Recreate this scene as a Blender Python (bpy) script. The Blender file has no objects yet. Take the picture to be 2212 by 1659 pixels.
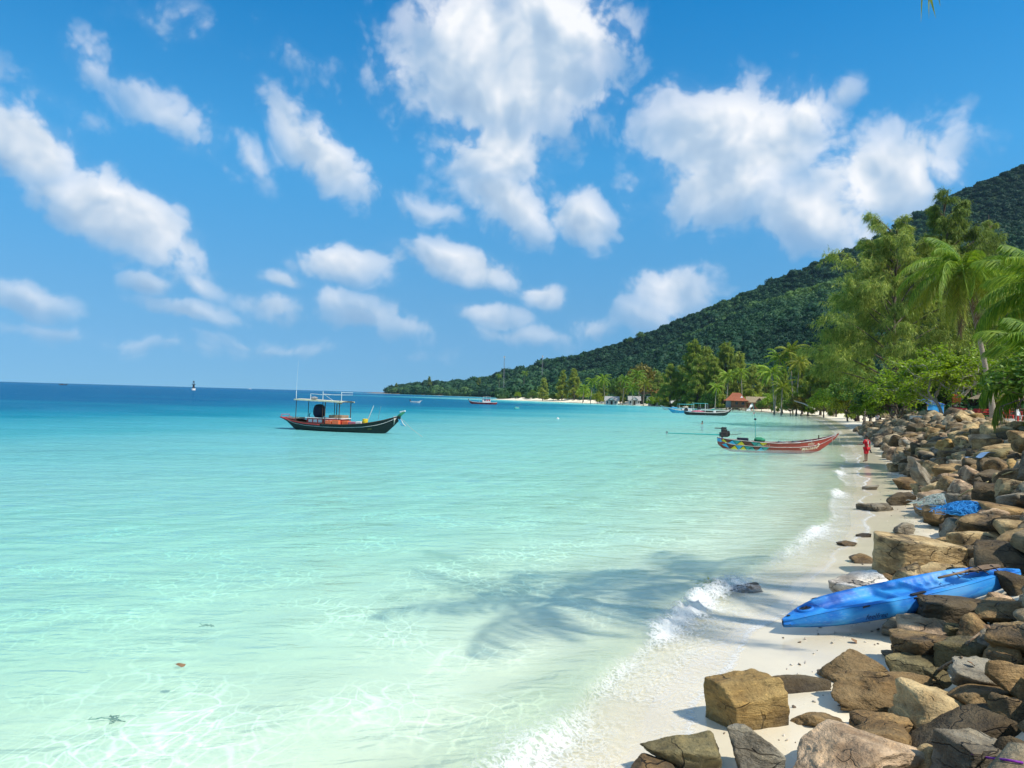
import bpy, bmesh, math, random
import numpy as np
from mathutils import Vector, Matrix, Euler, Quaternion

# ------------------------------------------------------------------ scene, camera
S = bpy.context.scene
S.render.engine = 'CYCLES'
S.cycles.use_denoising = True
S.cycles.max_bounces = 6
S.cycles.use_adaptive_sampling = True
S.cycles.adaptive_threshold = 0.02
S.cycles.transparent_max_bounces = 12
S.cycles.diffuse_bounces = 2
S.cycles.glossy_bounces = 2
S.cycles.volume_bounces = 0
S.cycles.sample_clamp_indirect = 6
COL = S.collection
R = math.radians
FPX = 1598.0                       # focal length in pixels of a 2212 px wide picture
ROLL, PITCH = math.atan(0.0285), 25.2 / FPX
CAMZ = 3.0
cp, sp_, cr, sr = math.cos(PITCH), math.sin(PITCH), math.cos(ROLL), math.sin(ROLL)
FWD = Vector((0, cp, sp_))
UP0 = Vector((0, -sp_, cp))
RIGHT = Vector((1, 0, 0)) * cr + UP0 * sr
UPV = Vector((1, 0, 0)) * -sr + UP0 * cr
cam_d = bpy.data.cameras.new('camera')
cam_d.sensor_width = 36
cam_d.lens = FPX / 2212 * 36
cam_d.clip_start = 0.05
cam_d.clip_end = 60000
cam = bpy.data.objects.new('camera', cam_d)
COL.objects.link(cam)
M3 = Matrix((RIGHT, UPV, -FWD)).transposed()
cam.matrix_world = Matrix.Translation((0, 0, CAMZ)) @ M3.to_4x4()
S.camera = cam

# ------------------------------------------------------------------ sun, sky, exposure
SUN_EL = R(52)
sun_h = Vector((0.82, -0.57, 0)).normalized()
SUN = sun_h * math.cos(SUN_EL) + Vector((0, 0, math.sin(SUN_EL)))
ld = bpy.data.lights.new('sun', 'SUN')
ld.energy = 5.0
ld.angle = R(0.6)
ld.color = (1.0, 0.95, 0.86)
sun = bpy.data.objects.new('sun', ld)
COL.objects.link(sun)
sun.rotation_euler = (-SUN).to_track_quat('-Z', 'Y').to_euler()
vs = S.view_settings
vs.view_transform = 'Standard'
vs.look = 'None'
vs.exposure = 0.12
vs.gamma = 1.0
vs.use_curve_mapping = False

W = bpy.data.worlds.new('World')
S.world = W
W.use_nodes = True


class NB:
    """tiny node builder"""
    def __init__(s, tree):
        s.t = tree
        s.n = tree.nodes
        s.l = tree.links

    def put(s, sock, v):
        if v is None:
            return
        if isinstance(v, bpy.types.NodeSocket):
            s.l.new(v, sock)
        elif isinstance(v, (tuple, list)) and len(v) == 3 and sock.type == 'RGBA':
            sock.default_value = (*v, 1)
        else:
            sock.default_value = v

    def node(s, kind, ins=None, **kw):
        n = s.n.new(kind)
        for k, v in kw.items():
            setattr(n, k, v)
        for k, v in (ins or {}).items():
            s.put(n.inputs[k], v)
        return n

    def math(s, op, a, b=None, c=None, clamp=False):
        n = s.n.new('ShaderNodeMath')
        n.operation = op
        n.use_clamp = clamp
        for i, v in enumerate((a, b, c)):
            s.put(n.inputs[i], v)
        return n.outputs[0]

    def vm(s, op, a, b=None, scale=None):
        n = s.n.new('ShaderNodeVectorMath')
        n.operation = op
        s.put(n.inputs[0], a)
        s.put(n.inputs[1], b)
        if scale is not None:
            s.put(n.inputs['Scale'], scale)
        return n.outputs[1] if op in ('LENGTH', 'DISTANCE', 'DOT_PRODUCT') else n.outputs[0]

    def mix(s, f, a, b, blend='MIX', clamp=True):
        n = s.n.new('ShaderNodeMix')
        n.data_type = 'RGBA'
        n.blend_type = blend
        n.clamp_factor = clamp
        s.put(n.inputs[0], f)
        s.put(n.inputs[6], a)
        s.put(n.inputs[7], b)
        return n.outputs[2]

    def ramp(s, f, stops, interp='LINEAR'):
        n = s.n.new('ShaderNodeValToRGB')
        e = n.color_ramp
        e.interpolation = interp
        while len(e.elements) < len(stops):
            e.elements.new(0.5)
        for el, (p, c) in zip(e.elements, stops):
            el.position = p
            el.color = (c, c, c, 1) if isinstance(c, (int, float)) else (*c[:3], 1)
        s.put(n.inputs[0], f)
        return n.outputs[0]

    def noise(s, vec, scale, detail=4, rough=0.55, dist=0.0, dims='3D'):
        n = s.n.new('ShaderNodeTexNoise')
        n.noise_dimensions = dims
        s.put(n.inputs['Vector'], vec)
        n.inputs['Scale'].default_value = scale
        n.inputs['Detail'].default_value = detail
        n.inputs['Roughness'].default_value = rough
        n.inputs['Distortion'].default_value = dist
        return n.outputs[0]

    def smooth(s, x, a, b, lo=0.0, hi=1.0):
        n = s.n.new('ShaderNodeMapRange')
        n.interpolation_type = 'SMOOTHSTEP'
        s.put(n.inputs[0], x)
        for i, v in enumerate((a, b, lo, hi)):
            s.put(n.inputs[i + 1], v)
        return n.outputs[0]


def ray(px, py):
    """world direction through a point of the (2212 x 1659) picture"""
    d = FWD * FPX + RIGHT * (px - 1106) - UPV * (py - 829.5)
    return d / d.y


def G(px, py, z=0.0):
    d = ray(px, py)
    t = (z - CAMZ) / d.z
    return Vector((d.x * t, d.y * t, z))


def D(px, py, Y):
    d = ray(px, py)
    return Vector((d.x * Y, Y, CAMZ + d.z * Y))


def build_world():
    nb = NB(W.node_tree)
    W.node_tree.nodes.clear()
    out = nb.node('ShaderNodeOutputWorld')
    gen = nb.node('ShaderNodeTexCoord').outputs['Generated']
    sep = nb.node('ShaderNodeSeparateXYZ', {0: gen})
    x, y, z = sep.outputs
    sky = nb.node('ShaderNodeTexSky', sky_type='NISHITA', sun_disc=False)
    sky.sun_elevation = SUN_EL
    sky.sun_rotation = math.atan2(sun_h.x, sun_h.y)
    sky.air_density = 1.0
    sky.dust_density = 0.2
    sky.ozone_density = 3.0
    # clear tropical air: the pale band at the horizon is thin
    lift = nb.node('ShaderNodeCombineXYZ', {0: x, 1: y, 2: nb.math('MULTIPLY_ADD', nb.math('MAXIMUM', z, 0.0), 0.85, 0.13)}).outputs[0]
    nb.put(sky.inputs[0], nb.vm('NORMALIZE', lift))
    tint = nb.ramp(z, [(0.0, (0.064, 0.096, 0.106)), (0.12, (0.062, 0.116, 0.130)), (0.30, (0.044, 0.150, 0.178)), (0.50, (0.005, 0.122, 0.174)), (1.0, (0.004, 0.10, 0.155))])
    skyc = nb.mix(1.0, sky.outputs[0], tint, 'MULTIPLY', clamp=False)
    az = nb.math('ARCTAN2', x, y)
    el = nb.math('ARCSINE', z)
    uv = nb.node('ShaderNodeCombineXYZ', {0: az, 1: el, 2: 0.0}).outputs[0]
    # finer, flatter puffs towards the horizon
    warpn = nb.node('ShaderNodeTexNoise', {'Vector': uv, 'Scale': 9.0, 'Detail': 2.0})
    warp = nb.vm('SCALE', nb.vm('SUBTRACT', warpn.outputs[1], (0.5, 0.5, 0.5)), scale=0.05)
    uvw = nb.vm('ADD', uv, warp)

    def ang(px, py):
        d = ray(px, py).normalized()
        return math.atan2(d.x, d.y), math.asin(d.z)

    # each bank of cloud: picture of where it hangs (centre), half sizes in px, tilt, strength
    blobs = [
        (1090, 150, 300, 210, 0, 1.0), (1200, 60, 200, 150, 0, 1.0), (1010, 60, 160, 130, 0, .9), (1080, 320, 150, 140, 0, .8),
        (1090, 440, 150, 75, 28, .8), (1255, 470, 95, 75, 20, .85),
        (1590, 300, 270, 150, 8, 1.05), (1560, 400, 230, 110, 0, .85), (1900, 380, 250, 130, -8, .9), (1760, 470, 260, 110, 10, .75),
        (1740, 250, 90, 70, 0, .8), (1830, 205, 50, 30, 0, .35),
        (50, 300, 140, 100, 25, 1.0), (265, 468, 215, 100, 24, 1.05), (120, 400, 90, 60, 30, .55),
        (370, 245, 150, 60, 28, .40), (540, 335, 60, 28, 40, .3), (690, 325, 165, 70, 36, .85),
        (990, 575, 170, 55, 10, .95), (1180, 645, 60, 38, 10, .75), (1460, 630, 120, 70, 0, .9), (1400, 690, 110, 50, 0, .45),
        (740, 580, 120, 50, -8, .65), (780, 680, 140, 42, 8, .6), (720, 655, 60, 30, 0, .5), (610, 610, 60, 25, 10, .45),
        (320, 610, 60, 28, 0, .6), (410, 665, 120, 32, 8, .6), (590, 660, 80, 36, 10, .5), (60, 650, 130, 45, 12, .7),
        (430, 610, 60, 22, 20, .4), (200, 115, 90, 60, 20, .24), (330, 20, 130, 50, 10, .36), (100, 200, 110, 40, 20, .2),
        (640, 120, 80, 50, 20, .2), (1060, 690, 110, 30, 5, .6), (1130, 725, 140, 24, 0, .45), (1280, 715, 70, 30, 0, .5),
        (110, 715, 160, 22, 0, .35), (880, 700, 90, 26, 10, .35), (930, 450, 90, 30, 10, .3), (1500, 760, 120, 30, 0, .3), (300, 740, 260, 20, 0, .22), (600, 745, 260, 18, 0, .2),
    ]
    acc = None
    hsum, wsum = 0.0, 0.02
    for px, py, a, b, rot, st in blobs:
        if py > 560 and st < 0.9:
            st *= 1.22
        c = ang(px, py)
        ex = ang(px + a, py)
        ey = ang(px, py - b)
        sx = math.hypot(ex[0] - c[0], ex[1] - c[1])
        sy = math.hypot(ey[0] - c[0], ey[1] - c[1])
        m = nb.node('ShaderNodeMapping', {'Vector': uvw}, vector_type='TEXTURE')
        m.inputs['Location'].default_value = (c[0], c[1], 0)
        m.inputs['Rotation'].default_value = (0, 0, R(-rot) - ROLL)
        m.inputs['Scale'].default_value = (sx * 1.02, sy * 1.06, 1)
        ln = nb.vm('LENGTH', m.outputs[0])
        v = nb.math('MULTIPLY_ADD', ln, -1.0 * st, 1.02 * st)
        w = nb.math('MAXIMUM', v, 0.0)
        yy = nb.node('ShaderNodeSeparateXYZ', {0: m.outputs[0]}).outputs[1]
        hsum = nb.math('MULTIPLY_ADD', w, yy, hsum)
        wsum = nb.math('ADD', w, wsum)
        if acc is None:
            acc = v
        else:
            n = nb.node('ShaderNodeMath', operation='SMOOTH_MAX')
            nb.put(n.inputs[0], acc)
            nb.put(n.inputs[1], v)
            n.inputs[2].default_value = 0.12
            acc = n.outputs[0]
    # scattered cumulus over the rest of the sky, outside the stretch the photograph shows
    away = nb.math('MAXIMUM', nb.smooth(nb.math('ABSOLUTE', az), 0.66, 0.9), nb.smooth(el, 0.50, 0.62))
    big = nb.noise(gen, 3.2, 3, 0.5)
    rest = nb.math('MULTIPLY', nb.math('MULTIPLY_ADD', big, 3.4, -1.55), away)
    acc = nb.math('MAXIMUM', acc, nb.math('SUBTRACT', rest, nb.math('MULTIPLY_ADD', away, -1.0, 1.0)))
    acc = nb.math('MAXIMUM', acc, -0.5)

    def puff(vec):
        a = nb.noise(vec, 13.0, 6, 0.54, 0.0)
        v = nb.node('ShaderNodeTexVoronoi', {'Vector': vec, 'Scale': 21.0, 'Detail': 2.0, 'Roughness': 0.55, 'Lacunarity': 2.3}, feature='F1', voronoi_dimensions='2D', normalize=True).outputs[0]
        return nb.math('MULTIPLY_ADD', v, -0.42, nb.math('MULTIPLY_ADD', a, 1.0, 0.20))
    n0 = puff(uvw)
    dens = nb.math('MULTIPLY_ADD', nb.math('SUBTRACT', n0, 0.5), 1.75, acc)
    alpha = nb.smooth(dens, 0.12, 0.47)
    halo = nb.smooth(nb.math('MULTIPLY_ADD', nb.math('SUBTRACT', n0, 0.5), 1.2, acc), -0.02, 0.7, 0.0, 0.45)
    alpha = nb.math('MULTIPLY', nb.math('MAXIMUM', alpha, halo), 0.97)
    # light: the side of each puff towards the sun is bright, the flat underside grey
    m0 = nb.noise(uvw, 12.0, 3, 0.52)
    m1 = nb.noise(nb.vm('ADD', uvw, (0.014, 0.026, 0)), 12.0, 3, 0.52)
    hh = nb.math('DIVIDE', hsum, wsum)
    rim = nb.math('MULTIPLY_ADD', nb.math('SUBTRACT', m0, m1), 2.0, 0.62)
    deep = nb.smooth(acc, 0.30, 0.9)
    lit = nb.math('MULTIPLY_ADD', hh, 0.62, rim)
    lit = nb.math('MULTIPLY_ADD', deep, -0.12, lit)
    lit = nb.math('MULTIPLY_ADD', nb.math('SUBTRACT', n0, 0.5), 0.45, lit, clamp=True)
    ccol = nb.ramp(lit, [(0.0, (0.34, 0.48, 0.66)), (0.35, (0.46, 0.59, 0.74)), (0.60, (0.66, 0.74, 0.83)), (0.92, (0.93, 0.94, 0.96))])
    alpha = nb.math('MULTIPLY', alpha, nb.math('MULTIPLY_ADD', acc, 1.15, 0.28, clamp=True))
    low = nb.smooth(el, 0.02, 0.22, 0.52, 1.0)
    alpha = nb.math('MULTIPLY', alpha, low)
    col = nb.mix(alpha, skyc, ccol)
    bg = nb.node('ShaderNodeBackground', {'Color': col, 'Strength': 1.0})
    nb.l.new(bg.outputs[0], out.inputs[0])


build_world()
W.cycles.sampling_method = 'MANUAL'
W.cycles.sample_map_resolution = 512

# ------------------------------------------------------------------ noise and mesh helpers
_rs = np.random.RandomState(7)
PERM = _rs.rand(64, 64, 64).astype(np.float32)


def vn3(x, y, z):
    x, y, z = np.broadcast_arrays(np.asarray(x, float), np.asarray(y, float), np.asarray(z, float))
    xi, yi, zi = np.floor(x).astype(int), np.floor(y).astype(int), np.floor(z).astype(int)
    fx, fy, fz = x - xi, y - yi, z - zi
    fx, fy, fz = fx * fx * (3 - 2 * fx), fy * fy * (3 - 2 * fy), fz * fz * (3 - 2 * fz)
    o = 0
    for a in (0, 1):
        for b in (0, 1):
            for c in (0, 1):
                w = (fx if a else 1 - fx) * (fy if b else 1 - fy) * (fz if c else 1 - fz)
                o = o + w * PERM[(xi + a) % 64, (yi + b) % 64, (zi + c) % 64]
    return o


def fbm(x, y, z=0.0, oct=4, lac=2.03, gain=0.5):
    o, a, s = 0, 1.0, 0
    for i in range(oct):
        o = o + a * (vn3(x + 17.3 * i, y - 9.1 * i, z + 3.7 * i) - 0.5)
        s += a
        a *= gain
        x, y, z = x * lac, y * lac, z * lac
    return o / s * 2


def mesh(name, V, F, mats=None, smooth=False, fmat=None):
    """F: array (n,3) / (n,4), or a list of such arrays, or a plain list of index tuples"""
    me = bpy.data.meshes.new(name)
    V = np.asarray(V, dtype=np.float32).reshape(-1, 3)
    if isinstance(F, np.ndarray):
        F = [F]
    if len(F) and isinstance(F[0], np.ndarray):
        F = [np.asarray(f, dtype=np.int32) for f in F if len(f)]
        me.vertices.add(len(V))
        me.vertices.foreach_set('co', V.ravel())
        nl = sum(f.size for f in F)
        npoly = sum(len(f) for f in F)
        me.loops.add(nl)
        me.loops.foreach_set('vertex_index', np.concatenate([f.ravel() for f in F]))
        me.polygons.add(npoly)
        sizes = np.concatenate([np.full(len(f), f.shape[1], np.int32) for f in F])
        starts = np.concatenate([[0], np.cumsum(sizes)[:-1]]).astype(np.int32)
        me.polygons.foreach_set('loop_start', starts)
    else:
        me.from_pydata([tuple(v) for v in V.tolist()], [], [tuple(int(i) for i in f) for f in F])
    if mats is not None:
        for m in (mats if isinstance(mats, (list, tuple)) else [mats]):
            me.materials.append(m)
    if fmat is not None:
        me.polygons.foreach_set('material_index', np.asarray(fmat, dtype=np.int32))
    if smooth:
        me.polygons.foreach_set('use_smooth', np.ones(len(me.polygons), dtype=bool))
    me.update(calc_edges=True)
    me.validate()
    return me


def obj(name, me, parent=None, loc=None, rot=None, scale=None):
    o = bpy.data.objects.new(name, me)
    COL.objects.link(o)
    if parent is not None:
        o.parent = parent
    if loc is not None:
        o.location = loc
    if rot is not None:
        o.rotation_euler = rot
    if scale is not None:
        o.scale = scale if hasattr(scale, '__len__') else (scale,) * 3
    return o


def tag(o, label, cat, group=None):
    o['label'] = label
    o['category'] = cat
    if group:
        o['group'] = group
    return o


def kind(o, k, label=None, cat=None):
    o['kind'] = k
    if label:
        o['label'] = label
    if cat:
        o['category'] = cat
    return o


def thing(name, label, cat, loc=(0, 0, 0), rotz=0.0, group=None):
    o = obj(name, None, loc=loc, rot=(0, 0, rotz))
    o.empty_display_size = 0.1
    return tag(o, label, cat, group)


def dup(root, loc, rotz=0.0, scale=None, label=None, group=None):
    r = root.copy()
    COL.objects.link(r)
    r.location = loc
    r.rotation_euler = (0, 0, rotz)
    if scale is not None:
        r.scale = (scale,) * 3
    if label:
        r['label'] = label
    if group:
        r['group'] = group
    for ch in list(root.children):
        c = ch.copy()
        COL.objects.link(c)
        c.parent = r
        for g in list(ch.children):
            d = g.copy()
            COL.objects.link(d)
            d.parent = c
    return r


class MB:
    """collects boxes, tubes, lofts; build() links them as one mesh object"""
    def __init__(s):
        s.v, s.f = [], []

    def add(s, V, F):
        b = len(s.v)
        s.v.extend([tuple(map(float, p)) for p in V])
        s.f.extend([tuple(int(i) + b for i in f) for f in F])
        return s

    def box(s, c, d, rot=None, bev=0.0):
        cx, cy, cz = c
        hx, hy, hz = d[0] / 2, d[1] / 2, d[2] / 2
        if bev <= 0:
            P = [Vector((x, y, z)) for z in (-hz, hz) for y in (-hy, hy) for x in (-hx, hx)]
            F = [(0, 2, 3, 1), (4, 5, 7, 6), (0, 1, 5, 4), (2, 6, 7, 3), (0, 4, 6, 2), (1, 3, 7, 5)]
        else:
            bm = bmesh.new()
            bmesh.ops.create_cube(bm, size=1)
            for v in bm.verts:
                v.co = Vector((v.co.x * d[0], v.co.y * d[1], v.co.z * d[2]))
            bmesh.ops.bevel(bm, geom=list(bm.edges), offset=bev, segments=2, profile=0.6, affect='EDGES')
            bm.verts.index_update()
            P = [v.co.copy() for v in bm.verts]
            F = [tuple(v.index for v in f.verts) for f in bm.faces]
            bm.free()
        if rot is not None:
            m = Euler(rot).to_matrix()
            P = [m @ p for p in P]
        return s.add([(p.x + cx, p.y + cy, p.z + cz) for p in P], F)

    def tube(s, pts, rad, n=8, cap=True):
        pts = [Vector(p) for p in pts]
        if not hasattr(rad, '__len__'):
            rad = [rad] * len(pts)
        V, F = [], []
        t0 = (pts[1] - pts[0]).normalized()
        a = Vector((0, 0, 1)) if abs(t0.z) < 0.9 else Vector((1, 0, 0))
        nrm = t0.cross(a).normalized()
        for i, p in enumerate(pts):
            t = (pts[min(i + 1, len(pts) - 1)] - pts[max(i - 1, 0)]).normalized()
            nrm = (nrm - t * nrm.dot(t)).normalized()
            b = t.cross(nrm)
            for k in range(n):
                q = 2 * math.pi * k / n
                V.append(p + (nrm * math.cos(q) + b * math.sin(q)) * rad[i])
        for i in range(len(pts) - 1):
            for k in range(n):
                k2 = (k + 1) % n
                F.append((i * n + k, i * n + k2, (i + 1) * n + k2, (i + 1) * n + k))
        if cap:
            F.append(tuple(range(n - 1, -1, -1)))
            F.append(tuple(range((len(pts) - 1) * n, len(pts) * n)))
        return s.add(V, F)

    def lathe(s, prof, n=16, c=(0, 0, 0)):
        V, F = [], []
        for r, z in prof:
            for k in range(n):
                q = 2 * math.pi * k / n
                V.append((c[0] + r * math.cos(q), c[1] + r * math.sin(q), c[2] + z))
        m = len(prof)
        for i in range(m - 1):
            for k in range(n):
                k2 = (k + 1) % n
                F.append((i * n + k, i * n + k2, (i + 1) * n + k2, (i + 1) * n + k))
        F.append(tuple(range(n - 1, -1, -1)))
        F.append(tuple(range((m - 1) * n, m * n)))
        return s.add(V, F)

    def loft(s, rings, closed=False, caps=False):
        n = len(rings[0])
        V = [p for r in rings for p in r]
        F = []
        for i in range(len(rings) - 1):
            for k in range(n if closed else n - 1):
                k2 = (k + 1) % n
                F.append((i * n + k, i * n + k2, (i + 1) * n + k2, (i + 1) * n + k))
        if caps:
            F.append(tuple(range(n - 1, -1, -1)))
            F.append(tuple(range((len(rings) - 1) * n, len(rings) * n)))
        return s.add(V, F)

    def build(s, name, mat, parent=None, smooth=False, loc=None, rot=None, auto=None):
        me = bpy.data.meshes.new(name)
        me.from_pydata(s.v, [], s.f)
        me.materials.append(mat)
        if smooth:
            me.polygons.foreach_set('use_smooth', np.ones(len(me.polygons), dtype=bool))
            if auto:
                me.set_sharp_from_angle(angle=R(auto))
        me.update()
        return obj(name, me, parent, loc, rot)


# ------------------------------------------------------------------ materials
def new_mat(name):
    m = bpy.data.materials.new(name)
    m.use_nodes = True
    m.node_tree.nodes.clear()
    nb = NB(m.node_tree)
    out = nb.node('ShaderNodeOutputMaterial')
    return m, nb, out


def simple(name, c1, c2=None, scale=6.0, rough=0.6, bump=0.0, bscale=30.0, metal=0.0, spec=0.4, stretch=None, rnd=0.0, coat=0.0):
    """two-tone weathered material; object coordinates"""
    m, nb, out = new_mat(name)
    tc = nb.node('ShaderNodeTexCoord').outputs['Object']
    if stretch:
        mp = nb.node('ShaderNodeMapping', {'Vector': tc})
        mp.inputs['Scale'].default_value = stretch
        tc = mp.outputs[0]
    p = nb.node('ShaderNodeBsdfPrincipled')
    c2 = c2 or tuple(x * 0.78 for x in c1)
    n = nb.noise(tc, scale, 6, 0.62)
    col = nb.mix(nb.smooth(n, 0.36, 0.66), c1, c2)
    if rnd:
        oi = nb.node('ShaderNodeObjectInfo').outputs['Random']
        col = nb.mix(1.0, col, nb.ramp(oi, [(0, 1 - rnd), (1, 1 + rnd)]), 'MULTIPLY')
    nb.put(p.inputs['Base Color'], col)
    nb.put(p.inputs['Roughness'], nb.smooth(n, 0.3, 0.7, rough * 0.88, min(1, rough * 1.12)))
    p.inputs['Metallic'].default_value = metal
    p.inputs['Specular IOR Level'].default_value = spec
    p.inputs['Coat Weight'].default_value = coat
    if bump:
        b = nb.node('ShaderNodeBump', {'Height': nb.noise(tc, bscale, 5, 0.6), 'Strength': bump, 'Distance': 0.02})
        nb.put(p.inputs['Normal'], b.outputs[0])
    nb.l.new(p.outputs[0], out.inputs[0])
    return m


def leaf_mat(name, cols, trans=0.45, rough=0.5, spec=0.3, tone=False):
    """cols: dark, mid, light; varies leaf by leaf and plant by plant"""
    m, nb, out = new_mat(name)
    isl = nb.node('ShaderNodeNewGeometry').outputs['Random Per Island']
    oi = nb.node('ShaderNodeObjectInfo').outputs['Random']
    f = nb.math('ADD', nb.math('MULTIPLY', isl, 0.7), nb.math('MULTIPLY', oi, 0.3))
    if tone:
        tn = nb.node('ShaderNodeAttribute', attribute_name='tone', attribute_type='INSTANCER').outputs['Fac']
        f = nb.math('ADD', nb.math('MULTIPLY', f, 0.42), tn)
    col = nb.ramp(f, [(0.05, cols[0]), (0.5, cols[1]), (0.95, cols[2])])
    p = nb.node('ShaderNodeBsdfPrincipled', {'Base Color': col, 'Roughness': rough, 'Specular IOR Level': spec})
    t = nb.node('ShaderNodeBsdfTranslucent', {'Color': nb.mix(1.0, col, (1.15, 1.1, 0.55), 'MULTIPLY')})
    mx = nb.node('ShaderNodeMixShader', {0: trans, 1: p.outputs[0], 2: t.outputs[0]})
    nb.l.new(mx.outputs[0], out.inputs[0])
    return m

# ------------------------------------------------------------------ shoreline and terrain
def catmull(P, n=4):
    P = [np.array(p, float) for p in P]
    out = []
    for i in range(len(P) - 1):
        p0, p1, p2, p3 = P[max(i - 1, 0)], P[i], P[i + 1], P[min(i + 2, len(P) - 1)]
        for k in range(n):
            t = k / n
            out.append(0.5 * ((2 * p1) + (-p0 + p2) * t + (2 * p0 - 5 * p1 + 4 * p2 - p3) * t * t + (-p0 + 3 * p1 - 3 * p2 + p3) * t ** 3))
    out.append(P[-1])
    return np.array(out)


_px = [(1318, 1659), (1392, 1540), (1490, 1428), (1640, 1305), (1760, 1222), (1828, 1152), (1846, 1090), (1852, 1040), (1846, 990), (1829, 954.5),
       (1816.7, 938.9), (1798, 921.7), (1774.6, 907.6), (1727.7, 895.2), (1665.5, 890.6), (1592, 884.8), (1500, 880.5), (1402, 876.5), (1279, 871.3), (1180, 867.2), (1079, 863.4)]
_near = [(-60, -75), (-15, -14), (-5.5, -3), (-2.6, 1.0), (-0.7, 3.7)]
_far = [(-14, 560), (20, 640), (40, 760), (0, 900), (-60, 1050), (-140, 1200), (-262, 1400), (-300, 1480), (-200, 1650), (300, 2500)]
SHORE = catmull(_near + [tuple(G(*p)[:2]) for p in _px] + _far, 5)
LAND = np.vstack([SHORE, [(4000, 2600), (4000, -4000), (-100, -4000)]])


def shore_d(x, y):
    """signed distance to the water's edge, land positive"""
    x = np.asarray(x, float)
    y = np.asarray(y, float)
    sh = x.shape
    x, y = x.ravel(), y.ravel()
    out = np.empty(len(x))
    A, B = SHORE[:-1], SHORE[1:]
    E = B - A
    L2 = (E ** 2).sum(1)
    PA, PB = LAND, np.roll(LAND, -1, 0)
    for i in range(0, len(x), 20000):
        X, Y = x[i:i + 20000, None], y[i:i + 20000, None]
        t = np.clip(((X - A[:, 0]) * E[:, 0] + (Y - A[:, 1]) * E[:, 1]) / L2, 0, 1)
        d2 = ((X - A[:, 0] - t * E[:, 0]) ** 2 + (Y - A[:, 1] - t * E[:, 1]) ** 2).min(1)
        c = (PA[:, 1] > Y) != (PB[:, 1] > Y)
        with np.errstate(divide='ignore', invalid='ignore'):
            xi = PA[:, 0] + (Y - PA[:, 1]) / (PB[:, 1] - PA[:, 1]) * (PB[:, 0] - PA[:, 0])
        ins = ((c & (X < xi)).sum(1) % 2) == 1
        out[i:i + 20000] = np.where(ins, 1, -1) * np.sqrt(d2)
    return out.reshape(sh)


def sstep(a, b, x):
    t = np.clip((x - a) / (b - a), 0, 1)
    return t * t * (3 - 2 * t)


DEP_D = [0, 1, 4, 10, 20, 35, 60, 95, 140, 220, 400, 2000, 20000]
DEP_Z = [0, .06, .27, .60, 1.0, 1.55, 3.0, 6.0, 9.0, 12, 15, 20, 30]


def depth_of(d, x, y):
    dep = np.interp(np.maximum(-d, 0), DEP_D, DEP_Z)
    # sand bars and darker weed beds far out
    bar = np.exp(-((y - 545 - 0.1 * x) / 26) ** 2) * sstep(-330, -60, x) * sstep(40, -10, x)
    dep = dep * (1 - 0.6 * bar)
    far = sstep(40, 130, np.hypot(x, y))
    dep = dep * (1 + far * 0.5 * fbm(x / 38, y / 16 + 40, 2.2, 3))
    return dep


def land_z(d, x, y):
    far = sstep(66, 105, y)
    d2 = d + 0.25 * fbm(x / 2.2, y / 2.2, 1.0, 3)
    near = 0.055 * np.clip(d2, 0, 3) + 0.43 * np.clip(d2 - 2.2, 0, 4.6)
    fz = 0.045 * np.clip(d2, 0, 14) + 0.30 * np.clip(d2 - 14, 0, 4) + 0.010 * np.clip(d2 - 18, 0, 60)
    return near * (1 - far) + fz * far + 0.010 * fbm(x / 1.1, y / 1.1, 5.0, 3) + 0.06 * sstep(6, 12, d) * fbm(x / 5, y / 5, 9.0, 3)


def ground_z(x, y, d=None):
    if d is None:
        d = shore_d(x, y)
    return np.where(d > 0, land_z(d, x, y), -depth_of(d, x, y))


def gz(x, y):
    return float(ground_z(np.array([x]), np.array([y]))[0])


def hit(px, py, lift=0.0):
    """where the sight line through a picture point meets the ground"""
    r = ray(px, py)
    ts = np.concatenate([np.arange(2.0, 40, 0.08), np.geomspace(40, 1500, 260)])
    xs, ys, zs = r.x * ts, ts, CAMZ + r.z * ts
    g = np.maximum(ground_z(xs, ys), 0) + lift
    k = np.nonzero(zs < g)[0]
    i = k[0] if len(k) else len(ts) - 1
    return Vector((xs[i], ys[i], g[i]))


az = np.radians(np.concatenate([np.linspace(-62, 62, 430), np.linspace(62, 298, 62)[1:-1]]))
rr = np.concatenate([np.arange(1.2, 14, 0.06), np.geomspace(14, 90, 150)[0:], np.geomspace(90, 6000, 150)[1:]])
RR, AZ = np.meshgrid(rr, az, indexing='ij')
GX, GY = RR * np.sin(AZ), RR * np.cos(AZ)
GD = shore_d(GX, GY)
nR, nA = RR.shape
_i = np.arange(nR * nA).reshape(nR, nA)
_j = np.roll(_i, -1, axis=1)
QUAD = np.stack([_i[:-1], _i[1:], _j[1:], _j[:-1]], -1)          # rings x spokes


def grid_mesh(name, Z, nring, first, mat):
    q = QUAD[first:nring - 1].reshape(-1, 4) - first * nA
    V = np.stack([GX[first:nring].ravel(), GY[first:nring].ravel(), Z[first:nring].ravel()], 1)
    return mesh(name, V, q[:, ::-1], mat, smooth=True)


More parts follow.
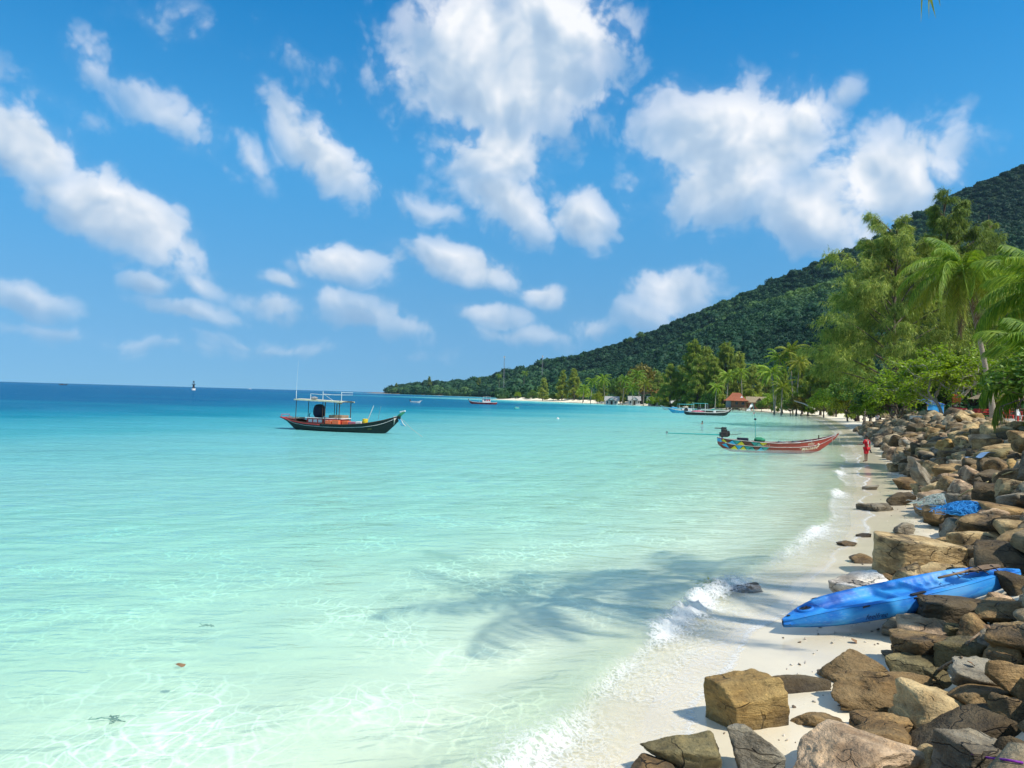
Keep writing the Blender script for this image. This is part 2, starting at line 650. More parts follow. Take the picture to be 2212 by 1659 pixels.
# sand ----------------------------------------------------------------------------
def sand_mat():
    m, nb, out = new_mat('sand')
    pos = nb.node('ShaderNodeNewGeometry').outputs['Position']
    z = nb.node('ShaderNodeSeparateXYZ', {0: pos}).outputs[2]
    n1 = nb.noise(pos, 0.8, 5, 0.6)
    n2 = nb.noise(pos, 60, 3, 0.7)
    n3 = nb.noise(pos, 5.0, 5, 0.6)
    dry = nb.mix(nb.smooth(n3, 0.3, 0.7), (0.86, 0.76, 0.57), (0.80, 0.69, 0.50))
    dry = nb.mix(nb.smooth(n2, 0.55, 0.75, 0, 0.35), dry, (0.50, 0.42, 0.32))
    wetc = nb.mix(nb.smooth(n1, 0.3, 0.7), (0.70, 0.61, 0.44), (0.62, 0.54, 0.39))
    zz = nb.math('MULTIPLY_ADD', nb.math('SUBTRACT', n1, 0.5), 0.10, z)
    wet = nb.smooth(zz, 0.06, 0.16, 1.0, 0.0)
    under = nb.smooth(z, -0.16, -0.03, 1.0, 0.0)
    col = nb.mix(wet, dry, nb.mix(under, wetc, (0.86, 0.79, 0.64)))
    litter = nb.mix(nb.smooth(nb.noise(pos, 1.7, 6, 0.7), 0.42, 0.6), (0.55, 0.46, 0.34), (0.20, 0.15, 0.10))
    col = nb.mix(nb.smooth(z, 1.6, 2.2, 0, 0.8), col, litter)
    yy = nb.node('ShaderNodeSeparateXYZ', {0: pos}).outputs[1]
    col = nb.mix(nb.smooth(yy, 600, 680), col, nb.mix(nb.smooth(nb.noise(pos, 0.25, 4, 0.7), 0.4, 0.6), (0.26, 0.18, 0.13), (0.14, 0.10, 0.08)))
    p = nb.node('ShaderNodeBsdfPrincipled', {'Base Color': col, 'Roughness': nb.math('MULTIPLY_ADD', wet, -0.76, 0.92)})
    nb.put(p.inputs['Specular IOR Level'], nb.math('MULTIPLY_ADD', wet, 0.35, 0.2))
    bs = nb.math('MULTIPLY_ADD', wet, -0.42, 0.46)
    hgt = nb.math('ADD', nb.math('MULTIPLY', n3, 0.7), nb.math('MULTIPLY', n2, 0.25))
    b = nb.node('ShaderNodeBump', {'Height': hgt, 'Strength': bs, 'Distance': 0.03})
    nb.put(p.inputs['Normal'], b.outputs[0])
    nb.l.new(p.outputs[0], out.inputs[0])
    return m


nland = int(np.searchsorted(rr, 1900))
GZ = ground_z(GX[:nland], GY[:nland], GD[:nland])
Zfull = np.zeros_like(GX)
Zfull[:nland] = GZ
SAND = sand_mat()
o = obj('beach', grid_mesh('beach', Zfull, nland, 0, SAND))
kind(o, 'structure', 'pale sand beach and shallow sea bed', 'beach')


# water ---------------------------------------------------------------------------
def water_mat():
    m, nb, out = new_mat('sea_water')
    pos = nb.node('ShaderNodeNewGeometry').outputs['Position']
    d = nb.node('ShaderNodeAttribute', attribute_name='depth').outputs['Fac']
    dn = nb.math('DIVIDE', d, 10.0)
    T = nb.math('POWER', 0.50, nb.math('MAXIMUM', d, 0.0))
    body = nb.ramp(dn, [(0.0, (0.66, 0.86, 0.77)), (0.07, (0.42, 0.76, 0.69)), (0.13, (0.23, 0.63, 0.61)), (0.20, (0.085, 0.42, 0.46)),
                        (0.34, (0.010, 0.22, 0.30)), (0.55, (0.003, 0.125, 0.225)), (1.0, (0.001, 0.085, 0.195))])
    tint = nb.ramp(dn, [(0.0, (1, 1, 1)), (0.012, (0.90, 0.98, 0.93)), (0.05, (0.66, 0.95, 0.85)), (0.09, (0.48, 0.92, 0.84)), (0.2, (0.28, 0.82, 0.80)), (0.5, (0.10, 0.6, 0.66))])
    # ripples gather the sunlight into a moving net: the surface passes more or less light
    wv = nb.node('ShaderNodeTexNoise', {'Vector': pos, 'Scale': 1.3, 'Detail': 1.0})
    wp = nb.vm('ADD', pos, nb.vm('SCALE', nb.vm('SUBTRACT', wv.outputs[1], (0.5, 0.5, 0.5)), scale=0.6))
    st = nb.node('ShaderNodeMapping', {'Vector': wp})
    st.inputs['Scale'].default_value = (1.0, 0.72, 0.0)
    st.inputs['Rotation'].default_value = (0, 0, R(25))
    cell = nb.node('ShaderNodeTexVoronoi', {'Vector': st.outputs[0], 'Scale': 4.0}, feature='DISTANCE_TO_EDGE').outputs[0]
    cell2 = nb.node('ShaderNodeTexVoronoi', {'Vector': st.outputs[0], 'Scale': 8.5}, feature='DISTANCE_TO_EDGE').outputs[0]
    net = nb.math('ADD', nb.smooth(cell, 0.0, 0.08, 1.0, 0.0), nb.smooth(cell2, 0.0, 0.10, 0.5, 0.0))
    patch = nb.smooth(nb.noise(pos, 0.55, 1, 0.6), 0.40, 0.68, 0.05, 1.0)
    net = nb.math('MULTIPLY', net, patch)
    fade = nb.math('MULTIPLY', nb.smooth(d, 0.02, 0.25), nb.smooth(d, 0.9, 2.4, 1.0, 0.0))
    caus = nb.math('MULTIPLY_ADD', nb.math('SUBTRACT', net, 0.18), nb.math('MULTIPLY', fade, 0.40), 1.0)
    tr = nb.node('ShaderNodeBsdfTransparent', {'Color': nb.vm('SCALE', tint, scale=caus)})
        # wavelets
    rot = nb.node('ShaderNodeMapping', {'Vector': pos})
    rot.inputs['Rotation'].default_value = (0, 0, R(-18))
    rot.inputs['Scale'].default_value = (0.55, 1.5, 1)
    h1 = nb.noise(rot.outputs[0], 0.55, 2, 0.55, 0.4)
    h2 = nb.noise(rot.outputs[0], 2.6, 3, 0.6, 0.5)
    h3 = nb.noise(rot.outputs[0], 0.12, 1, 0.5)
    hh = nb.math('ADD', nb.math('ADD', nb.math('MULTIPLY', h1, 0.60), nb.math('MULTIPLY', nb.noise(rot.outputs[0], 1.25, 2, 0.6, 0.3), 0.42)), nb.math('MULTIPLY', h2, 0.32))
    sd = nb.node('ShaderNodeAttribute', attribute_name='offshore').outputs['Fac']
    ph = nb.math('ADD', nb.math('MULTIPLY', sd, 5.2), nb.math('MULTIPLY', h1, 9.0))
    h4 = nb.math('MULTIPLY', nb.math('SINE', ph), nb.math('MULTIPLY', nb.smooth(sd, 0.6, 2.0), nb.smooth(sd, 9.0, 26.0, 0.075, 0.0)))
    hh = nb.math('ADD', hh, nb.math('MULTIPLY', h4, nb.smooth(h2, 0.35, 0.6, 0.3, 1.0)))
    hh = nb.math('MULTIPLY', hh, nb.smooth(h3, 0.3, 0.65, 0.55, 1.25))
    calm = nb.smooth(d, 0.0, 1.3, 0.22, 1.0)
    b = nb.node('ShaderNodeBump', {'Height': hh, 'Strength': nb.math('MULTIPLY', calm, 1.0), 'Distance': 0.55})
    df = nb.node('ShaderNodeBsdfDiffuse', {'Color': body, 'Normal': b.outputs[0]})
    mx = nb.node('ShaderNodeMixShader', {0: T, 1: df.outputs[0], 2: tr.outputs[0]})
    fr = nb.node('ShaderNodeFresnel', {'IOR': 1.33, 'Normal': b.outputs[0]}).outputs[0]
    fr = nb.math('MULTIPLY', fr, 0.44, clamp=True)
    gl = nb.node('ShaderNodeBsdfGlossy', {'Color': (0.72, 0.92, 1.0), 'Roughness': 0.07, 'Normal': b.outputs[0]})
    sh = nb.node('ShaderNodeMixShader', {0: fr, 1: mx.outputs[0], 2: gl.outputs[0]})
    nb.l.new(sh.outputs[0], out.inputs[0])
    return m


def swell(x, y, d):
    far = np.hypot(x, y)
    a = 0.035 * fbm(x / 2.6, y / 1.5, 3.0, 3) + 0.05 * fbm(x / 7, y / 3.5, 8.0, 2)
    a = a * np.clip(0.25 + (-d) / 5, 0.15, 1) * (1 - sstep(60, 160, far))
    # the small wave about to break along the edge
    lip = -0.75 + 0.35 * fbm(x / 3.1, y / 3.1, 4.4, 2)
    amp = 0.10 * (0.5 + 0.9 * vn3(x / 2.4, y / 2.4, 11.0)) * (1 - sstep(40, 70, far))
    w = d - lip
    a = a + amp * np.where(w > 0, np.exp(-(w / 0.16) ** 2), np.exp(-(w / 0.75) ** 2))
    return a


dep_full = depth_of(GD, GX, GY)
WZ = np.where(GD < 1.2, swell(GX, GY, GD), -0.3) - 0.0
WZ = np.where(GD > 0.0, WZ * np.clip(1 - GD / 0.5, 0, 1) - 0.02 * np.clip(GD, 0, 10), WZ)
WZ = np.maximum(WZ, -0.5)
first_w = int(np.searchsorted(rr, 1.3))
me = grid_mesh('sea', WZ, nR, first_w, water_mat())
at = me.attributes.new('depth', 'FLOAT', 'POINT')
dv = np.where(GD < 0, np.maximum(dep_full + WZ, 0), 0)[first_w:nR]
at.data.foreach_set('value', dv.ravel().astype(np.float32))
at2 = me.attributes.new('offshore', 'FLOAT', 'POINT')
at2.data.foreach_set('value', np.maximum(-GD[first_w:nR], 0).ravel().astype(np.float32))
o = obj('sea', me)
kind(o, 'structure', 'clear turquoise sea deepening to blue', 'water')


# foam along the edge ----------------------------------------------------------------
def foam_mat():
    m, nb, out = new_mat('foam')
    pos = nb.node('ShaderNodeNewGeometry').outputs['Position']
    e = nb.node('ShaderNodeAttribute', attribute_name='cover').outputs['Fac']
    wv = nb.node('ShaderNodeTexNoise', {'Vector': pos, 'Scale': 3.5, 'Detail': 4.0})
    wp = nb.vm('ADD', pos, nb.vm('SCALE', nb.vm('SUBTRACT', wv.outputs[1], (0.5, 0.5, 0.5)), scale=0.7))
    c1 = nb.node('ShaderNodeTexVoronoi', {'Vector': wp, 'Scale': 11.0, 'Detail': 1.0}, feature='DISTANCE_TO_EDGE').outputs[0]
    lace = nb.smooth(c1, 0.0, 0.22, 1, 0)
    big = nb.noise(wp, 1.5, 4, 0.65)
    fine = nb.noise(wp, 26.0, 4, 0.7)
    k = nb.math('ADD', nb.math('MULTIPLY', lace, 0.34), nb.math('ADD', nb.math('MULTIPLY', big, 0.62), nb.math('MULTIPLY', fine, 0.18)))
    a = nb.smooth(nb.math('MULTIPLY_ADD', nb.math('SUBTRACT', k, 0.50), 0.95, e), 0.26, 0.86)
    df = nb.node('ShaderNodeBsdfPrincipled', {'Base Color': (0.86, 0.86, 0.83), 'Roughness': 0.45, 'Subsurface Weight': 0.0})
    bp = nb.node('ShaderNodeBump', {'Height': nb.noise(pos, 45, 4, 0.7), 'Strength': 0.6, 'Distance': 0.02})
    nb.put(df.inputs['Normal'], bp.outputs[0])
    tr = nb.node('ShaderNodeBsdfTransparent')
    mx = nb.node('ShaderNodeMixShader', {0: nb.math('MULTIPLY', a, 0.64), 1: tr.outputs[0], 2: df.outputs[0]})
    nb.l.new(mx.outputs[0], out.inputs[0])
    return m


def make_foam():
    i0 = int(np.argmin(np.hypot(SHORE[:, 0] + 0.7, SHORE[:, 1] - 3.7)))
    P = SHORE[i0:]
    seg = np.hypot(*(P[1:] - P[:-1]).T)
    L = np.concatenate([[0], np.cumsum(seg)])
    s = np.concatenate([np.arange(0, 16, 0.035), np.arange(16, 40, 0.09), np.geomspace(40, 300, 220)])
    X, Y = np.interp(s, L, P[:, 0]), np.interp(s, L, P[:, 1])
    tx, ty = np.gradient(X), np.gradient(Y)
    tl = np.hypot(tx, ty)
    # land lies to the right of the walk
    nx, ny = ty / tl, -tx / tl
    t = np.linspace(-2.3, 0.75, 74)
    Sg, Tg = np.meshgrid(s, t, indexing='ij')
    PX, PY = X[:, None] + nx[:, None] * Tg, Y[:, None] + ny[:, None] * Tg
    d = shore_d(PX, PY)
    edge = 0.30 + 0.40 * fbm(Sg / 1.9, 0 * Sg, 6.0, 3)                # scalloped run-up line
    lip = -0.75 + 0.35 * fbm(PX / 3.1, PY / 3.1, 4.4, 2)
    gate = sstep(0.36, 0.62, vn3(Sg / 3.2, 0 * Sg, 12.5))             # foam comes and goes along the shore
    nearw = 1 - sstep(1.5, 6.0, Sg)
    band = sstep(0.02, -0.10, d - edge) * sstep(lip - 0.10 - 0.6 * nearw, lip + 0.35, d)
    cover = band * (0.15 + 0.17 * np.maximum(gate, nearw))
    front = np.exp(-((d - edge + 0.05) / 0.055) ** 2)
    wash = np.exp(-((d - lip - 0.18) / 0.10) ** 2) * (0.35 + 0.4 * gate)
    cover = np.clip(cover + 0.34 * front + 0.24 * wash, 0, 1)
    # tumbling white water where the little wave breaks
    q = d - (lip + 0.14)
    brk = sstep(0.52, 0.72, vn3(Sg / 2.7 + 3.1, 0 * Sg, 31.5)) * np.exp(-(q / 0.30) ** 2) * (Sg < 40)
    brk = np.maximum(brk * 0.8, np.exp(-((Sg - 7.6) / 0.9) ** 2) * np.exp(-((q - 0.05) / 0.22) ** 2))
    cover = np.clip(cover + brk * 0.55, 0, 0.93)
    wz = swell(PX, PY, d)
    base = np.maximum(np.where(d > 0, land_z(np.maximum(d, 0), PX, PY), -9), np.where(d < 0.6, np.where(d > 0, wz * np.clip(1 - d / 0.5, 0, 1) - 0.02 * d, wz), -9))
    lump = np.abs(fbm(PX * 4.2, PY * 4.2, 2.0, 4)) * 0.9 + 0.5 * np.abs(fbm(PX * 12, PY * 12, 7.0, 3))
    Z = base + 0.010 + 0.006 * fbm(PX * 9, PY * 9, 1, 3) * cover + brk * 0.20 * lump
    n, m_ = PX.shape
    ii = np.arange(n * m_).reshape(n, m_)
    Q = np.stack([ii[:-1, :-1], ii[:-1, 1:], ii[1:, 1:], ii[1:, :-1]], -1).reshape(-1, 4)
    keep = (cover.ravel()[Q].max(1) > 0.03)
    me = mesh('foam', np.stack([PX.ravel(), PY.ravel(), Z.ravel()], 1), Q[keep], foam_mat(), smooth=True)
    a = me.attributes.new('cover', 'FLOAT', 'POINT')
    a.data.foreach_set('value', cover.ravel().astype(np.float32))
    kind(obj('foam', me), 'stuff', 'white foam of small waves breaking along the sand', 'foam')


make_foam()


# ------------------------------------------------------------------ hill
def E_of(pts):
    u = [(x - 1106) / FPX for x, y in pts]
    e = [(823.2 + 0.0285 * x - y) / FPX for x, y in pts]
    return u, e


RIDGE = E_of([(826, 846), (845, 842), (870, 838), (930, 836), (1000, 833), (1060, 822), (1100, 810), (1150, 801), (1200, 787), (1300, 755), (1380, 731), (1450, 700), (1560, 655), (1700, 595),
              (1870, 525), (1990, 459), (2020, 437), (2110, 395), (2212, 354), (2400, 300), (2700, 240), (3300, 240), (4200, 300)])
SPUR = E_of([(826, 846), (1100, 835), (1300, 800), (1400, 772), (1500, 731), (1560, 703), (1700, 643), (1850, 573), (2000, 520), (2212, 470), (2700, 380), (4200, 420)])
R_U = [-0.18, -0.10, 0.0, 0.12, 0.28, 0.45, 0.69, 1.2, 2.0]
R_Y = [1440, 1330, 1180, 1060, 980, 920, 880, 800, 700]
F_U = [-0.18, -0.12, -0.06, -0.015, 0.03, 0.06, 0.12, 0.20, 0.28, 0.34, 0.40, 0.50, 0.70, 1.2, 2.0]
F_Y = [1420, 1270, 1120, 920, 700, 560, 470, 400, 350, 330, 310, 270, 220, 150, 110]


def hill_z(u, Y):
    Rr, Ff = np.interp(u, R_U, R_Y), np.interp(u, F_U, F_Y)
    zr = CAMZ + np.interp(u, *RIDGE) * Rr
    y2 = Ff + (Rr - Ff) * 0.66
    z2 = CAMZ + np.interp(u, *SPUR) * y2
    t1 = np.clip((Y - Ff) / (y2 - Ff), 0, 1)
    t2 = np.clip((Y - y2) / (Rr - y2), 0, 1)
    up1 = 1.2 + (z2 - 1.2) * (t1 ** 1.35)
    dip = z2 + (zr - z2) * (t2 ** 1.5) - 0.17 * np.abs(zr) * np.sin(np.pi * t2) ** 1.0
    z = np.where(Y < y2, up1, dip)
    t3 = np.clip((Y - Rr) / (Rr * 0.35), 0, 1)
    z = np.where(Y > Rr, zr * (1 - 0.8 * t3 ** 1.2), z)
    amp = np.sin(np.pi * np.clip((Y - Ff) / (Rr - Ff), 0, 1)) * np.maximum(z2, 0)
    X = u * Y
    z = z + amp * 0.16 * fbm(X / 110, Y / 190, 3.3, 3)
    return np.where(Y < Ff, 1.2 - (Ff - Y) * 0.08, z)


def hill_mat():
    m, nb, out = new_mat('hill_ground')
    pos = nb.node('ShaderNodeNewGeometry').outputs['Position']
    n = nb.noise(pos, 0.05, 6, 0.65)
    z = nb.node('ShaderNodeSeparateXYZ', {0: pos}).outputs
    col = nb.mix(nb.smooth(n, 0.35, 0.65), (0.028, 0.055, 0.018), (0.055, 0.085, 0.025))
    tip = nb.math('MULTIPLY', nb.smooth(z[0], -232, -212, 1, 0), nb.smooth(z[2], 9, 16, 1, 0))
    col = nb.mix(tip, col, nb.mix(nb.smooth(nb.noise(pos, 0.3, 5, .7), 0.4, 0.6), (0.36, 0.24, 0.17), (0.22, 0.15, 0.11)))
    p = nb.node('ShaderNodeBsdfPrincipled', {'Base Color': col, 'Roughness': 0.95, 'Specular IOR Level': 0.1})
    nb.l.new(p.outputs[0], out.inputs[0])
    return m


uu = np.concatenate([np.linspace(-0.183, 0.85, 420), np.linspace(0.85, 2.0, 90)[1:]])
tt = np.concatenate([np.linspace(-0.06, 1.0, 170), np.linspace(1.0, 1.6, 24)[1:]])
UU, TT = np.meshgrid(uu, tt, indexing='ij')
Ff, Rr = np.interp(UU, F_U, F_Y), np.interp(UU, R_U, R_Y)
YY = Ff + (Rr - Ff) * TT
HZ = hill_z(UU, YY) * sstep(-0.1815, -0.163, UU) + (1 - sstep(-0.1815, -0.163, UU)) * -1.0
n_, m_ = UU.shape
ii = np.arange(n_ * m_).reshape(n_, m_)
Q = np.stack([ii[:-1, :-1], ii[1:, :-1], ii[1:, 1:], ii[:-1, 1:]], -1).reshape(-1, 4)
o = obj('hill', mesh('hill', np.stack([(UU * YY).ravel(), YY.ravel(), HZ.ravel()], 1), Q, hill_mat(), smooth=True))
kind(o, 'structure', 'steep jungle covered hill sloping down to a headland', 'hill')


def hz(x, y):
    u = np.asarray(x, float) / y
    return hill_z(u, y) * sstep(-0.1815, -0.163, u)

# ------------------------------------------------------------------ boulders
def rock_mat(name, per_island=False):
    m, nb, out = new_mat(name)
    geo = nb.node('ShaderNodeNewGeometry')
    oi = nb.node('ShaderNodeObjectInfo')
    rnd = geo.outputs['Random Per Island'] if per_island else oi.outputs['Random']
    off = nb.node('ShaderNodeCombineXYZ', {0: nb.math('MULTIPLY', rnd, 37.0), 1: nb.math('MULTIPLY', rnd, 91.0), 2: 0.0}).outputs[0]
    pos = nb.vm('ADD', geo.outputs['Position'], off)
    if per_island:
        base = nb.ramp(rnd, [(0.0, (0.18, 0.14, 0.09)), (0.25, (0.37, 0.28, 0.165)), (0.5, (0.53, 0.42, 0.25)), (0.75, (0.28, 0.225, 0.14)), (1.0, (0.60, 0.49, 0.32))])
    else:
        base = oi.outputs['Color']
    tilt = nb.node('ShaderNodeMapping', {'Vector': pos})
    tilt.inputs['Rotation'].default_value = (0.5, 0.3, 0.4)
    tilt.inputs['Scale'].default_value = (1.0, 1.0, 3.2)
    n1 = nb.noise(pos, 2.2, 6, 0.62)
    n2 = nb.noise(tilt.outputs[0], 3.4, 6, 0.68, 0.5)
    n3 = nb.noise(pos, 38, 4, 0.7)
    n4 = nb.noise(pos, 1.1, 4, 0.6)
    col = nb.mix(nb.smooth(n1, 0.34, 0.64), base, nb.mix(1.0, base, (0.50, 0.45, 0.40), 'MULTIPLY'))
    col = nb.mix(nb.smooth(n2, 0.52, 0.74, 0, 0.75), col, nb.mix(1.0, base, (1.55, 1.42, 1.22), 'MULTIPLY', clamp=False))
    col = nb.mix(nb.smooth(n2, 0.46, 0.30, 0, 0.9), col, nb.mix(1.0, base, (0.32, 0.31, 0.30), 'MULTIPLY'))
    col = nb.mix(nb.smooth(n4, 0.54, 0.70, 0, 0.7), col, (0.05, 0.05, 0.042))          # lichen stains
    col = nb.mix(nb.smooth(n3, 0.56, 0.72, 0, 0.65), col, nb.mix(1.0, col, (1.7, 1.6, 1.45), 'MULTIPLY', clamp=False))
    col = nb.mix(nb.smooth(n3, 0.44, 0.30, 0, 0.7), col, nb.mix(1.0, col, (0.4, 0.4, 0.4), 'MULTIPLY'))
    # broken cracks, and the damp foot of stones standing in the wash
    wob = nb.node('ShaderNodeTexNoise', {'Vector': pos, 'Scale': 3.0, 'Detail': 3.0})
    cp_ = nb.vm('ADD', tilt.outputs[0], nb.vm('SCALE', wob.outputs[1], scale=0.55))
    edge = nb.node('ShaderNodeTexVoronoi', {'Vector': cp_, 'Scale': 1.5}, feature='DISTANCE_TO_EDGE').outputs[0]
    crack = nb.math('MULTIPLY', nb.smooth(edge, 0.0, 0.022, 1.0, 0.0), nb.smooth(n4, 0.46, 0.56))
    col = nb.mix(nb.math('MULTIPLY', crack, 0.75), col, (0.03, 0.025, 0.02))
    zr_ = nb.node('ShaderNodeSeparateXYZ', {0: geo.outputs['Position']}).outputs[2]
    damp = nb.smooth(nb.math('MULTIPLY_ADD', nb.math('SUBTRACT', n1, 0.5), 0.12, zr_), 0.08, 0.16, 1.0, 0.0)
    col = nb.mix(nb.math('MULTIPLY', damp, 0.55), col, nb.mix(1.0, col, (0.42, 0.42, 0.40), 'MULTIPLY'))
    p = nb.node('ShaderNodeBsdfPrincipled', {'Base Color': col, 'Roughness': nb.math('MULTIPLY_ADD', damp, -0.45, nb.smooth(n2, 0.3, 0.7, 0.72, 0.92)), 'Specular IOR Level': 0.25})
    n5 = nb.noise(pos, 9.0, 5, 0.7, 0.3)
    h = nb.math('ADD', nb.math('ADD', nb.math('MULTIPLY', n2, 0.75), nb.math('MULTIPLY', n3, 0.14)), nb.math('MULTIPLY', n5, 0.35))
    h = nb.math('MULTIPLY_ADD', crack, -0.5, h)
    b = nb.node('ShaderNodeBump', {'Height': h, 'Strength': 0.95, 'Distance': 0.10})
    nb.put(p.inputs['Normal'], b.outputs[0])
    nb.l.new(p.outputs[0], out.inputs[0])
    return m


ROCK = rock_mat('boulder_stone')
ROCKS = rock_mat('boulder_heap_stone', True)


def ico(n):
    bm = bmesh.new()
    bmesh.ops.create_icosphere(bm, subdivisions=n, radius=1)
    bm.verts.index_update()
    V = np.array([v.co[:] for v in bm.verts])
    F = np.array([[v.index for v in f.verts] for f in bm.faces])
    bm.free()
    return V / np.linalg.norm(V, axis=1)[:, None], F


ICO = {k: ico(k) for k in (1, 2, 3, 4, 5, 6)}


def rock_shape(seed, lvl=4, boxy=0.6, p=14, rough=0.05, planes=8):
    p = p * 1.6
    rs = np.random.RandomState(seed)
    d, F = ICO[lvl]
    N, H = [], []
    if boxy >= 0.9:
        planes = 3
    if boxy > 0:
        q = Euler(rs.uniform(-0.35, 0.35, 3) * (1 if boxy < 0.9 else 0.35)).to_matrix()
        for a in ((1, 0, 0), (-1, 0, 0), (0, 1, 0), (0, -1, 0), (0, 0, 1), (0, 0, -1)):
            N.append(np.array(q @ Vector(a)))
            H.append((rs.uniform(0.78, 1.0) if boxy < 0.9 else rs.uniform(0.74, 0.82)) / (0.55 + 0.45 * boxy))
    for i in range(planes):
        v = rs.normal(size=3)
        N.append(v / np.linalg.norm(v))
        H.append(rs.uniform(0.64, 1.05))
    N, H = np.array(N), np.array(H)
    r = (np.maximum(d @ N.T / H, 0) ** p).sum(1) ** (-1.0 / p)
    V = d * r[:, None]
    o = rs.uniform(0, 50, 3)
    A = V + o
    V = V * (1 + rough * 2.6 * fbm(A[:, 0] * 1.3, A[:, 1] * 1.3, A[:, 2] * 1.3, 3) + rough * 1.3 * fbm(A[:, 0] * 4.2, A[:, 1] * 4.2, A[:, 2] * 4.2, 3))[:, None]
    # a broken ledge or two
    for k in range(2):
        n = rs.normal(size=3)
        n /= np.linalg.norm(n)
        s = V @ n - rs.uniform(0.35, 0.7)
        V = V - n[None] * (0.10 * sstep(0.0, 0.06, s) * np.clip(s + 0.15, 0, 1))[:, None]
    lo, hi = V.min(0), V.max(0)
    return (V - (lo + hi) / 2) / (hi - lo), F


_protos = [mesh('boulder', *rock_shape(900 + k, 4, boxy=(k % 3) * 0.45, p=12 + (k % 4) * 3, rough=0.04 + 0.012 * (k % 3)), ROCK, smooth=True) for k in range(18)]
_lows = [rock_shape(900 + k, 3, boxy=(k % 3) * 0.45, p=12 + (k % 4) * 3, rough=0.05) for k in range(18)]
TAN, BRN, DRK, GRY, OCH, PNK, GRN, WHT = ((0.60, 0.445, 0.225), (0.37, 0.25, 0.115), (0.17, 0.13, 0.075), (0.37, 0.33, 0.245), (0.45, 0.305, 0.115), (0.56, 0.405, 0.255), (0.29, 0.245, 0.12), (0.82, 0.78, 0.70))
LANDMARK = []
ROCKLIST = []          # footprints already taken: x, y, radius


def hand_rock(x0, y0, x1, y1, col, label, lvl=5, seed=None, boxy=0.5, p=14, lift=0.0, deep=0.8, yaw=0.0, sink=0.12, tilt=(0, 0), rough=0.05, base=None, Y=None):
    c = hit((x0 + x1) / 2, (base or y1) - (y1 - y0) * 0.06)
    Yd = Y or c.y
    w = (x1 - x0) / FPX * Yd
    app = (y1 - y0) / FPX * Yd
    th = math.atan2(CAMZ - c.z, Yd)
    dp = w * deep
    h = max((app - dp * 0.55 * math.sin(th)) / math.cos(th), 0.30 * w)
    cen = D((x0 + x1) / 2, (y0 + y1) / 2, Yd + dp * 0.28)
    seed = seed or int(x0 * 7 + y0)
    V, F = rock_shape(seed, lvl, boxy=boxy, p=p, rough=rough)
    if yaw:
        q = np.array(Euler((0, 0, yaw)).to_matrix())
        V = V @ q.T
        V = V / (V.max(0) - V.min(0))
    o = obj('boulder', mesh('boulder', V, F, ROCK, smooth=True), loc=cen, rot=(R(tilt[0]), R(tilt[1]), 0), scale=(w * 1.03, dp, h * (1 + sink)))
    o.location.z -= h * sink * 0.5 - lift
    o.color = (*col, 1)
    tag(o, label, 'boulder', 'boulders of the rock revetment')
    ROCKLIST.append((cen.x, cen.y, w * 0.42, cen.z + h / 2))
    LANDMARK.append(((x0 + x1) / 2, (y0 + y1) / 2, label))
    return o


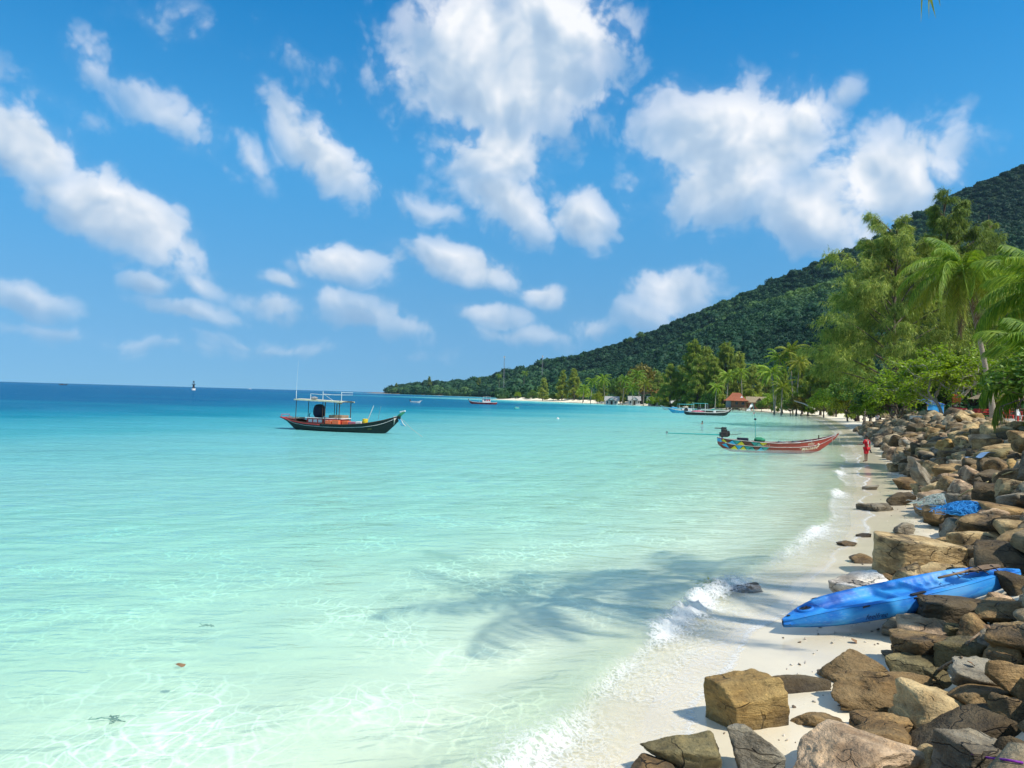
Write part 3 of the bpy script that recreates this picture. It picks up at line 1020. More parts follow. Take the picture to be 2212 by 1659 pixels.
HR = [
    (1525, 1450, 1695, 1587, OCH, 'tall blocky ochre boulder standing alone on the wet sand', dict(lvl=6, boxy=1.0, p=20, deep=0.75, yaw=0.25, rough=0.035)),
    (1640, 1456, 1792, 1499, DRK, 'low dark slab lying behind the tall ochre boulder', dict(boxy=0.7, deep=0.6)),
    (1380, 1570, 1562, 1690, GRN, 'mossy grey-green pointed boulder at the bottom edge of the picture', dict(lvl=6, boxy=0.3, p=18, deep=0.8)),
    (1350, 1640, 1480, 1720, BRN, 'brown rock cut off by the bottom edge, left of the others', dict(boxy=0.3)),
    (1578, 1570, 1695, 1690, GRY, 'grey-white boulder with an orange side, left of the big pinkish slab', dict(lvl=6, boxy=0.3, deep=0.7)),
    (1705, 1538, 1840, 1578, BRN, 'flat brown stone half sunk in sand above the pinkish slab', dict(boxy=0.5, deep=0.5)),
    (1640, 1530, 1990, 1740, PNK, 'big pinkish tan slab filling the bottom foreground', dict(lvl=6, boxy=0.6, p=16, deep=0.8, yaw=0.35, rough=0.06, lift=0.0, tilt=(8, 5), seed=4242)),
    (1788, 1447, 2085, 1550, BRN, 'long layered brown boulder behind the pinkish slab', dict(lvl=6, boxy=0.5, deep=0.5, rough=0.07, tilt=(0, 6))),
    (1768, 1397, 1918, 1480, BRN, 'brown pointed boulder left of the smooth grey-green one', dict(boxy=0.2, p=18)),
    (1917, 1413, 2032, 1490, GRN, 'smooth grey-green boulder resting on the brown ones', dict(boxy=0.2, p=10, rough=0.03)),
    (1925, 1352, 2105, 1455, BRN, 'large faceted brown boulder below the kayak', dict(lvl=6, boxy=0.6, p=20)),
    (1973, 1284, 2172, 1356, DRK, 'dark flat-topped boulder hiding the side of the kayak', dict(lvl=6, boxy=1.0, deep=0.5, p=14)),
    (1905, 1322, 1988, 1388, GRY, 'mottled grey stone tucked against the kayak bottom', dict(boxy=0.2)),
    (1795, 1247, 1936, 1324, WHT, 'pale white-topped boulder just behind the kayak', dict(Y=10.9, boxy=0.4, p=18, lift=0.10)),
    (1895, 1150, 2072, 1256, TAN, 'big rectangular tan block beyond the kayak', dict(lvl=6, boxy=1.0, p=24, deep=0.7, yaw=-0.25, rough=0.03)),
    (1965, 1212, 2092, 1250, TAN, 'flat tan rock under the big rectangular block', dict(Y=12.0, boxy=0.5)),
    (1896, 1238, 1952, 1262, BRN, 'small knobbly brown rock at the left foot of the tan block', dict(boxy=0.1)),
    (1932, 1243, 2016, 1272, TAN, 'small tan rock between the tan block and the kayak', dict(Y=11.6, boxy=0.3)),
    (1998, 1094, 2080, 1146, BRN, 'rounded dark brown boulder in front of the tangled nets', dict(boxy=0.1, p=9)),
    (1930, 1128, 1980, 1158, GRY, 'small grey rock on the sand left of the rounded brown boulder', dict(boxy=0.2)),
    (2052, 1142, 2136, 1202, TAN, 'squarish tan rock right of the big rectangular block', dict(Y=13.4, boxy=0.7)),
    (2119, 1174, 2230, 1238, TAN, 'angular tan wedge above the stern of the kayak', dict(Y=11.6, boxy=0.3, p=22)),
    (2147, 1104, 2240, 1172, DRK, 'dark brown block at the right edge, level with the nets', dict(Y=13.6, boxy=0.7)),
    (2023, 1122, 2150, 1156, DRK, 'long low dark rock below the blue net', dict(boxy=0.3, deep=0.5)),
    (1972, 1044, 2014, 1071, TAN, 'left of two square tan stones side by side', dict(boxy=1.0, p=20)),
    (2007, 1044, 2048, 1072, TAN, 'right of two square tan stones side by side', dict(boxy=0.7)),
    (1978, 1008, 2024, 1046, GRN, 'dark greenish pyramid-shaped boulder', dict(boxy=0.0, p=20)),
    (2022, 1014, 2062, 1050, GRY, 'blue-grey upright stone beside the greenish pyramid', dict(boxy=0.2)),
    (1914, 998, 1958, 1020, TAN, 'lone tan boulder on the dry sand beyond the boy', dict(boxy=0.2)),
    (1933, 1031, 1998, 1060, BRN, 'broad brown boulder at the edge of the sand', dict(boxy=0.2)),
    (1920, 943, 1982, 969, BRN, 'long smooth brown boulder right of the boy', dict(boxy=0.2, p=8, deep=0.5)),
    (2105, 1052, 2186, 1094, TAN, 'layered tan boulder above the nets', dict(boxy=0.4, rough=0.07)),
    (1914, 1064, 1980, 1094, DRK, 'slanting dark slab with a flat top near the water', dict(boxy=0.8, tilt=(0, -14), deep=0.6)),
    (1858, 1085, 1930, 1106, GRY, 'flat wet grey rock with algae in the wash', dict(boxy=0.1, sink=0.4)),
    (1850, 1150, 1880, 1162, DRK, 'small dark wet stone in the wash', dict(boxy=0.1)),
    (1862, 1045, 1896, 1059, GRY, 'low grey wet stone at the water line', dict(boxy=0.1, sink=0.4)),
    (1840, 1196, 1898, 1218, BRN, 'flat brown wet stone left of the tan block', dict(boxy=0.2, sink=0.3)),
    (1812, 1167, 1850, 1181, BRN, 'small brown stone in the shallow foam', dict(boxy=0.2)),
    (2025, 1578, 2195, 1720, GRY, 'grey block with a white top in the bottom right corner', dict(lvl=6, boxy=0.9, p=18, yaw=0.3)),
    (2150, 1592, 2300, 1720, DRK, 'dark boulder cut off by the bottom right corner', dict(boxy=0.4)),
    (1965, 1508, 2190, 1640, DRK, 'big rounded dark boulder behind the grey block', dict(lvl=6, boxy=0.2, p=9, rough=0.03)),
    (2050, 1470, 2240, 1545, BRN, 'brown rough boulder above the big rounded dark one', dict(boxy=0.4, rough=0.07)),
    (2040, 1418, 2240, 1505, GRY, 'ridged grey boulder with a pale streak at the right edge', dict(boxy=0.2, p=20)),
    (2105, 1345, 2240, 1425, GRY, 'grey boulder at the right edge beside the driftwood', dict(boxy=0.4)),
    (2100, 1290, 2240, 1352, BRN, 'sloping brown boulder below the stern of the kayak', dict(boxy=0.4, p=20)),
    (1560, 1258, 1652, 1278, DRK, 'dark rock awash with bright green algae', dict(boxy=0.1, sink=0.6, lift=-0.07)),
    (1950, 1360, 1990, 1400, TAN, 'small stone wedged under the faceted brown boulder', dict(boxy=0.3, lvl=4)),
    (1905, 1402, 1945, 1425, GRY, 'small grey stone on the sand left of the faceted boulder', dict(boxy=0.2, lvl=4)),
    (1830, 1478, 1935, 1530, DRK, 'dark stone wedged under the long layered brown boulder', dict(lvl=5, boxy=0.3)),
    (2000, 1440, 2075, 1495, GRN, 'mossy rounded stone under the ridged grey boulder', dict(lvl=5, boxy=0.2, p=9)),
    (2150, 1500, 2260, 1590, BRN, 'rusty brown stone at the right edge above the corner', dict(lvl=5, boxy=0.5)),
    (2075, 1385, 2135, 1420, OCH, 'small ochre stone below the dry leaf at the right', dict(lvl=4, boxy=0.4)),
    (2090, 1440, 2165, 1480, OCH, 'ochre stone beside the ridged grey boulder', dict(lvl=4, boxy=0.4)),
    (2165, 1235, 2260, 1300, DRK, 'dark stone beside the stern tip of the kayak', dict(lvl=5, boxy=0.4, Y=9.6)),
    (1960, 1600, 2060, 1700, TAN, 'tan stone squeezed between the pinkish slab and the grey block', dict(lvl=5, boxy=0.5)),
]
for a in HR:
    f_ = 0.72 if a[4] in (BRN, DRK, GRN) else (0.85 if a[4] in (OCH, GRY) else 1.0)
    hand_rock(*a[:4], tuple(q * f_ for q in a[4]), a[5], **a[6])


def in_view(x, y, m=60):
    px = 1106 + x / y * FPX
    return -m < px < 2212 + m


def scatter_rocks():
    rs = np.random.RandomState(21)
    P = SHORE
    seg = np.hypot(*(P[1:] - P[:-1]).T)
    L = np.concatenate([[0], np.cumsum(seg)])
    i0 = int(np.argmin(np.hypot(P[:, 0] + 5.5, P[:, 1] + 3)))
    cand = []
    nx_ = np.gradient(P[:, 1])
    ny_ = -np.gradient(P[:, 0])
    nl = np.hypot(nx_, ny_)
    nx_, ny_ = nx_ / nl, ny_ / nl
    for layer in range(3):
        n = (6500, 6500, 4000)[layer]
        s = L[i0] + rs.rand(n) ** 1.55 * 250
        for si in s:
            x0, y0 = np.interp(si, L, P[:, 0]), np.interp(si, L, P[:, 1])
            ax, ay = np.interp(si, L, nx_), np.interp(si, L, ny_)
            f = float(sstep(66, 105, np.array(y0)))
            size = float(np.clip(rs.lognormal(-0.58, 0.40), 0.26, 1.25)) * (1 + 0.25 * f)
            lo, hi = (1.9, 6.6) if f < 0.5 else (13.0, 18.5)
            d = lo + (hi - lo) * rs.rand()
            if f < 0.5 and d < lo + 0.8 and rs.rand() < 0.5:
                continue
            x, y = x0 + ax * d, y0 + ay * d
            cand.append((layer, size, x, y))
    cand.sort(key=lambda c: (c[0], -c[1]))
    xy = np.array([(c[2], c[3]) for c in cand])
    dd = shore_d(xy[:, 0], xy[:, 1])
    zz = ground_z(xy[:, 0], xy[:, 1], dd)
    grid = {}
    placed = []
    hand = np.array([(h[0], h[1], h[2], h[3]) for h in ROCKLIST])
    K0, K1 = np.array(KAYAK_A), np.array(KAYAK_B)
    for (layer, size, x, y), d, z in zip(cand, dd, zz):
        f = y > 85
        if d < (1.7 if not f else 11):
            continue
        if y < 1.0 or not in_view(x, y, 170):
            continue
        if y < 4.2 and abs(x) < 1.4:
            continue
        if y < 9.2:
            pxx = 1106 + x / y * FPX
            if layer > 1 or (layer == 1 and pxx < 1960):
                continue
            size = min(size, 0.5 if pxx < 1960 else 0.62)
            z -= size * (0.16 if pxx < 1960 else 0.04)
        r = size * 0.5
        if y < 24:
            q = np.hypot(hand[:, 0] - x, hand[:, 1] - y)
            if (q < (hand[:, 2] + r) * (0.78 if y > 9.2 or x / y < 0.53 else 0.52)).any():
                continue
            # leave the kayak its bed
            e = K1[:2] - K0[:2]
            t = np.clip(((x - K0[0]) * e[0] + (y - K0[1]) * e[1]) / (e @ e), 0, 1)
            kd = math.hypot(x - K0[0] - t * e[0], y - K0[1] - t * e[1])
            if kd < 0.40 + r * 0.8:
                continue
            # nothing may stand between the lens and the boulders that were placed one by one
            px = 1106 + x / y * FPX
            if 1780 < px < 2225 and 8.4 < y < 10.6 and z + size * 0.6 > CAMZ - y * (1250 - 885 + (2204 - px) * 0.20) / FPX:
                continue
            if 1100 < px < 1780 + max(0, (y - 6.5)) * 40 and y < 9:
                continue
        key = (int(x // 1.4), int(y // 1.4))
        ok = True
        for a in (-1, 0, 1):
            for b in (-1, 0, 1):
                for (l2, x2, y2, r2) in grid.get((key[0] + a, key[1] + b), ()):
                    lim = (0.66 if l2 == layer else 0.36) * (r + r2)
                    if (x - x2) ** 2 + (y - y2) ** 2 < lim * lim:
                        ok = False
        if not ok:
            continue
        grid.setdefault(key, []).append((layer, x, y, r))
        placed.append((size / y, layer, size, x, y, z))
    placed.sort(reverse=True)
    n_one = 245
    pal = [TAN, BRN, TAN, GRY, TAN, BRN, PNK, DRK, OCH, BRN, GRN, DRK]
    VV, FF, nb_ = [], [], 0
    zones = [(0, 'boulder in the near part of the rock heap, right of the kayak and nets'), (13, 'boulder in the rock heap beside the tangled nets'), (20, 'boulder in the rock heap inland of the boy in red'), (34, 'boulder in the far rock heap in front of the leaning palm')]
    cut = [' standing', ' lying', ' at ', ' left', ' behind', ' under', ' resting', ' tucked', ' filling', ' below', ' above', ' in ', ' on ', ' between', ' beyond', ' just', ' cut', ' with', ' hiding', ' beside', ' near', ' right of', ' half', ' level', ' awash', ' squeezed', ' wedged']
    marks = []
    for mx_, my_, lb in LANDMARK:
        k = min([lb.find(c_) for c_ in cut if lb.find(c_) > 0] or [len(lb)])
        marks.append((mx_, my_, lb[:k] if len(lb[:k].split()) > 1 else lb))
    marks += [(1871, 970, 'boy in red'), (2042, 1085, 'white net'), (2098, 1104, 'blue net'), (2146, 905, 'foot of the leaning palm'), (2012, 880, 'blue shelter'), (2120, 990, 'blue tarpaulin strip'), (2066, 880, 'red-orange board'), (1900, 915, 'person standing by the far rocks'), (2186, 893, 'thatched bar')]
    names_ = [q[2] for q in marks]
    marks = [q for q in marks if names_.count(q[2]) == 1 and not q[2].startswith(('left of', 'right of'))]
    cname = {TAN: 'tan', BRN: 'brown', DRK: 'dark', GRY: 'grey', PNK: 'pinkish', GRN: 'greenish', OCH: 'ochre'}
    singles = []
    placed.sort(key=lambda q: (not (q[3] / q[4] * FPX + 1106 < 2215 + 0.3 * q[2] / q[4] * FPX), -q[0]))
    for k, (app, layer, size, x, y, z) in enumerate(placed):
        asp = rs.uniform(0.7, 1.25)
        hgt = size * rs.uniform(0.5, 0.85)
        rot = (rs.uniform(-0.3, 0.3), rs.uniform(-0.3, 0.3), rs.uniform(0, 6.28))
        zc = z + hgt * (0.26 + 0.26 * layer)
        if k < n_one:
            o = obj('boulder', _protos[rs.randint(18)], loc=(x, y, zc), rot=rot, scale=(size, size * asp, hgt))
            c = pal[rs.randint(len(pal))]
            f = rs.uniform(0.8, 1.2)
            o.color = (c[0] * f, c[1] * f, c[2] * f, 1)
            v = Vector((x, y, zc)) - Vector((0, 0, CAMZ))
            px, py = 1106 + FPX * v.dot(RIGHT) / v.dot(FWD), 829.5 - FPX * v.dot(UPV) / v.dot(FWD)
            near = sorted(marks, key=lambda q: (q[0] - px) ** 2 + (q[1] - py) ** 2)[0]
            dx_, dy_ = px - near[0], py - near[1]
            rel = ('right of' if dx_ > 0 else 'left of') if abs(dx_) > abs(dy_) else ('below' if dy_ > 0 else 'above')
            dist = math.hypot(dx_, dy_)
            far_ = 'just ' if dist < 45 else ('' if dist < 110 else 'well ')
            sz = 'large ' if size > 0.85 else ('small ' if size < 0.5 else '')
            lab = sz + cname[c] + ' boulder ' + far_ + rel + ' the ' + near[2]
            tag(o, lab, 'boulder', 'boulders of the rock revetment')
            singles.append((px, o))
        else:
            V, F = _lows[rs.randint(18)]
            if y > 45:
                V, F = _tiny[rs.randint(18)]
            q = np.array(Euler(rot).to_matrix())
            VV.append((V * np.array([size, size * asp, hgt])) @ q.T + np.array([x, y, zc]))
            FF.append(F + nb_)
            nb_ += len(V)
    by = {}
    for px, o in sorted(singles, key=lambda q: q[0]):
        by.setdefault(o['label'], []).append(o)
    word = ['leftmost', 'second from left', 'third from left', 'fourth from left', 'fifth from left', 'sixth from left', 'seventh from left']
    for lb, os_ in by.items():
        if len(os_) > 1:
            for q, o in enumerate(os_[:7]):
                o['label'] = lb + ', ' + word[q]
    o = obj('boulder_heap', mesh('boulder_heap', np.vstack(VV), np.vstack(FF), ROCKS, smooth=True))
    kind(o, 'stuff', 'heap of tan and brown boulders along the top of the beach', 'boulders')
    print('rocks', len(placed))


_tiny = [rock_shape(900 + k, 2, boxy=(k % 3) * 0.45, p=12, rough=0.05) for k in range(18)]
KAYAK_A = D(1690, 1347, 9.55)          # bow (left tip)
KAYAK_B = D(2204, 1238, 10.25)         # stern (right tip)
scatter_rocks()

# ------------------------------------------------------------------ foliage toolkit
def unit(v):
    return v / np.maximum(np.linalg.norm(v, axis=-1, keepdims=True), 1e-9)


def leaf_quads(C, Dv, N, ln, wd, bend=0.0):
    """diamond leaves: base C, direction Dv, facing N"""
    Dv = unit(Dv)
    Sd = unit(np.cross(Dv, N))
    ln = np.broadcast_to(np.asarray(ln, float), (len(C),))[:, None]
    wd = np.broadcast_to(np.asarray(wd, float), (len(C),))[:, None]
    mid = C + Dv * ln * 0.45
    tip = C + Dv * ln
    tip = tip - np.array([0, 0, 1.0]) * ln * bend
    V = np.stack([C, mid + Sd * wd / 2, tip, mid - Sd * wd / 2], 1).reshape(-1, 3)
    F = np.arange(len(C) * 4).reshape(-1, 4)
    return V, F


def join(parts):
    V, F, b = [], {}, 0
    for v, f in parts:
        V.append(v)
        f = np.asarray(f)
        F.setdefault(f.shape[1], []).append(f + b)
        b += len(v)
    return np.vstack(V), [np.vstack(x) for x in F.values()]


def tube_np(P, rad, n=6):
    m = MB().tube(P, rad, n, cap=False)
    return np.array(m.v), np.array(m.f)


BARK_PALM = simple('palm_bark', (0.34, 0.29, 0.22), (0.20, 0.165, 0.12), 9, 0.85, 0.6, 30, stretch=(1, 1, 4))
BARK = simple('tree_bark', (0.13, 0.10, 0.075), (0.07, 0.055, 0.04), 7, 0.9, 0.6, 25, stretch=(1, 1, 0.3))
BARK_PALE = simple('pale_bark', (0.42, 0.38, 0.32), (0.27, 0.23, 0.18), 7, 0.85, 0.5, 25)
L_PALM = leaf_mat('palm_leaf', ((0.06, 0.14, 0.012), (0.17, 0.295, 0.022), (0.36, 0.44, 0.05)), 0.38, 0.5, 0.25)
L_PALM_Y = leaf_mat('palm_leaf_yellow', ((0.11, 0.16, 0.012), (0.23, 0.28, 0.024), (0.38, 0.37, 0.06)), 0.42, 0.5, 0.25)
L_DEAD = leaf_mat('palm_leaf_dead', ((0.09, 0.06, 0.03), (0.16, 0.10, 0.05), (0.24, 0.17, 0.09)), 0.2, 0.7)
L_CAS = leaf_mat('casuarina_needles', ((0.035, 0.080, 0.016), (0.20, 0.29, 0.048), (0.52, 0.56, 0.125)), 0.32, 0.6)
L_CASL = leaf_mat('casuarina_needles_light', ((0.12, 0.19, 0.025), (0.25, 0.33, 0.05), (0.42, 0.46, 0.10)), 0.4, 0.6)
L_BROAD = leaf_mat('broad_leaf', ((0.032, 0.09, 0.014), (0.09, 0.19, 0.024), (0.20, 0.30, 0.045)), 0.35, 0.45)
L_ALM = leaf_mat('almond_leaf', ((0.12, 0.22, 0.012), (0.23, 0.36, 0.024), (0.36, 0.47, 0.055)), 0.5, 0.4)
L_LIME = leaf_mat('lime_leaf', ((0.14, 0.19, 0.012), (0.25, 0.30, 0.02), (0.36, 0.38, 0.04)), 0.5, 0.45)
L_RUST = leaf_mat('rusty_leaf', ((0.12, 0.12, 0.02), (0.22, 0.19, 0.035), (0.32, 0.25, 0.05)), 0.4, 0.5)
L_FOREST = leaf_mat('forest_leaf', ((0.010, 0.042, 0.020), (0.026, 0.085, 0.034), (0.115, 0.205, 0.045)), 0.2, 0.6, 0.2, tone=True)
RS = np.random.RandomState(5)


def frond(seed, L=4.2, a0=40, droop=90, nl=46, ll=0.95, wind=0.0, w=0.055, fold=0.75):
    """one palm leaf along +X: arching rib with two rows of hanging leaflets"""
    rs = np.random.RandomState(seed)
    t = np.linspace(0, 1, 15)
    ang = np.radians(a0 - droop * t ** 1.25)
    dx, dz = np.cos(ang), np.sin(ang)
    x = np.concatenate([[0], np.cumsum((dx[1:] + dx[:-1]) / 2)]) / 14 * L
    z = np.concatenate([[0], np.cumsum((dz[1:] + dz[:-1]) / 2)]) / 14 * L
    y = wind * L * t ** 2
    P = np.stack([x, y, z], 1)
    parts = [tube_np(P, list(0.045 * (1 - t) ** 0.8 + 0.008), 4)]
    ts = np.linspace(0.16, 0.995, nl)
    for side in (-1, 1):
        tq = np.clip(ts + rs.uniform(-0.006, 0.006, nl), 0, 1)
        C = np.stack([np.interp(tq, t, P[:, k]) for k in range(3)], 1)
        a = np.interp(tq, t, ang)
        fw = np.stack([np.cos(a), 0 * a, np.sin(a)], 1)
        upv = np.stack([-np.sin(a), 0 * a, np.cos(a)], 1)
        sd = np.array([0, side, 0.0])[None]
        spread = np.interp(tq, [0.1, 0.5, 1], [1.0, 0.85, 0.35])[:, None]
        dirn = unit(sd * spread + fw * (0.55 + 0.5 * tq[:, None]) + upv * (0.25 - fold * rs.uniform(0.6, 1.2, (nl, 1))))
        ln = ll * np.interp(tq, [0.1, 0.3, 0.7, 1], [0.6, 1, 0.95, 0.45]) * rs.uniform(0.82, 1.1, nl)
        droop2 = unit(dirn + np.array([0, wind * 0.6, -0.95])[None] * rs.uniform(0.6, 1.15, (nl, 1)))
        nrm = unit(np.cross(dirn, fw) + 1e-3)
        sv = unit(fw + 0.2 * upv)
        mid = C + dirn * ln[:, None] * 0.48
        tip = mid + droop2 * ln[:, None] * 0.55
        ww = w * rs.uniform(0.8, 1.2, (nl, 1))
        V = np.stack([C - sv * ww * 0.35, C + sv * ww * 0.35, mid + sv * ww * 0.5, mid - sv * ww * 0.5, tip], 1).reshape(-1, 3)
        i = np.arange(nl)[:, None] * 5
        parts.append((V, np.hstack([i, i + 1, i + 2, i + 3])))
        parts.append((V, np.hstack([i + 3, i + 2, i + 4])))
    return join(parts)


def palm_crown_np(seed, R0=4.0, n=18, nl=22, w=0.12, ll=0.95, lean=(-0.25, 0, 0)):
    rs = np.random.RandomState(seed)
    parts = []
    for i in range(n):
        f = i / (n - 1)
        a0 = 78 - 105 * f + rs.uniform(-8, 8)
        V, F = frond(seed * 50 + i, R0 * rs.uniform(0.85, 1.08), a0, rs.uniform(65, 105), nl, ll, rs.uniform(-.15, .15), w)
        az_ = i * 2.399 + rs.uniform(-0.25, 0.25)
        q = np.array((Euler((0, 0, az_))).to_matrix())
        V = V @ q.T
        V[:, 0] += lean[0] * np.hypot(V[:, 0], V[:, 1]) * 0.5
        for f_ in F:
            parts.append((V, f_))
    return join(parts)


def trunk_path(h, lean, n=14, curve=0.5):
    out = []
    for k in range(n):
        t = k / (n - 1)
        q = t ** (1 + curve)
        out.append((lean[0] * q, lean[1] * q, h * t))
    return out


def palm_trunk(h, lean, r0=0.17, r1=0.10, rings=True, curve=0.4, n=8):
    m = 60 if rings else 10
    P = trunk_path(h, lean, m, curve)
    rad = []
    for k in range(m):
        t = k / (m - 1)
        r = r1 + (r0 - r1) * (1 - t) + 0.13 * math.exp(-t * 14)
        if rings:
            r *= 1 + 0.05 * (k % 2)
        rad.append(r)
    return MB().tube(P, rad, n)


_palm_crowns = [mesh('crown', *palm_crown_np(40 + k, R0=4.8, n=23, nl=22, w=0.19), L_PALM) for k in range(4)]
_palm_crowns_y = [mesh('crown', *palm_crown_np(60 + k, R0=4.8, n=21, nl=22, w=0.19), L_PALM_Y) for k in range(2)]


def far_palm(px, ytop, Y, label, lean=(0.6, 0), base=None, yellow=False, k=0, r=1.0, group='coconut palms along the far shore', zb=None):
    """px, ytop: where the middle of the crown shows"""
    c = D(px, ytop, Y)
    bx, by = c.x - lean[0], Y - lean[1]
    zb = gz(bx, by) if zb is None else zb
    t = thing('coconut_palm', label, 'palm tree', (bx, by, zb - 0.1), 0, group)
    h = c.z - zb + 0.1
    palm_trunk(h, lean, 0.19, 0.12, False, 0.6).build('trunk', BARK_PALM, t, smooth=True)
    me = (_palm_crowns_y if yellow else _palm_crowns)[k % (2 if yellow else 4)]
    obj('crown', me, t, (lean[0], lean[1], h), (0, 0, k * 1.3), r)
    return t


# ------------------------------------------------------------------ casuarina (she-oak): drooping feathery plumes
def casuarina_np(seed, H, Wd, ntuft, tl, tw, lean=(0, 0), low=0.16, plume=1.0, per=7, nlimb=38, top=0.5):
    rs = np.random.RandomState(seed)
    wood, C, DR = [], [], []
    P = np.array(trunk_path(H * 0.97, (lean[0], lean[1]), 16, 0.6))
    P[:, :2] += np.cumsum(rs.normal(0, H * 0.006, (16, 2)), 0)
    wood.append(tube_np(P, list(np.interp(np.linspace(0, 1, 16), [0, 0.1, 1], [H * 0.020, H * 0.014, H * 0.0015])), 7))
    wt = []
    limbs = []
    for i in range(nlimb):
        f = low + (0.97 - low) * (i + rs.rand()) / nlimb
        base = np.array([np.interp(f, np.linspace(0, 1, 16), P[:, k]) for k in range(3)])
        prof = (0.55 + 0.45 * math.sin(math.pi * min(1, (f - low) / (0.95 - low) * 0.8 + 0.18))) * (1 - f * top) * rs.uniform(0.55, 1.15)
        ln = Wd * prof
        a = i * 2.4 + rs.uniform(-0.6, 0.6)
        el = np.radians(rs.uniform(18, 42) + 30 * f)
        q = []
        for k in range(7):
            s = k / 6
            rad = ln * s * math.cos(el)
            up = ln * (math.sin(el) * s - 0.22 * s * s)
            q.append(base + np.array([math.cos(a) * rad, math.sin(a) * rad, up]))
        q = np.array(q)
        wood.append(tube_np(q, list(np.linspace(H * 0.0045, H * 0.0008, 7)), 4))
        limbs.append((q, ln, a))
        wt.append(ln)
    wt = np.array(wt) / sum(wt)
    cnt = rs.multinomial(ntuft, wt)
    for (q, ln, a), n in zip(limbs, cnt):
        # side sprays on every limb
        ns = max(3, int(n / 48))
        for j in range(ns):
            s = 0.22 + 0.78 * (j + rs.rand()) / ns
            b = np.array([np.interp(s, np.linspace(0, 1, 7), q[:, k]) for k in range(3)])
            a2 = a + rs.choice([-1, 1]) * rs.uniform(0.2, 1.2)
            l2 = ln * 0.34 * (1.15 - s * 0.6) * plume
            m = max(2, n // ns)
            u = rs.rand(m) ** 0.8
            c = b[None] + np.stack([math.cos(a2) * u * l2, math.sin(a2) * u * l2, u * l2 * (0.55 - 0.55 * u)], 1)
            c += rs.normal(0, 0.035 * ln + 0.10, (m, 3)) * np.array([1, 1, 0.8])
            C.append(c)
            DR.append(np.tile([math.cos(a2), math.sin(a2), 0.1], (m, 1)))
    C, DR = np.vstack(C), np.vstack(DR)
    n = len(C)
    Cr = np.repeat(C, per, 0)
    dirs = np.repeat(DR, per, 0) * 0.45 + rs.normal(0, 0.5, (n * per, 3)) + np.array([0, 0, -0.55])
    nrm = rs.normal(size=(n * per, 3))
    lv = leaf_quads(Cr, dirs, nrm, tl * rs.uniform(0.6, 1.3, n * per), tw, bend=0.25)
    return join(wood), lv


def tree_obj(name, label, cat, loc, wood, leaves, bark, leafm, group=None, rotz=0.0, scale=1.0):
    t = thing(name, label, cat, loc, rotz, group)
    t.scale = (scale,) * 3
    obj('trunk', mesh('trunk', wood[0], wood[1], bark, smooth=True) if not isinstance(wood, bpy.types.Mesh) else wood, t)
    obj('crown', mesh('crown', leaves[0], leaves[1], leafm) if not isinstance(leaves, bpy.types.Mesh) else leaves, t)
    return t


# ------------------------------------------------------------------ broadleaf tree: clumps of leaves on forking limbs
def broad_np(seed, H, Wd, nclump, per, ls, low=0.3, flat=0.6, spread=1.0, leafasp=0.6):
    rs = np.random.RandomState(seed)
    wood = []
    fork = np.array([rs.normal(0, 0.05 * Wd), rs.normal(0, 0.05 * Wd), H * low])
    wood.append(tube_np([(0, 0, -0.1), (fork[0] * 0.3, fork[1] * 0.3, H * low * 0.5), tuple(fork)], [H * 0.03, H * 0.024, H * 0.02], 7))
    C = []
    for i in range(nclump):
        a = i * 2.4 + rs.uniform(-0.4, 0.4)
        rad = math.sqrt((i + 0.5) / nclump) * Wd * 0.5 * spread
        top = H * (low + (1 - low) * math.sqrt(max(0.0, 1 - (rad / (Wd * 0.53)) ** 2)) * 0.93)
        bot = H * low * 1.02
        z = bot + (top - bot) * (1 - (1 - rs.rand()) ** 2.2 * 0.8)
        c = np.array([math.cos(a) * rad, math.sin(a) * rad, z]) + rs.normal(0, 0.03 * Wd, 3)
        C.append(c)
        if i % 3 == 0:
            m1 = fork + (c - fork) * 0.45 + np.array([0, 0, -0.06 * H]) + rs.normal(0, 0.02 * Wd, 3)
            wood.append(tube_np([tuple(fork), tuple(m1), tuple(c)], [H * 0.013, H * 0.008, H * 0.003], 5))
    C = np.array(C)
    r = Wd * 0.5 / math.sqrt(nclump) * 1.7
    n = nclump * per
    v = unit(rs.normal(size=(n, 3)))
    sz = np.repeat(rs.uniform(0.7, 1.25, nclump), per)[:, None]
    pts = np.repeat(C, per, 0) + v * np.array([1, 1, flat]) * r * sz * rs.uniform(0.35, 1.0, (n, 1)) ** 0.5
    nr = unit(v * 0.8 + rs.normal(0, 0.45, (n, 3)) + np.array([0, 0, 0.45]))
    dr = unit(np.cross(nr, rs.normal(size=(n, 3))))
    lv = leaf_quads(pts, dr, nr, ls * rs.uniform(0.7, 1.3, n), ls * leafasp)
    return join(wood), lv


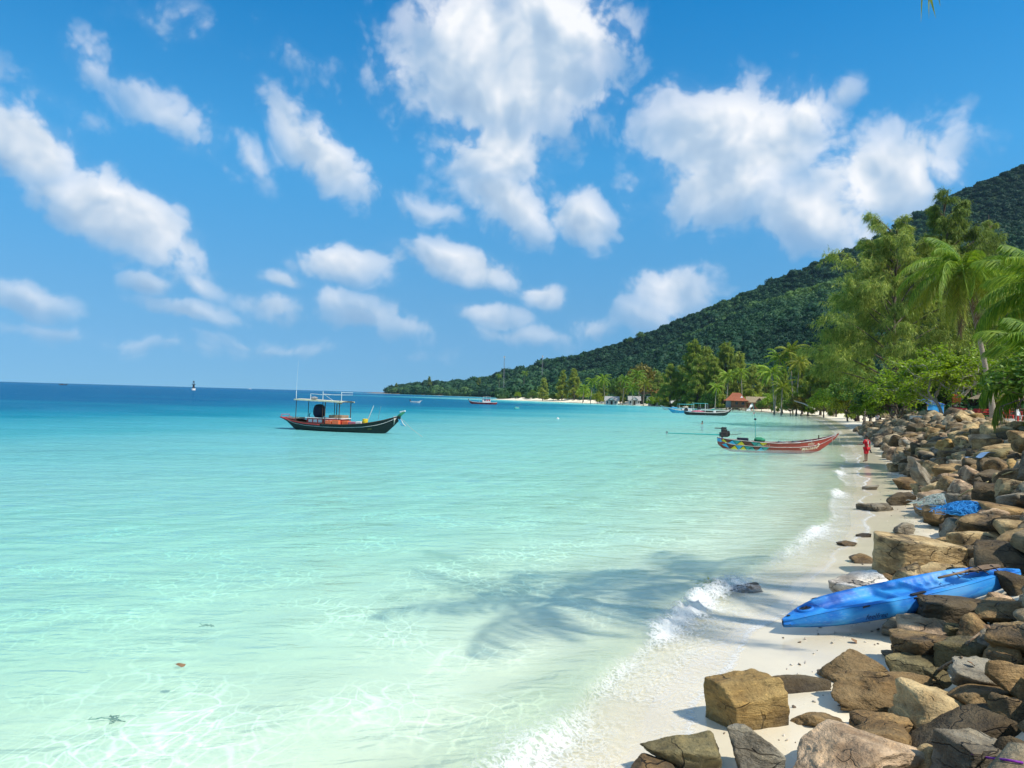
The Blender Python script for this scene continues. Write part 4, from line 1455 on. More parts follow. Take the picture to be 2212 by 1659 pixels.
# ------------------------------------------------------------------ the wooded hill: one mass of crowns
def build_forest():
    pc = bpy.data.collections.new('forest_kinds')            # not linked: only a source for the wood
    rs = np.random.RandomState(77)
    for k in range(7):
        d, F = ICO[3]
        V = d * (1 + 0.30 * fbm(d[:, 0] * 1.8 + k * 9, d[:, 1] * 1.8, d[:, 2] * 1.8, 3))[:, None]
        V = V * np.array([1, 1, 0.75 + 0.08 * (k % 4)]) * 0.86
        n = 230
        v = unit(rs.normal(size=(n, 3)))
        v[:, 2] = np.abs(v[:, 2]) * 0.9 - 0.15
        rad = (1 + 0.30 * fbm(v[:, 0] * 1.8 + k * 9, v[:, 1] * 1.8, v[:, 2] * 1.8, 3))
        P = v * rad[:, None] * np.array([1, 1, 0.75 + 0.08 * (k % 4)]) * rs.uniform(0.82, 1.06, (n, 1))
        nr = unit(v + rs.normal(0, 0.5, (n, 3)))
        lv = leaf_quads(P, unit(np.cross(nr, rs.normal(size=(n, 3)))), nr, rs.uniform(0.25, 0.5, n), 0.26)
        Vj, Fj = join([(V, F), lv])
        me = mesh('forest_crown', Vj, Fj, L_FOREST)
        o = bpy.data.objects.new('forest_crown', me)
        pc.objects.link(o)
    n = 95000
    u = rs.uniform(-0.168, 0.92, n)
    Ff_, Rr_ = np.interp(u, F_U, F_Y), np.interp(u, R_U, R_Y)
    t = rs.rand(n) ** 0.85 * 1.10 - 0.05
    t = np.where(u < 0.02, np.maximum(t, 0.02), t)
    y = Ff_ + (Rr_ - Ff_) * t
    # keep even spacing: thin out near the lens
    keep = rs.rand(n) < np.clip(y / 800, 0.35, 1)
    u, y, t = u[keep], y[keep], t[keep]
    x = u * y
    z = hill_z(u, y) * sstep(-0.1815, -0.163, u)
    sc = rs.lognormal(0.62, 0.40, len(u)) * np.interp(u, [-0.17, 0.02, 0.12, 0.3], [1.5, 1.5, 1.1, 1.15])
    sc = np.clip(sc, 1.2, 8.0)
    ok = (u > -0.158) | (rs.rand(len(u)) < 0.35)
    V = np.stack([x, y, z + sc * 0.35], 1)[ok]
    sc = sc[ok]
    # undergrowth and smaller trees on the flat behind the beach
    m = 12000
    ub = rs.uniform(-0.02, 0.80, m)
    yb = rs.uniform(74, 600, m)
    xb = ub * yb
    db = shore_d(xb, yb)
    fb = np.interp(ub, F_U, F_Y)
    kb = (db > np.where(yb < 100, 11, 16)) & (yb < fb + 10) & (rs.rand(m) < np.clip(120 / np.maximum(db, 1), 0.25, 1))
    sb = rs.lognormal(0.75, 0.35, m) * np.interp(db, [12, 20, 60], [0.35, 0.6, 1.3])
    V = np.vstack([V, np.stack([xb, yb, ground_z(xb, yb, db) + sb * 0.5], 1)[kb]])
    sc = np.concatenate([sc, sb[kb]])
    m2 = 5000
    ub = rs.uniform(-0.168, 0.07, m2)
    yb = rs.uniform(560, 1430, m2)
    xb = ub * yb
    db = shore_d(xb, yb)
    k2 = (db > 3.5) & (ub > -0.16)
    s2 = rs.lognormal(1.55, 0.32, m2)
    z2_ = np.maximum(hill_z(ub, yb) * sstep(-0.1815, -0.163, ub), ground_z(xb, yb, db))
    V = np.vstack([V, np.stack([xb, yb, z2_ + s2 * 0.55], 1)[k2]])
    sc = np.concatenate([sc, s2[k2]])
    uu_ = V[:, 0] / V[:, 1]
    fy, ry = np.interp(uu_, F_U, F_Y), np.interp(uu_, R_U, R_Y)
    tq = (V[:, 1] - fy) / (ry - fy)
    tone_ = 0.12 + 0.48 * fbm(V[:, 0] / 70, V[:, 1] / 110, 4.0, 4) + 0.5 * np.exp(-((tq - 0.655 - 0.02 * fbm(V[:, 0] / 40, V[:, 1] / 40, 1.0, 2)) / 0.028) ** 2) * sstep(0.12, 0.26, uu_) * sstep(0.62, 0.45, uu_) + 0.22 * (tq < 0.02)  # patchy greens, plus a sunlit band on the spur crest put into leaf colour
    me = bpy.data.meshes.new('forest')
    me.vertices.add(len(V))
    me.vertices.foreach_set('co', V.astype(np.float32).ravel())
    a = me.attributes.new('sc', 'FLOAT', 'POINT')
    a.data.foreach_set('value', sc.astype(np.float32))
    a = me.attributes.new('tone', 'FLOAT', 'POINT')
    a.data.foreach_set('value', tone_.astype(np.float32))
    me.update()
    o = obj('forest', me)
    kind(o, 'stuff', 'dense green jungle covering the hill and headland', 'forest')
    ng = bpy.data.node_groups.new('forest_nodes', 'GeometryNodeTree')
    ng.interface.new_socket('Geometry', in_out='INPUT', socket_type='NodeSocketGeometry')
    ng.interface.new_socket('Geometry', in_out='OUTPUT', socket_type='NodeSocketGeometry')
    N, Lk = ng.nodes, ng.links
    gi, go = N.new('NodeGroupInput'), N.new('NodeGroupOutput')
    ci = N.new('GeometryNodeCollectionInfo')
    ci.inputs['Collection'].default_value = pc
    ci.inputs['Separate Children'].default_value = True
    ci.inputs['Reset Children'].default_value = True
    ip = N.new('GeometryNodeInstanceOnPoints')
    ip.inputs['Pick Instance'].default_value = True
    ri = N.new('FunctionNodeRandomValue')
    ri.data_type = 'INT'
    ri.inputs['Min'].default_value = 0   # float sockets share names; ints set below
    for s_ in ri.inputs:
        if s_.type == 'INT' and s_.name == 'Min':
            s_.default_value = 0
        if s_.type == 'INT' and s_.name == 'Max':
            s_.default_value = 6
    rv = N.new('FunctionNodeRandomValue')
    rv.data_type = 'FLOAT_VECTOR'
    rv.inputs[0].default_value = (-0.2, -0.2, 0)
    rv.inputs[1].default_value = (0.2, 0.2, 6.28)
    na = N.new('GeometryNodeInputNamedAttribute')
    na.data_type = 'FLOAT'
    na.inputs[0].default_value = 'sc'
    Lk.new(gi.outputs[0], ip.inputs['Points'])
    Lk.new(ci.outputs[0], ip.inputs['Instance'])
    Lk.new([s_ for s_ in ri.outputs if s_.type == 'INT'][0], ip.inputs['Instance Index'])
    Lk.new([s_ for s_ in rv.outputs if s_.type == 'VECTOR'][0], ip.inputs['Rotation'])
    Lk.new(na.outputs[0], ip.inputs['Scale'])
    Lk.new(ip.outputs[0], go.inputs[0])
    md = o.modifiers.new('wood', 'NODES')
    md.node_group = ng


build_forest()

# ------------------------------------------------------------------ trees set out along the shore
def base_at(px, Y, off=0.0):
    c = D(px, 870, Y)
    z = gz(c.x, Y)
    zh = float(hz(np.array([c.x]), np.array([Y]))[0]) if Y > 100 else -9
    return Vector((c.x, Y, max(z, zh) + off))


def htop(px, ytop, Y, base):
    return D(px, ytop, Y).z - base.z


# the big she-oaks behind the leaning palm
for px, yt, Y, wd, sd, nt, lab in [
    (1925, 484, 92, 13.5, 11, 11000, 'tall wide casuarina with drooping grey-green plumes left of the leaning palm'),
    (2035, 428, 99, 11.5, 12, 9500, 'tallest casuarina rising behind the leaning palm'),
    (2128, 448, 110, 6.5, 13, 3000, 'thin sparse casuarina right of the leaning palm crown'),
]:
    b = base_at(px, Y, -0.2)
    H = htop(px, yt, Y, b)
    w, l = casuarina_np(sd, H, wd, nt, 0.62, 0.05, lean=(-0.6, 0), low=0.14, plume=1.15, per=11, nlimb=50, top=0.45 if sd < 13 else 0.75)
    tree_obj('casuarina_tree', lab, 'tree', b, w, l, BARK, L_CAS, 'large casuarinas on the right')

# feathery she-oaks across the bay
_cm = [casuarina_np(30 + k, 24, 6.5 + k, 2100, 1.25, 0.21, low=0.06, plume=1.3, per=6, nlimb=34, top=0.6) for k in range(3)]
_cmesh = [(mesh('trunk', w[0], w[1], BARK, smooth=True), mesh('crown', l[0], l[1], L_CAS), mesh('crown', l[0], l[1], L_CASL)) for w, l in _cm]
for px, yt, Y, k, lt, lab in [
    (1487, 738, 318, 0, 1, 'leftmost tall casuarina of the clump left of the stilt hut'), (1524, 748, 312, 1, 1, 'casuarina in the middle of the clump left of the stilt hut'),
    (1562, 742, 318, 2, 1, 'casuarina at the right of the clump left of the stilt hut'), (1592, 765, 306, 0, 1, 'lower casuarina nearest the stilt hut'), (1447, 788, 322, 1, 1, 'short casuarina at the left foot of the clump above the moored boats'),
    (1772, 746, 196, 1, 1, 'bright green feathery casuarina right of the palm cluster'), (1745, 792, 190, 2, 1, 'small light casuarina beside the palm cluster'), (1806, 806, 172, 0, 1, 'yellow-green casuarina with low branches by the far rocks'),
    (1213, 806, 470, 0, 1, 'pale green casuarina, left of the pair behind the far beach'), (1240, 800, 468, 1, 1, 'pale green casuarina, right of the pair behind the far beach'), (1172, 822, 480, 2, 0, 'small casuarina left of the pale green pair'),
    (1655, 800, 296, 2, 0, 'dark casuarina behind the stilt hut'), (1622, 790, 290, 1, 1, 'casuarina standing inland of the stilt hut'), (1868, 770, 150, 2, 0, 'casuarina left of the huge ones, near the far rocks'),
    (1420, 806, 352, 1, 0, 'casuarina between the bungalows and the clump'), (1505, 770, 300, 2, 1, 'rounded light casuarina in front of the clump left of the hut'), (1545, 772, 296, 0, 1, 'light casuarina in front of the clump, nearest the boats'), (1690, 800, 224, 2, 1, 'light casuarina behind the short yellowish palm'), (1735, 770, 214, 0, 1, 'tall light casuarina right of the palm cluster'), (1795, 770, 186, 2, 1, 'light casuarina under the palm by the yellow-green one'), (1845, 785, 140, 0, 1, 'light casuarina left of the white trunks'), (1300, 826, 410, 2, 1, 'light casuarina behind the leftmost bungalow palms'), (1340, 822, 400, 0, 0, 'casuarina behind the white bungalow'),
]:
    b = base_at(px, Y, -0.3)
    s = htop(px, yt - 8, Y, b) / 24
    tree_obj('casuarina_tree', lab, 'tree', b, _cmesh[k][0], _cmesh[k][1 + lt], BARK, L_CAS, 'casuarinas across the bay', rotz=px * 0.37, scale=s)

# palms
for i, (px, yt, Y, lx, yl, r, lab) in enumerate([
    (1574, 812, 284, .5, 0, 1.0, 'palm just left of the stilt hut roof'), (1601, 806, 284, -.4, 0, .9, 'thin palm behind the stilt hut roof'),
    (1684, 775, 208, .8, 0, 1.1, 'left palm of the tall cluster right of the stilt hut'), (1706, 762, 206, -.8, 1, 1.15, 'tallest palm of the cluster right of the stilt hut'), (1727, 784, 202, .5, 1, 1.0, 'right palm of the tall cluster'), (1667, 806, 204, -.6, 0, 1.0, 'low palm on the left of the cluster'),
    (1690, 838, 192, .2, 1, .85, 'short yellowish palm with hanging fronds above the far rocks'),
    (1812, 766, 178, .8, 1, 1.0, 'palm rising behind the yellow-green casuarina'), (1842, 752, 160, -.5, 1, 1.0, 'palm left of the tall wide casuarina'), (1850, 800, 150, .6, 0, 1.0, 'palm under the left limbs of the wide casuarina'),
    (1281, 824, 385, .8, 0, 1.0, 'leftmost palm by the white bungalow'), (1302, 820, 378, -1, 0, 1.1, 'palm left of the white bungalow'), (1350, 822, 362, .7, 0, 1.1, 'palm in front of the white bungalow wall'), (1378, 810, 366, -.6, 0, 1.2, 'tall palm behind the bungalows'),
    (1393, 830, 350, .4, 1, 1.1, 'palm between the two bungalows'), (1366, 838, 350, -.3, 0, 1.0, 'short palm between the bungalows'), (1262, 838, 400, .5, 0, .9, 'small palm at the left end of the bungalows'),
    (1133, 806, 820, .4, 0, 1.1, 'palm on the skyline right of the left radio mast'), (1078, 812, 900, -.5, 0, 1.1, 'palm on the skyline left of the left radio mast'), (1640, 800, 292, .5, 0, 1.0, 'palm behind the green shrubs right of the hut'), (1548, 838, 270, .4, 0, .8, 'small palm at the foot of the casuarina clump'),
]):
    zb = None
    if Y > 600:
        zb = float(hz(np.array([D(px, 800, Y).x]), np.array([Y]))[0])
    far_palm(px, yt, Y, lab, (lx * 1.4, 0.3), yellow=bool(yl), k=i, r=r, zb=zb)

# broadleaf trees and shrubs
_bm = [broad_np(70 + k, 10, 9.5, 46, 60, 0.62, low=0.26, flat=0.75) for k in range(3)]
_bw = [mesh('trunk', w[0], w[1], BARK, smooth=True) for w, l in _bm]
_bl = {}
for k, (w, l) in enumerate(_bm):
    for nm, mt in (('broad', L_BROAD), ('lime', L_LIME), ('rust', L_RUST), ('almond', L_ALM)):
        _bl[k, nm] = mesh('crown', l[0], l[1], mt)
for i, (px, yt, Y, nm, lab) in enumerate([
    (1386, 790, 385, 'rust', 'rust-tinged tree behind the bungalows'), (1432, 850, 336, 'lime', 'round yellow-green bush on the far beach'), (1410, 800, 400, 'broad', 'dark broadleaf tree right of the rust-tinged one'),
    (1855, 800, 128, 'broad', 'dark leafy tree left under the huge casuarina'), (1905, 812, 104, 'broad', 'dark shady tree at the foot of the wide casuarina'), (1960, 800, 96, 'broad', 'dark tree behind the pale-branched almond tree'), (2020, 770, 100, 'broad', 'broad dark crown filling in behind the almond tree'), (2090, 770, 92, 'broad', 'dark tree behind the trunk of the leaning palm'), (2175, 760, 80, 'broad', 'dark tree behind the thatched bar'),
    (1618, 836, 290, 'lime', 'lime-green tree over the stilt hut roof'), (1668, 848, 246, 'almond', 'green shrub at the right end of the stilt hut'), (1690, 854, 232, 'broad', 'dark green shrub on the bank right of the stilt hut'), (1645, 864, 250, 'broad', 'low shrub on the bank below the stilt hut ridge'), (1730, 850, 190, 'rust', 'brownish dry shrub behind the fallen palm trunk'), (1708, 858, 196, 'broad', 'low dark shrub under the palm cluster'), (1780, 842, 165, 'almond', 'bright green shrub under the light casuarina'), (1832, 840, 130, 'lime', 'lime-green shrub in front of the dark leafy tree'), (1878, 852, 104, 'almond', 'low green shrub beside white trunks'),
    (1460, 812, 345, 'broad', 'dark tree left of the casuarina clump'), (1335, 815, 420, 'broad', 'dark tree above the white bungalow'), (1260, 835, 440, 'almond', 'pale shrub tree left of the bungalow palms'), (1150, 842, 500, 'broad', 'shrub tree behind the far end of the beach'), (1118, 846, 520, 'almond', 'pale scrub at the far tip of the beach'), (1195, 848, 475, 'broad', 'bush below the pale green casuarina pair'), (1290, 848, 400, 'lime', 'small lime bush left of the white bungalow'), (1408, 856, 345, 'almond', 'bush beside the second bungalow'), (1490, 848, 300, 'broad', 'dark thicket tree under the casuarina clump'), (1530, 848, 290, 'broad', 'dark thicket tree above the moored boats'),
]):
    b = base_at(px, Y, -0.15)
    s = max(htop(px, yt, Y, b) / 10, 0.18)
    tree_obj('shrub' if s < 0.45 else 'broadleaf_tree', lab, 'shrub' if s < 0.45 else 'tree', b, _bw[i % 3], _bl[i % 3, nm], BARK, L_BROAD, 'broadleaf trees and shrubs by the beach', rotz=i * 1.1, scale=s)

# lone trees against the sky
for i, (px, yt, Y, k, lab) in enumerate([(929, 812, 1290, 'c', 'dark tree standing up on the headland skyline'), (857, 826, 1385, 'c', 'small tree on the rocky tip of the headland'), (1034, 814, 1150, 'c', 'lone dark tree on the headland crest'), (1362, 728, 1030, 'b', 'left of two lone trees on the hill skyline'), (1384, 716, 1025, 'b', 'right of two lone trees on the hill skyline')]):
    c = D(px, yt, Y)
    z = float(hz(np.array([c.x]), np.array([Y]))[0])
    H = max(c.z - z, 6.0)
    if k == 'c':
        tree_obj('skyline_tree', lab, 'tree', (c.x, Y, c.z - H), _cmesh[i % 3][0], _cmesh[i % 3][1], BARK, L_CAS, 'lone trees on the skyline', scale=H / 24 * 1.0)
    else:
        tree_obj('skyline_tree', lab, 'tree', (c.x, Y, c.z - H), _bw[i % 3], _bl[i % 3, 'broad'], BARK, L_BROAD, 'lone trees on the skyline', scale=H / 10)


# ------------------------------------------------------------------ the leaning palm, frond by frond
def near_palm(label, base, top, spec, nl=76, ll=1.15, trunk_r=(0.19, 0.125), curve=0.25, wind=-0.12, dead=3, L=5.2, group=None, w=0.05, mats=(None, None)):
    t = thing('coconut_palm', label, 'palm tree', base, 0, group)
    lean = (top.x - base.x, top.y - base.y)
    h = top.z - base.z
    palm_trunk(h, lean, trunk_r[0], trunk_r[1], True, curve, 12).build('trunk', BARK_PALM, t, smooth=True)
    g, y_ = mats[0] or L_PALM, mats[1] or L_PALM_Y
    for i, (azd, a0, dr, sc) in enumerate(spec):
        m = L_DEAD if a0 < -42 else (y_ if a0 < 5 else g)
        me = mesh('frond', *frond(300 + i * 7 + int(base.x * 3), L * sc, a0, dr, nl, ll, wind * (1 if i % 2 else -1), w), m)
        o = obj('frond', me, t, (lean[0], lean[1], h - 0.05), (0, 0, R(azd)))
    c = MB()
    rs = np.random.RandomState(3)
    for k in range(7):
        a = k * 0.9
        d_, F_ = ICO[2]
        c.add(d_ * np.array([0.11, 0.11, 0.14]) + np.array([lean[0] + 0.26 * math.cos(a), lean[1] + 0.26 * math.sin(a), h - 0.30 - 0.1 * (k % 3)]), F_.tolist())
    kind(c.build('coconut_bunch', simple('coconut', (0.16, 0.17, 0.04), (0.22, 0.13, 0.05), 4, 0.5), t, smooth=True), 'stuff')
    return t


b = hit(2146, 905)
Yp = 55.0
base = D(2147, 907, Yp)
base.z = gz(base.x, base.y) - 0.15
top = D(2082, 588, Yp - 0.4)
sp = []
for i, (a, e, d_, s_) in enumerate([
    (170, 76, 70, .75), (120, 80, 60, .7), (200, 60, 90, .8), (150, 56, 95, .8), (250, 55, 100, .8), (320, 50, 95, .75), (20, 48, 100, .8), (185, 10, 95, 1.0), (235, 8, 92, 1.0), (275, 6, 90, 1.0), (210, 14, 98, 1.05), (255, 12, 95, 1.0), (310, 8, 92, .95),
    (185, 38, 95, 1.05), (215, 30, 100, 1.05), (160, 28, 100, 1.0), (250, 25, 105, 1.0), (285, 20, 105, .95), (330, 22, 95, .95), (0, 25, 90, 1.0), (40, 20, 95, .9), (100, 20, 95, .9),
    (195, 2, 85, 1.0), (225, -6, 78, 1.0), (262, -8, 75, 1.0), (300, -6, 78, .95), (345, 0, 85, 1.0), (20, -4, 80, .95), (140, -6, 75, .95), (80, -10, 70, .9),
    (175, -20, 62, 1.05), (240, -25, 58, 1.1), (275, -28, 56, 1.1), (320, -22, 60, 1.0), (210, -30, 54, 1.1), (195, -12, 70, 1.1), (230, -15, 68, 1.1), (250, -50, 36, 1.0), (215, -55, 32, 1.0), (285, -52, 34, .95)]):
    sp.append((a, e, d_, s_))
near_palm('leaning coconut palm with windswept drooping fronds and bare pale trunk', base, top, sp)

# palms standing right of the frame whose fronds hang into it
for px, py, Y, hz_, lab, sc in [(2290, 640, 33, 0, 'palm at the right edge, upper fronds reaching in beside the leaning palm', 1.0), (2300, 800, 29, 0, 'lower palm at the right edge with yellowish fronds over the thatched bar', 0.9)]:
    top = D(px, py, Y)
    bx, by = top.x + 1.2, Y + 0.6
    base = Vector((bx, by, gz(bx, by) - 0.15))
    sp = [(a + (7 * k) % 11, e, d_, s_) for k, (a, e, d_, s_) in enumerate([
        (170, 70, 60, .9), (200, 55, 70, 1), (150, 60, 70, 1), (240, 50, 80, 1), (110, 55, 80, .9), (300, 50, 80, .9), (20, 50, 80, .9),
        (180, 35, 95, 1.05), (210, 28, 95, 1.0), (160, 20, 95, 1.0), (235, 18, 100, 1), (265, 20, 95, .95), (130, 18, 95, .95), (190, 5, 85, 1), (220, 0, 80, 1), (250, -5, 75, .9), (160, -5, 75, 1), (290, 0, 75, .9), (200, -22, 60, .95), (235, -28, 55, .9), (175, -30, 55, .9), (330, 10, 80, .9), (60, 10, 80, .9)])]
    near_palm(lab, base, top, sp, L=3.9 * sc, w=0.06, mats=(L_PALM, L_PALM_Y))

# palms beside the photographer: their fronds throw the shade on sand and water
for (x, y, h, azo, lab) in [(7.5, 7.0, 10.2, 0, 'tall palm just outside the right edge shading the kayak beach'), (10.3, 8.0, 10.6, 40, 'second tall palm outside the right edge beyond the first')]:
    base = Vector((x + 1.4, y - 0.3, gz(x + 1.4, y - 0.3) - 0.2))
    top = Vector((x, y, h))
    sp = [(i * 137.5 + azo, 70 - 7.5 * i + (i % 3) * 6, 62 + (i * 17) % 35, 0.92 + 0.1 * ((i * 7) % 3) / 2) for i in range(13)]
    if azo == 0:
        sp.append((177, -6, 74, 1.42))
    near_palm(lab, base, top, sp, L=3.25, nl=32, ll=0.95, group='palms shading the near beach')


# ------------------------------------------------------------------ almond tree with pale spreading branches
def almond(seed, H, Wd, leafm, nleaf=9000, ls=0.22, depth=5, low=0.18, nstem=4):
    rs = np.random.RandomState(seed)
    wood, tips = [], []

    def grow(p, d, ln, r, lv):
        n = 5
        q = [p]
        for k in range(n):
            d = unit(d + rs.normal(0, 0.16, 3) + np.array([0, 0, -0.02 if lv > 1 else 0.06]))
            q.append(q[-1] + d * ln / n)
        wood.append(tube_np(q, list(np.linspace(r, r * 0.62, n + 1)), 5 if lv < 3 else 4))
        if lv >= 2:
            tips.extend(q[2:])
        if lv >= depth:
            return
        for k in range(3 if lv < 3 else 2):
            a = rs.uniform(0, 6.28)
            side = unit(np.cross(d, rs.normal(size=3)))
            nd = unit(d * 0.75 + side * rs.uniform(0.5, 0.95) + np.array([0, 0, 0.10]) * (1 if lv < 2 else -0.4))
            nd[2] *= 0.72
            grow(q[-1] if k else q[-2], unit(nd), ln * rs.uniform(0.62, 0.86), r * 0.62, lv + 1)
    for s in range(nstem):
        a = s * 6.28 / nstem + rs.uniform(-.4, .4)
        grow(np.array([0.25 * math.cos(a), 0.25 * math.sin(a), 0.0]), unit(np.array([math.cos(a) * 0.55, math.sin(a) * 0.55, 1.0])), H * 0.40, H * 0.024, 0)
    tips = np.array(tips)
    tips = tips[tips[:, 2] > H * low]
    W_ = np.vstack([w[0] for w in wood])
    s = np.array([Wd / max(np.ptp(W_[:, 0]), np.ptp(W_[:, 1])), 0, H / W_[:, 2].max()])
    s[1] = s[0]
    wood = [(w[0] * s, w[1]) for w in wood]
    tips = tips * s
    idx = rs.randint(len(tips), size=nleaf)
    C = tips[idx] + rs.normal(0, 0.20, (nleaf, 3)) * np.array([1, 1, 0.5])
    nr = unit(rs.normal(0, 0.5, (nleaf, 3)) + np.array([0, 0, 1.0]))
    dr = unit(np.cross(nr, rs.normal(size=(nleaf, 3))))
    return join(wood), leaf_quads(C, dr, nr, ls * rs.uniform(0.7, 1.3, nleaf), ls * 0.55)


b = base_at(2045, 61, -0.1)
w, l = almond(4, htop(2040, 738, 61, b), 11.5, L_ALM, 14000, 0.26)
tree_obj('almond_tree', 'spreading bright green tree with pale bare branches by the leaning palm', 'tree', b, w, l, BARK_PALE, L_ALM)
b = base_at(1945, 72, -0.1)
w, l = almond(9, htop(1950, 790, 72, b), 6.5, L_ALM, 5000, 0.26, depth=4)
tree_obj('almond_tree', 'smaller green tree with dark trunk left of the pale-branched one', 'tree', b, w, l, BARK, L_ALM)
b = base_at(2310, 27, -0.1)
w, l = almond(15, htop(2300, 690, 27, b), 6.2, L_BROAD, 5200, 0.24, depth=4, low=0.4)
tree_obj('almond_tree', 'glossy dark-leaved branch reaching in at the right edge between palm fronds', 'tree', b, w, l, BARK, L_BROAD)

# ------------------------------------------------------------------ paints
P_RED = simple('red_hull_paint', (0.36, 0.042, 0.030), (0.27, 0.045, 0.03), 3, 0.5, 0.15, 18, stretch=(1, 3, 8))
P_BLACK = simple('black_hull_paint', (0.007, 0.009, 0.010), (0.016, 0.02, 0.02), 3, 0.45, 0.15, 18, stretch=(1, 3, 8))
P_WOOD = simple('weathered_wood', (0.34, 0.24, 0.15), (0.22, 0.15, 0.09), 5, 0.75, 0.3, 20, stretch=(1, 6, 6))
P_DARKWOOD = simple('dark_wood', (0.09, 0.05, 0.03), (0.055, 0.032, 0.02), 5, 0.75, 0.3, 20, stretch=(1, 6, 6))
P_WHITE = simple('white_paint', (0.74, 0.74, 0.71), (0.60, 0.59, 0.55), 4, 0.5)
P_CREAM = simple('cream_paint', (0.66, 0.60, 0.40), (0.55, 0.49, 0.33), 4, 0.55)
P_TEAL = simple('teal_paint', (0.03, 0.34, 0.31), (0.03, 0.27, 0.26), 4, 0.5)
P_AQUA = simple('aqua_canvas', (0.06, 0.42, 0.40), (0.05, 0.34, 0.34), 3, 0.7)
P_BLUE = simple('blue_paint', (0.06, 0.42, 0.68), (0.04, 0.34, 0.58), 4, 0.5)
P_YELL = simple('yellow_paint', (0.75, 0.55, 0.02), (0.65, 0.46, 0.02), 4, 0.5)
P_MAROON = simple('maroon_paint', (0.16, 0.04, 0.03), (0.12, 0.03, 0.025), 4, 0.5)
P_ORANGE = simple('orange_plastic', (0.78, 0.16, 0.06), (0.68, 0.14, 0.05), 4, 0.5)
P_PINK = simple('faded_pink_cloth', (0.50, 0.16, 0.20), (0.40, 0.12, 0.17), 4, 0.8)
P_BRIGHTRED = simple('bright_red_paint', (0.58, 0.05, 0.045), (0.46, 0.04, 0.04), 4, 0.5)
P_IRON = simple('greasy_iron', (0.018, 0.018, 0.02), (0.05, 0.045, 0.04), 8, 0.5, metal=0.3)
P_STEEL = simple('dull_steel', (0.40, 0.40, 0.40), (0.28, 0.27, 0.26), 8, 0.45, metal=0.6)
P_NAVY = simple('navy_tarp', (0.008, 0.012, 0.03), (0.012, 0.016, 0.04), 5, 0.8, 0.4, 10)
P_ROPE = simple('rope', (0.55, 0.52, 0.44), (0.42, 0.40, 0.33), 30, 0.9)
P_GREENCLOTH = simple('green_cloth', (0.02, 0.22, 0.11), (0.02, 0.16, 0.08), 5, 0.85)
P_GREY = simple('grey_plastic', (0.25, 0.27, 0.28), (0.2, 0.21, 0.22), 5, 0.6)


class Hull:
    """wooden longtail hull along +X; stations: x, half beam at gunwale, gunwale z, keel z, bottom half beam"""
    def __init__(s, st):
        s.st = np.array(st, float)

    def at(s, x):
        return [float(np.interp(x, s.st[:, 0], s.st[:, k])) for k in range(1, 5)]

    def side(s, x, v, sgn=-1, out=0.0):
        b, zs, zk, bb = s.at(x)
        y = bb + (b - bb) * (v ** 0.75)
        z = zk + 0.08 + (zs - zk - 0.08) * v
        return (x, sgn * (y + out), z)

    def build(s, mat, parent, inner=P_WOOD, name='hull', n=46, rail=None, depth=0.30):
        xs = np.linspace(s.st[0, 0], s.st[-1, 0], n)
        m, inn = MB(), MB()
        rings, rin = [], []
        for x in xs:
            b, zs, zk, bb = s.at(x)
            r = [s.side(x, v, -1) for v in (1, 0.8, 0.6, 0.4, 0.2, 0.05)]
            r += [(x, -bb * 0.6, zk + 0.02), (x, 0, zk), (x, bb * 0.6, zk + 0.02)]
            r += [s.side(x, v, 1) for v in (0.05, 0.2, 0.4, 0.6, 0.8, 1)]
            rings.append(r)
            t = min(0.035, b * 0.4)
            fl = max(zk + 0.10, zs - depth)
            k = max(b - t - 0.02, 0.002)
            rin.append([(x, -b, zs), (x, -(b - t), zs + 0.002), (x, -k * 0.92, fl + 0.06), (x, -k * 0.6, fl), (x, 0, fl), (x, k * 0.6, fl), (x, k * 0.92, fl + 0.06), (x, b - t, zs + 0.002), (x, b, zs)])
        m.loft(rings)
        m.f.append(tuple(range(15)))
        inn.loft([r[::-1] for r in rin])
        h = m.build(name, mat, parent, smooth=True, auto=50)
        inn.build('inner_planking', inner, h, smooth=True, auto=40)
        if rail:
            for v, rm, rad in rail:
                mm = MB()
                for sg in (-1, 1):
                    mm.tube([s.side(x, v, sg, 0.012) for x in xs[:-1]] , rad, 5)
                mm.build('rubbing_strake', rm, h, smooth=True)
        return h


def text_on(body, fn, size, mat, parent, name='lettering', shear=0.0, bold=0.0):
    cu = bpy.data.curves.new('t', 'FONT')
    cu.body = body
    cu.size = 1.0
    cu.shear = shear
    cu.offset = bold
    cu.resolution_u = 3
    to = bpy.data.objects.new('t', cu)
    COL.objects.link(to)
    dg = bpy.context.evaluated_depsgraph_get()
    me = bpy.data.meshes.new_from_object(to.evaluated_get(dg))
    bpy.data.objects.remove(to)
    me.name = name
    for v in me.vertices:
        v.co = fn(v.co.x * size, v.co.y * size)
    me.materials.clear()
    me.materials.append(mat)
    me.update()
    o = obj(name, me, parent)
    return o


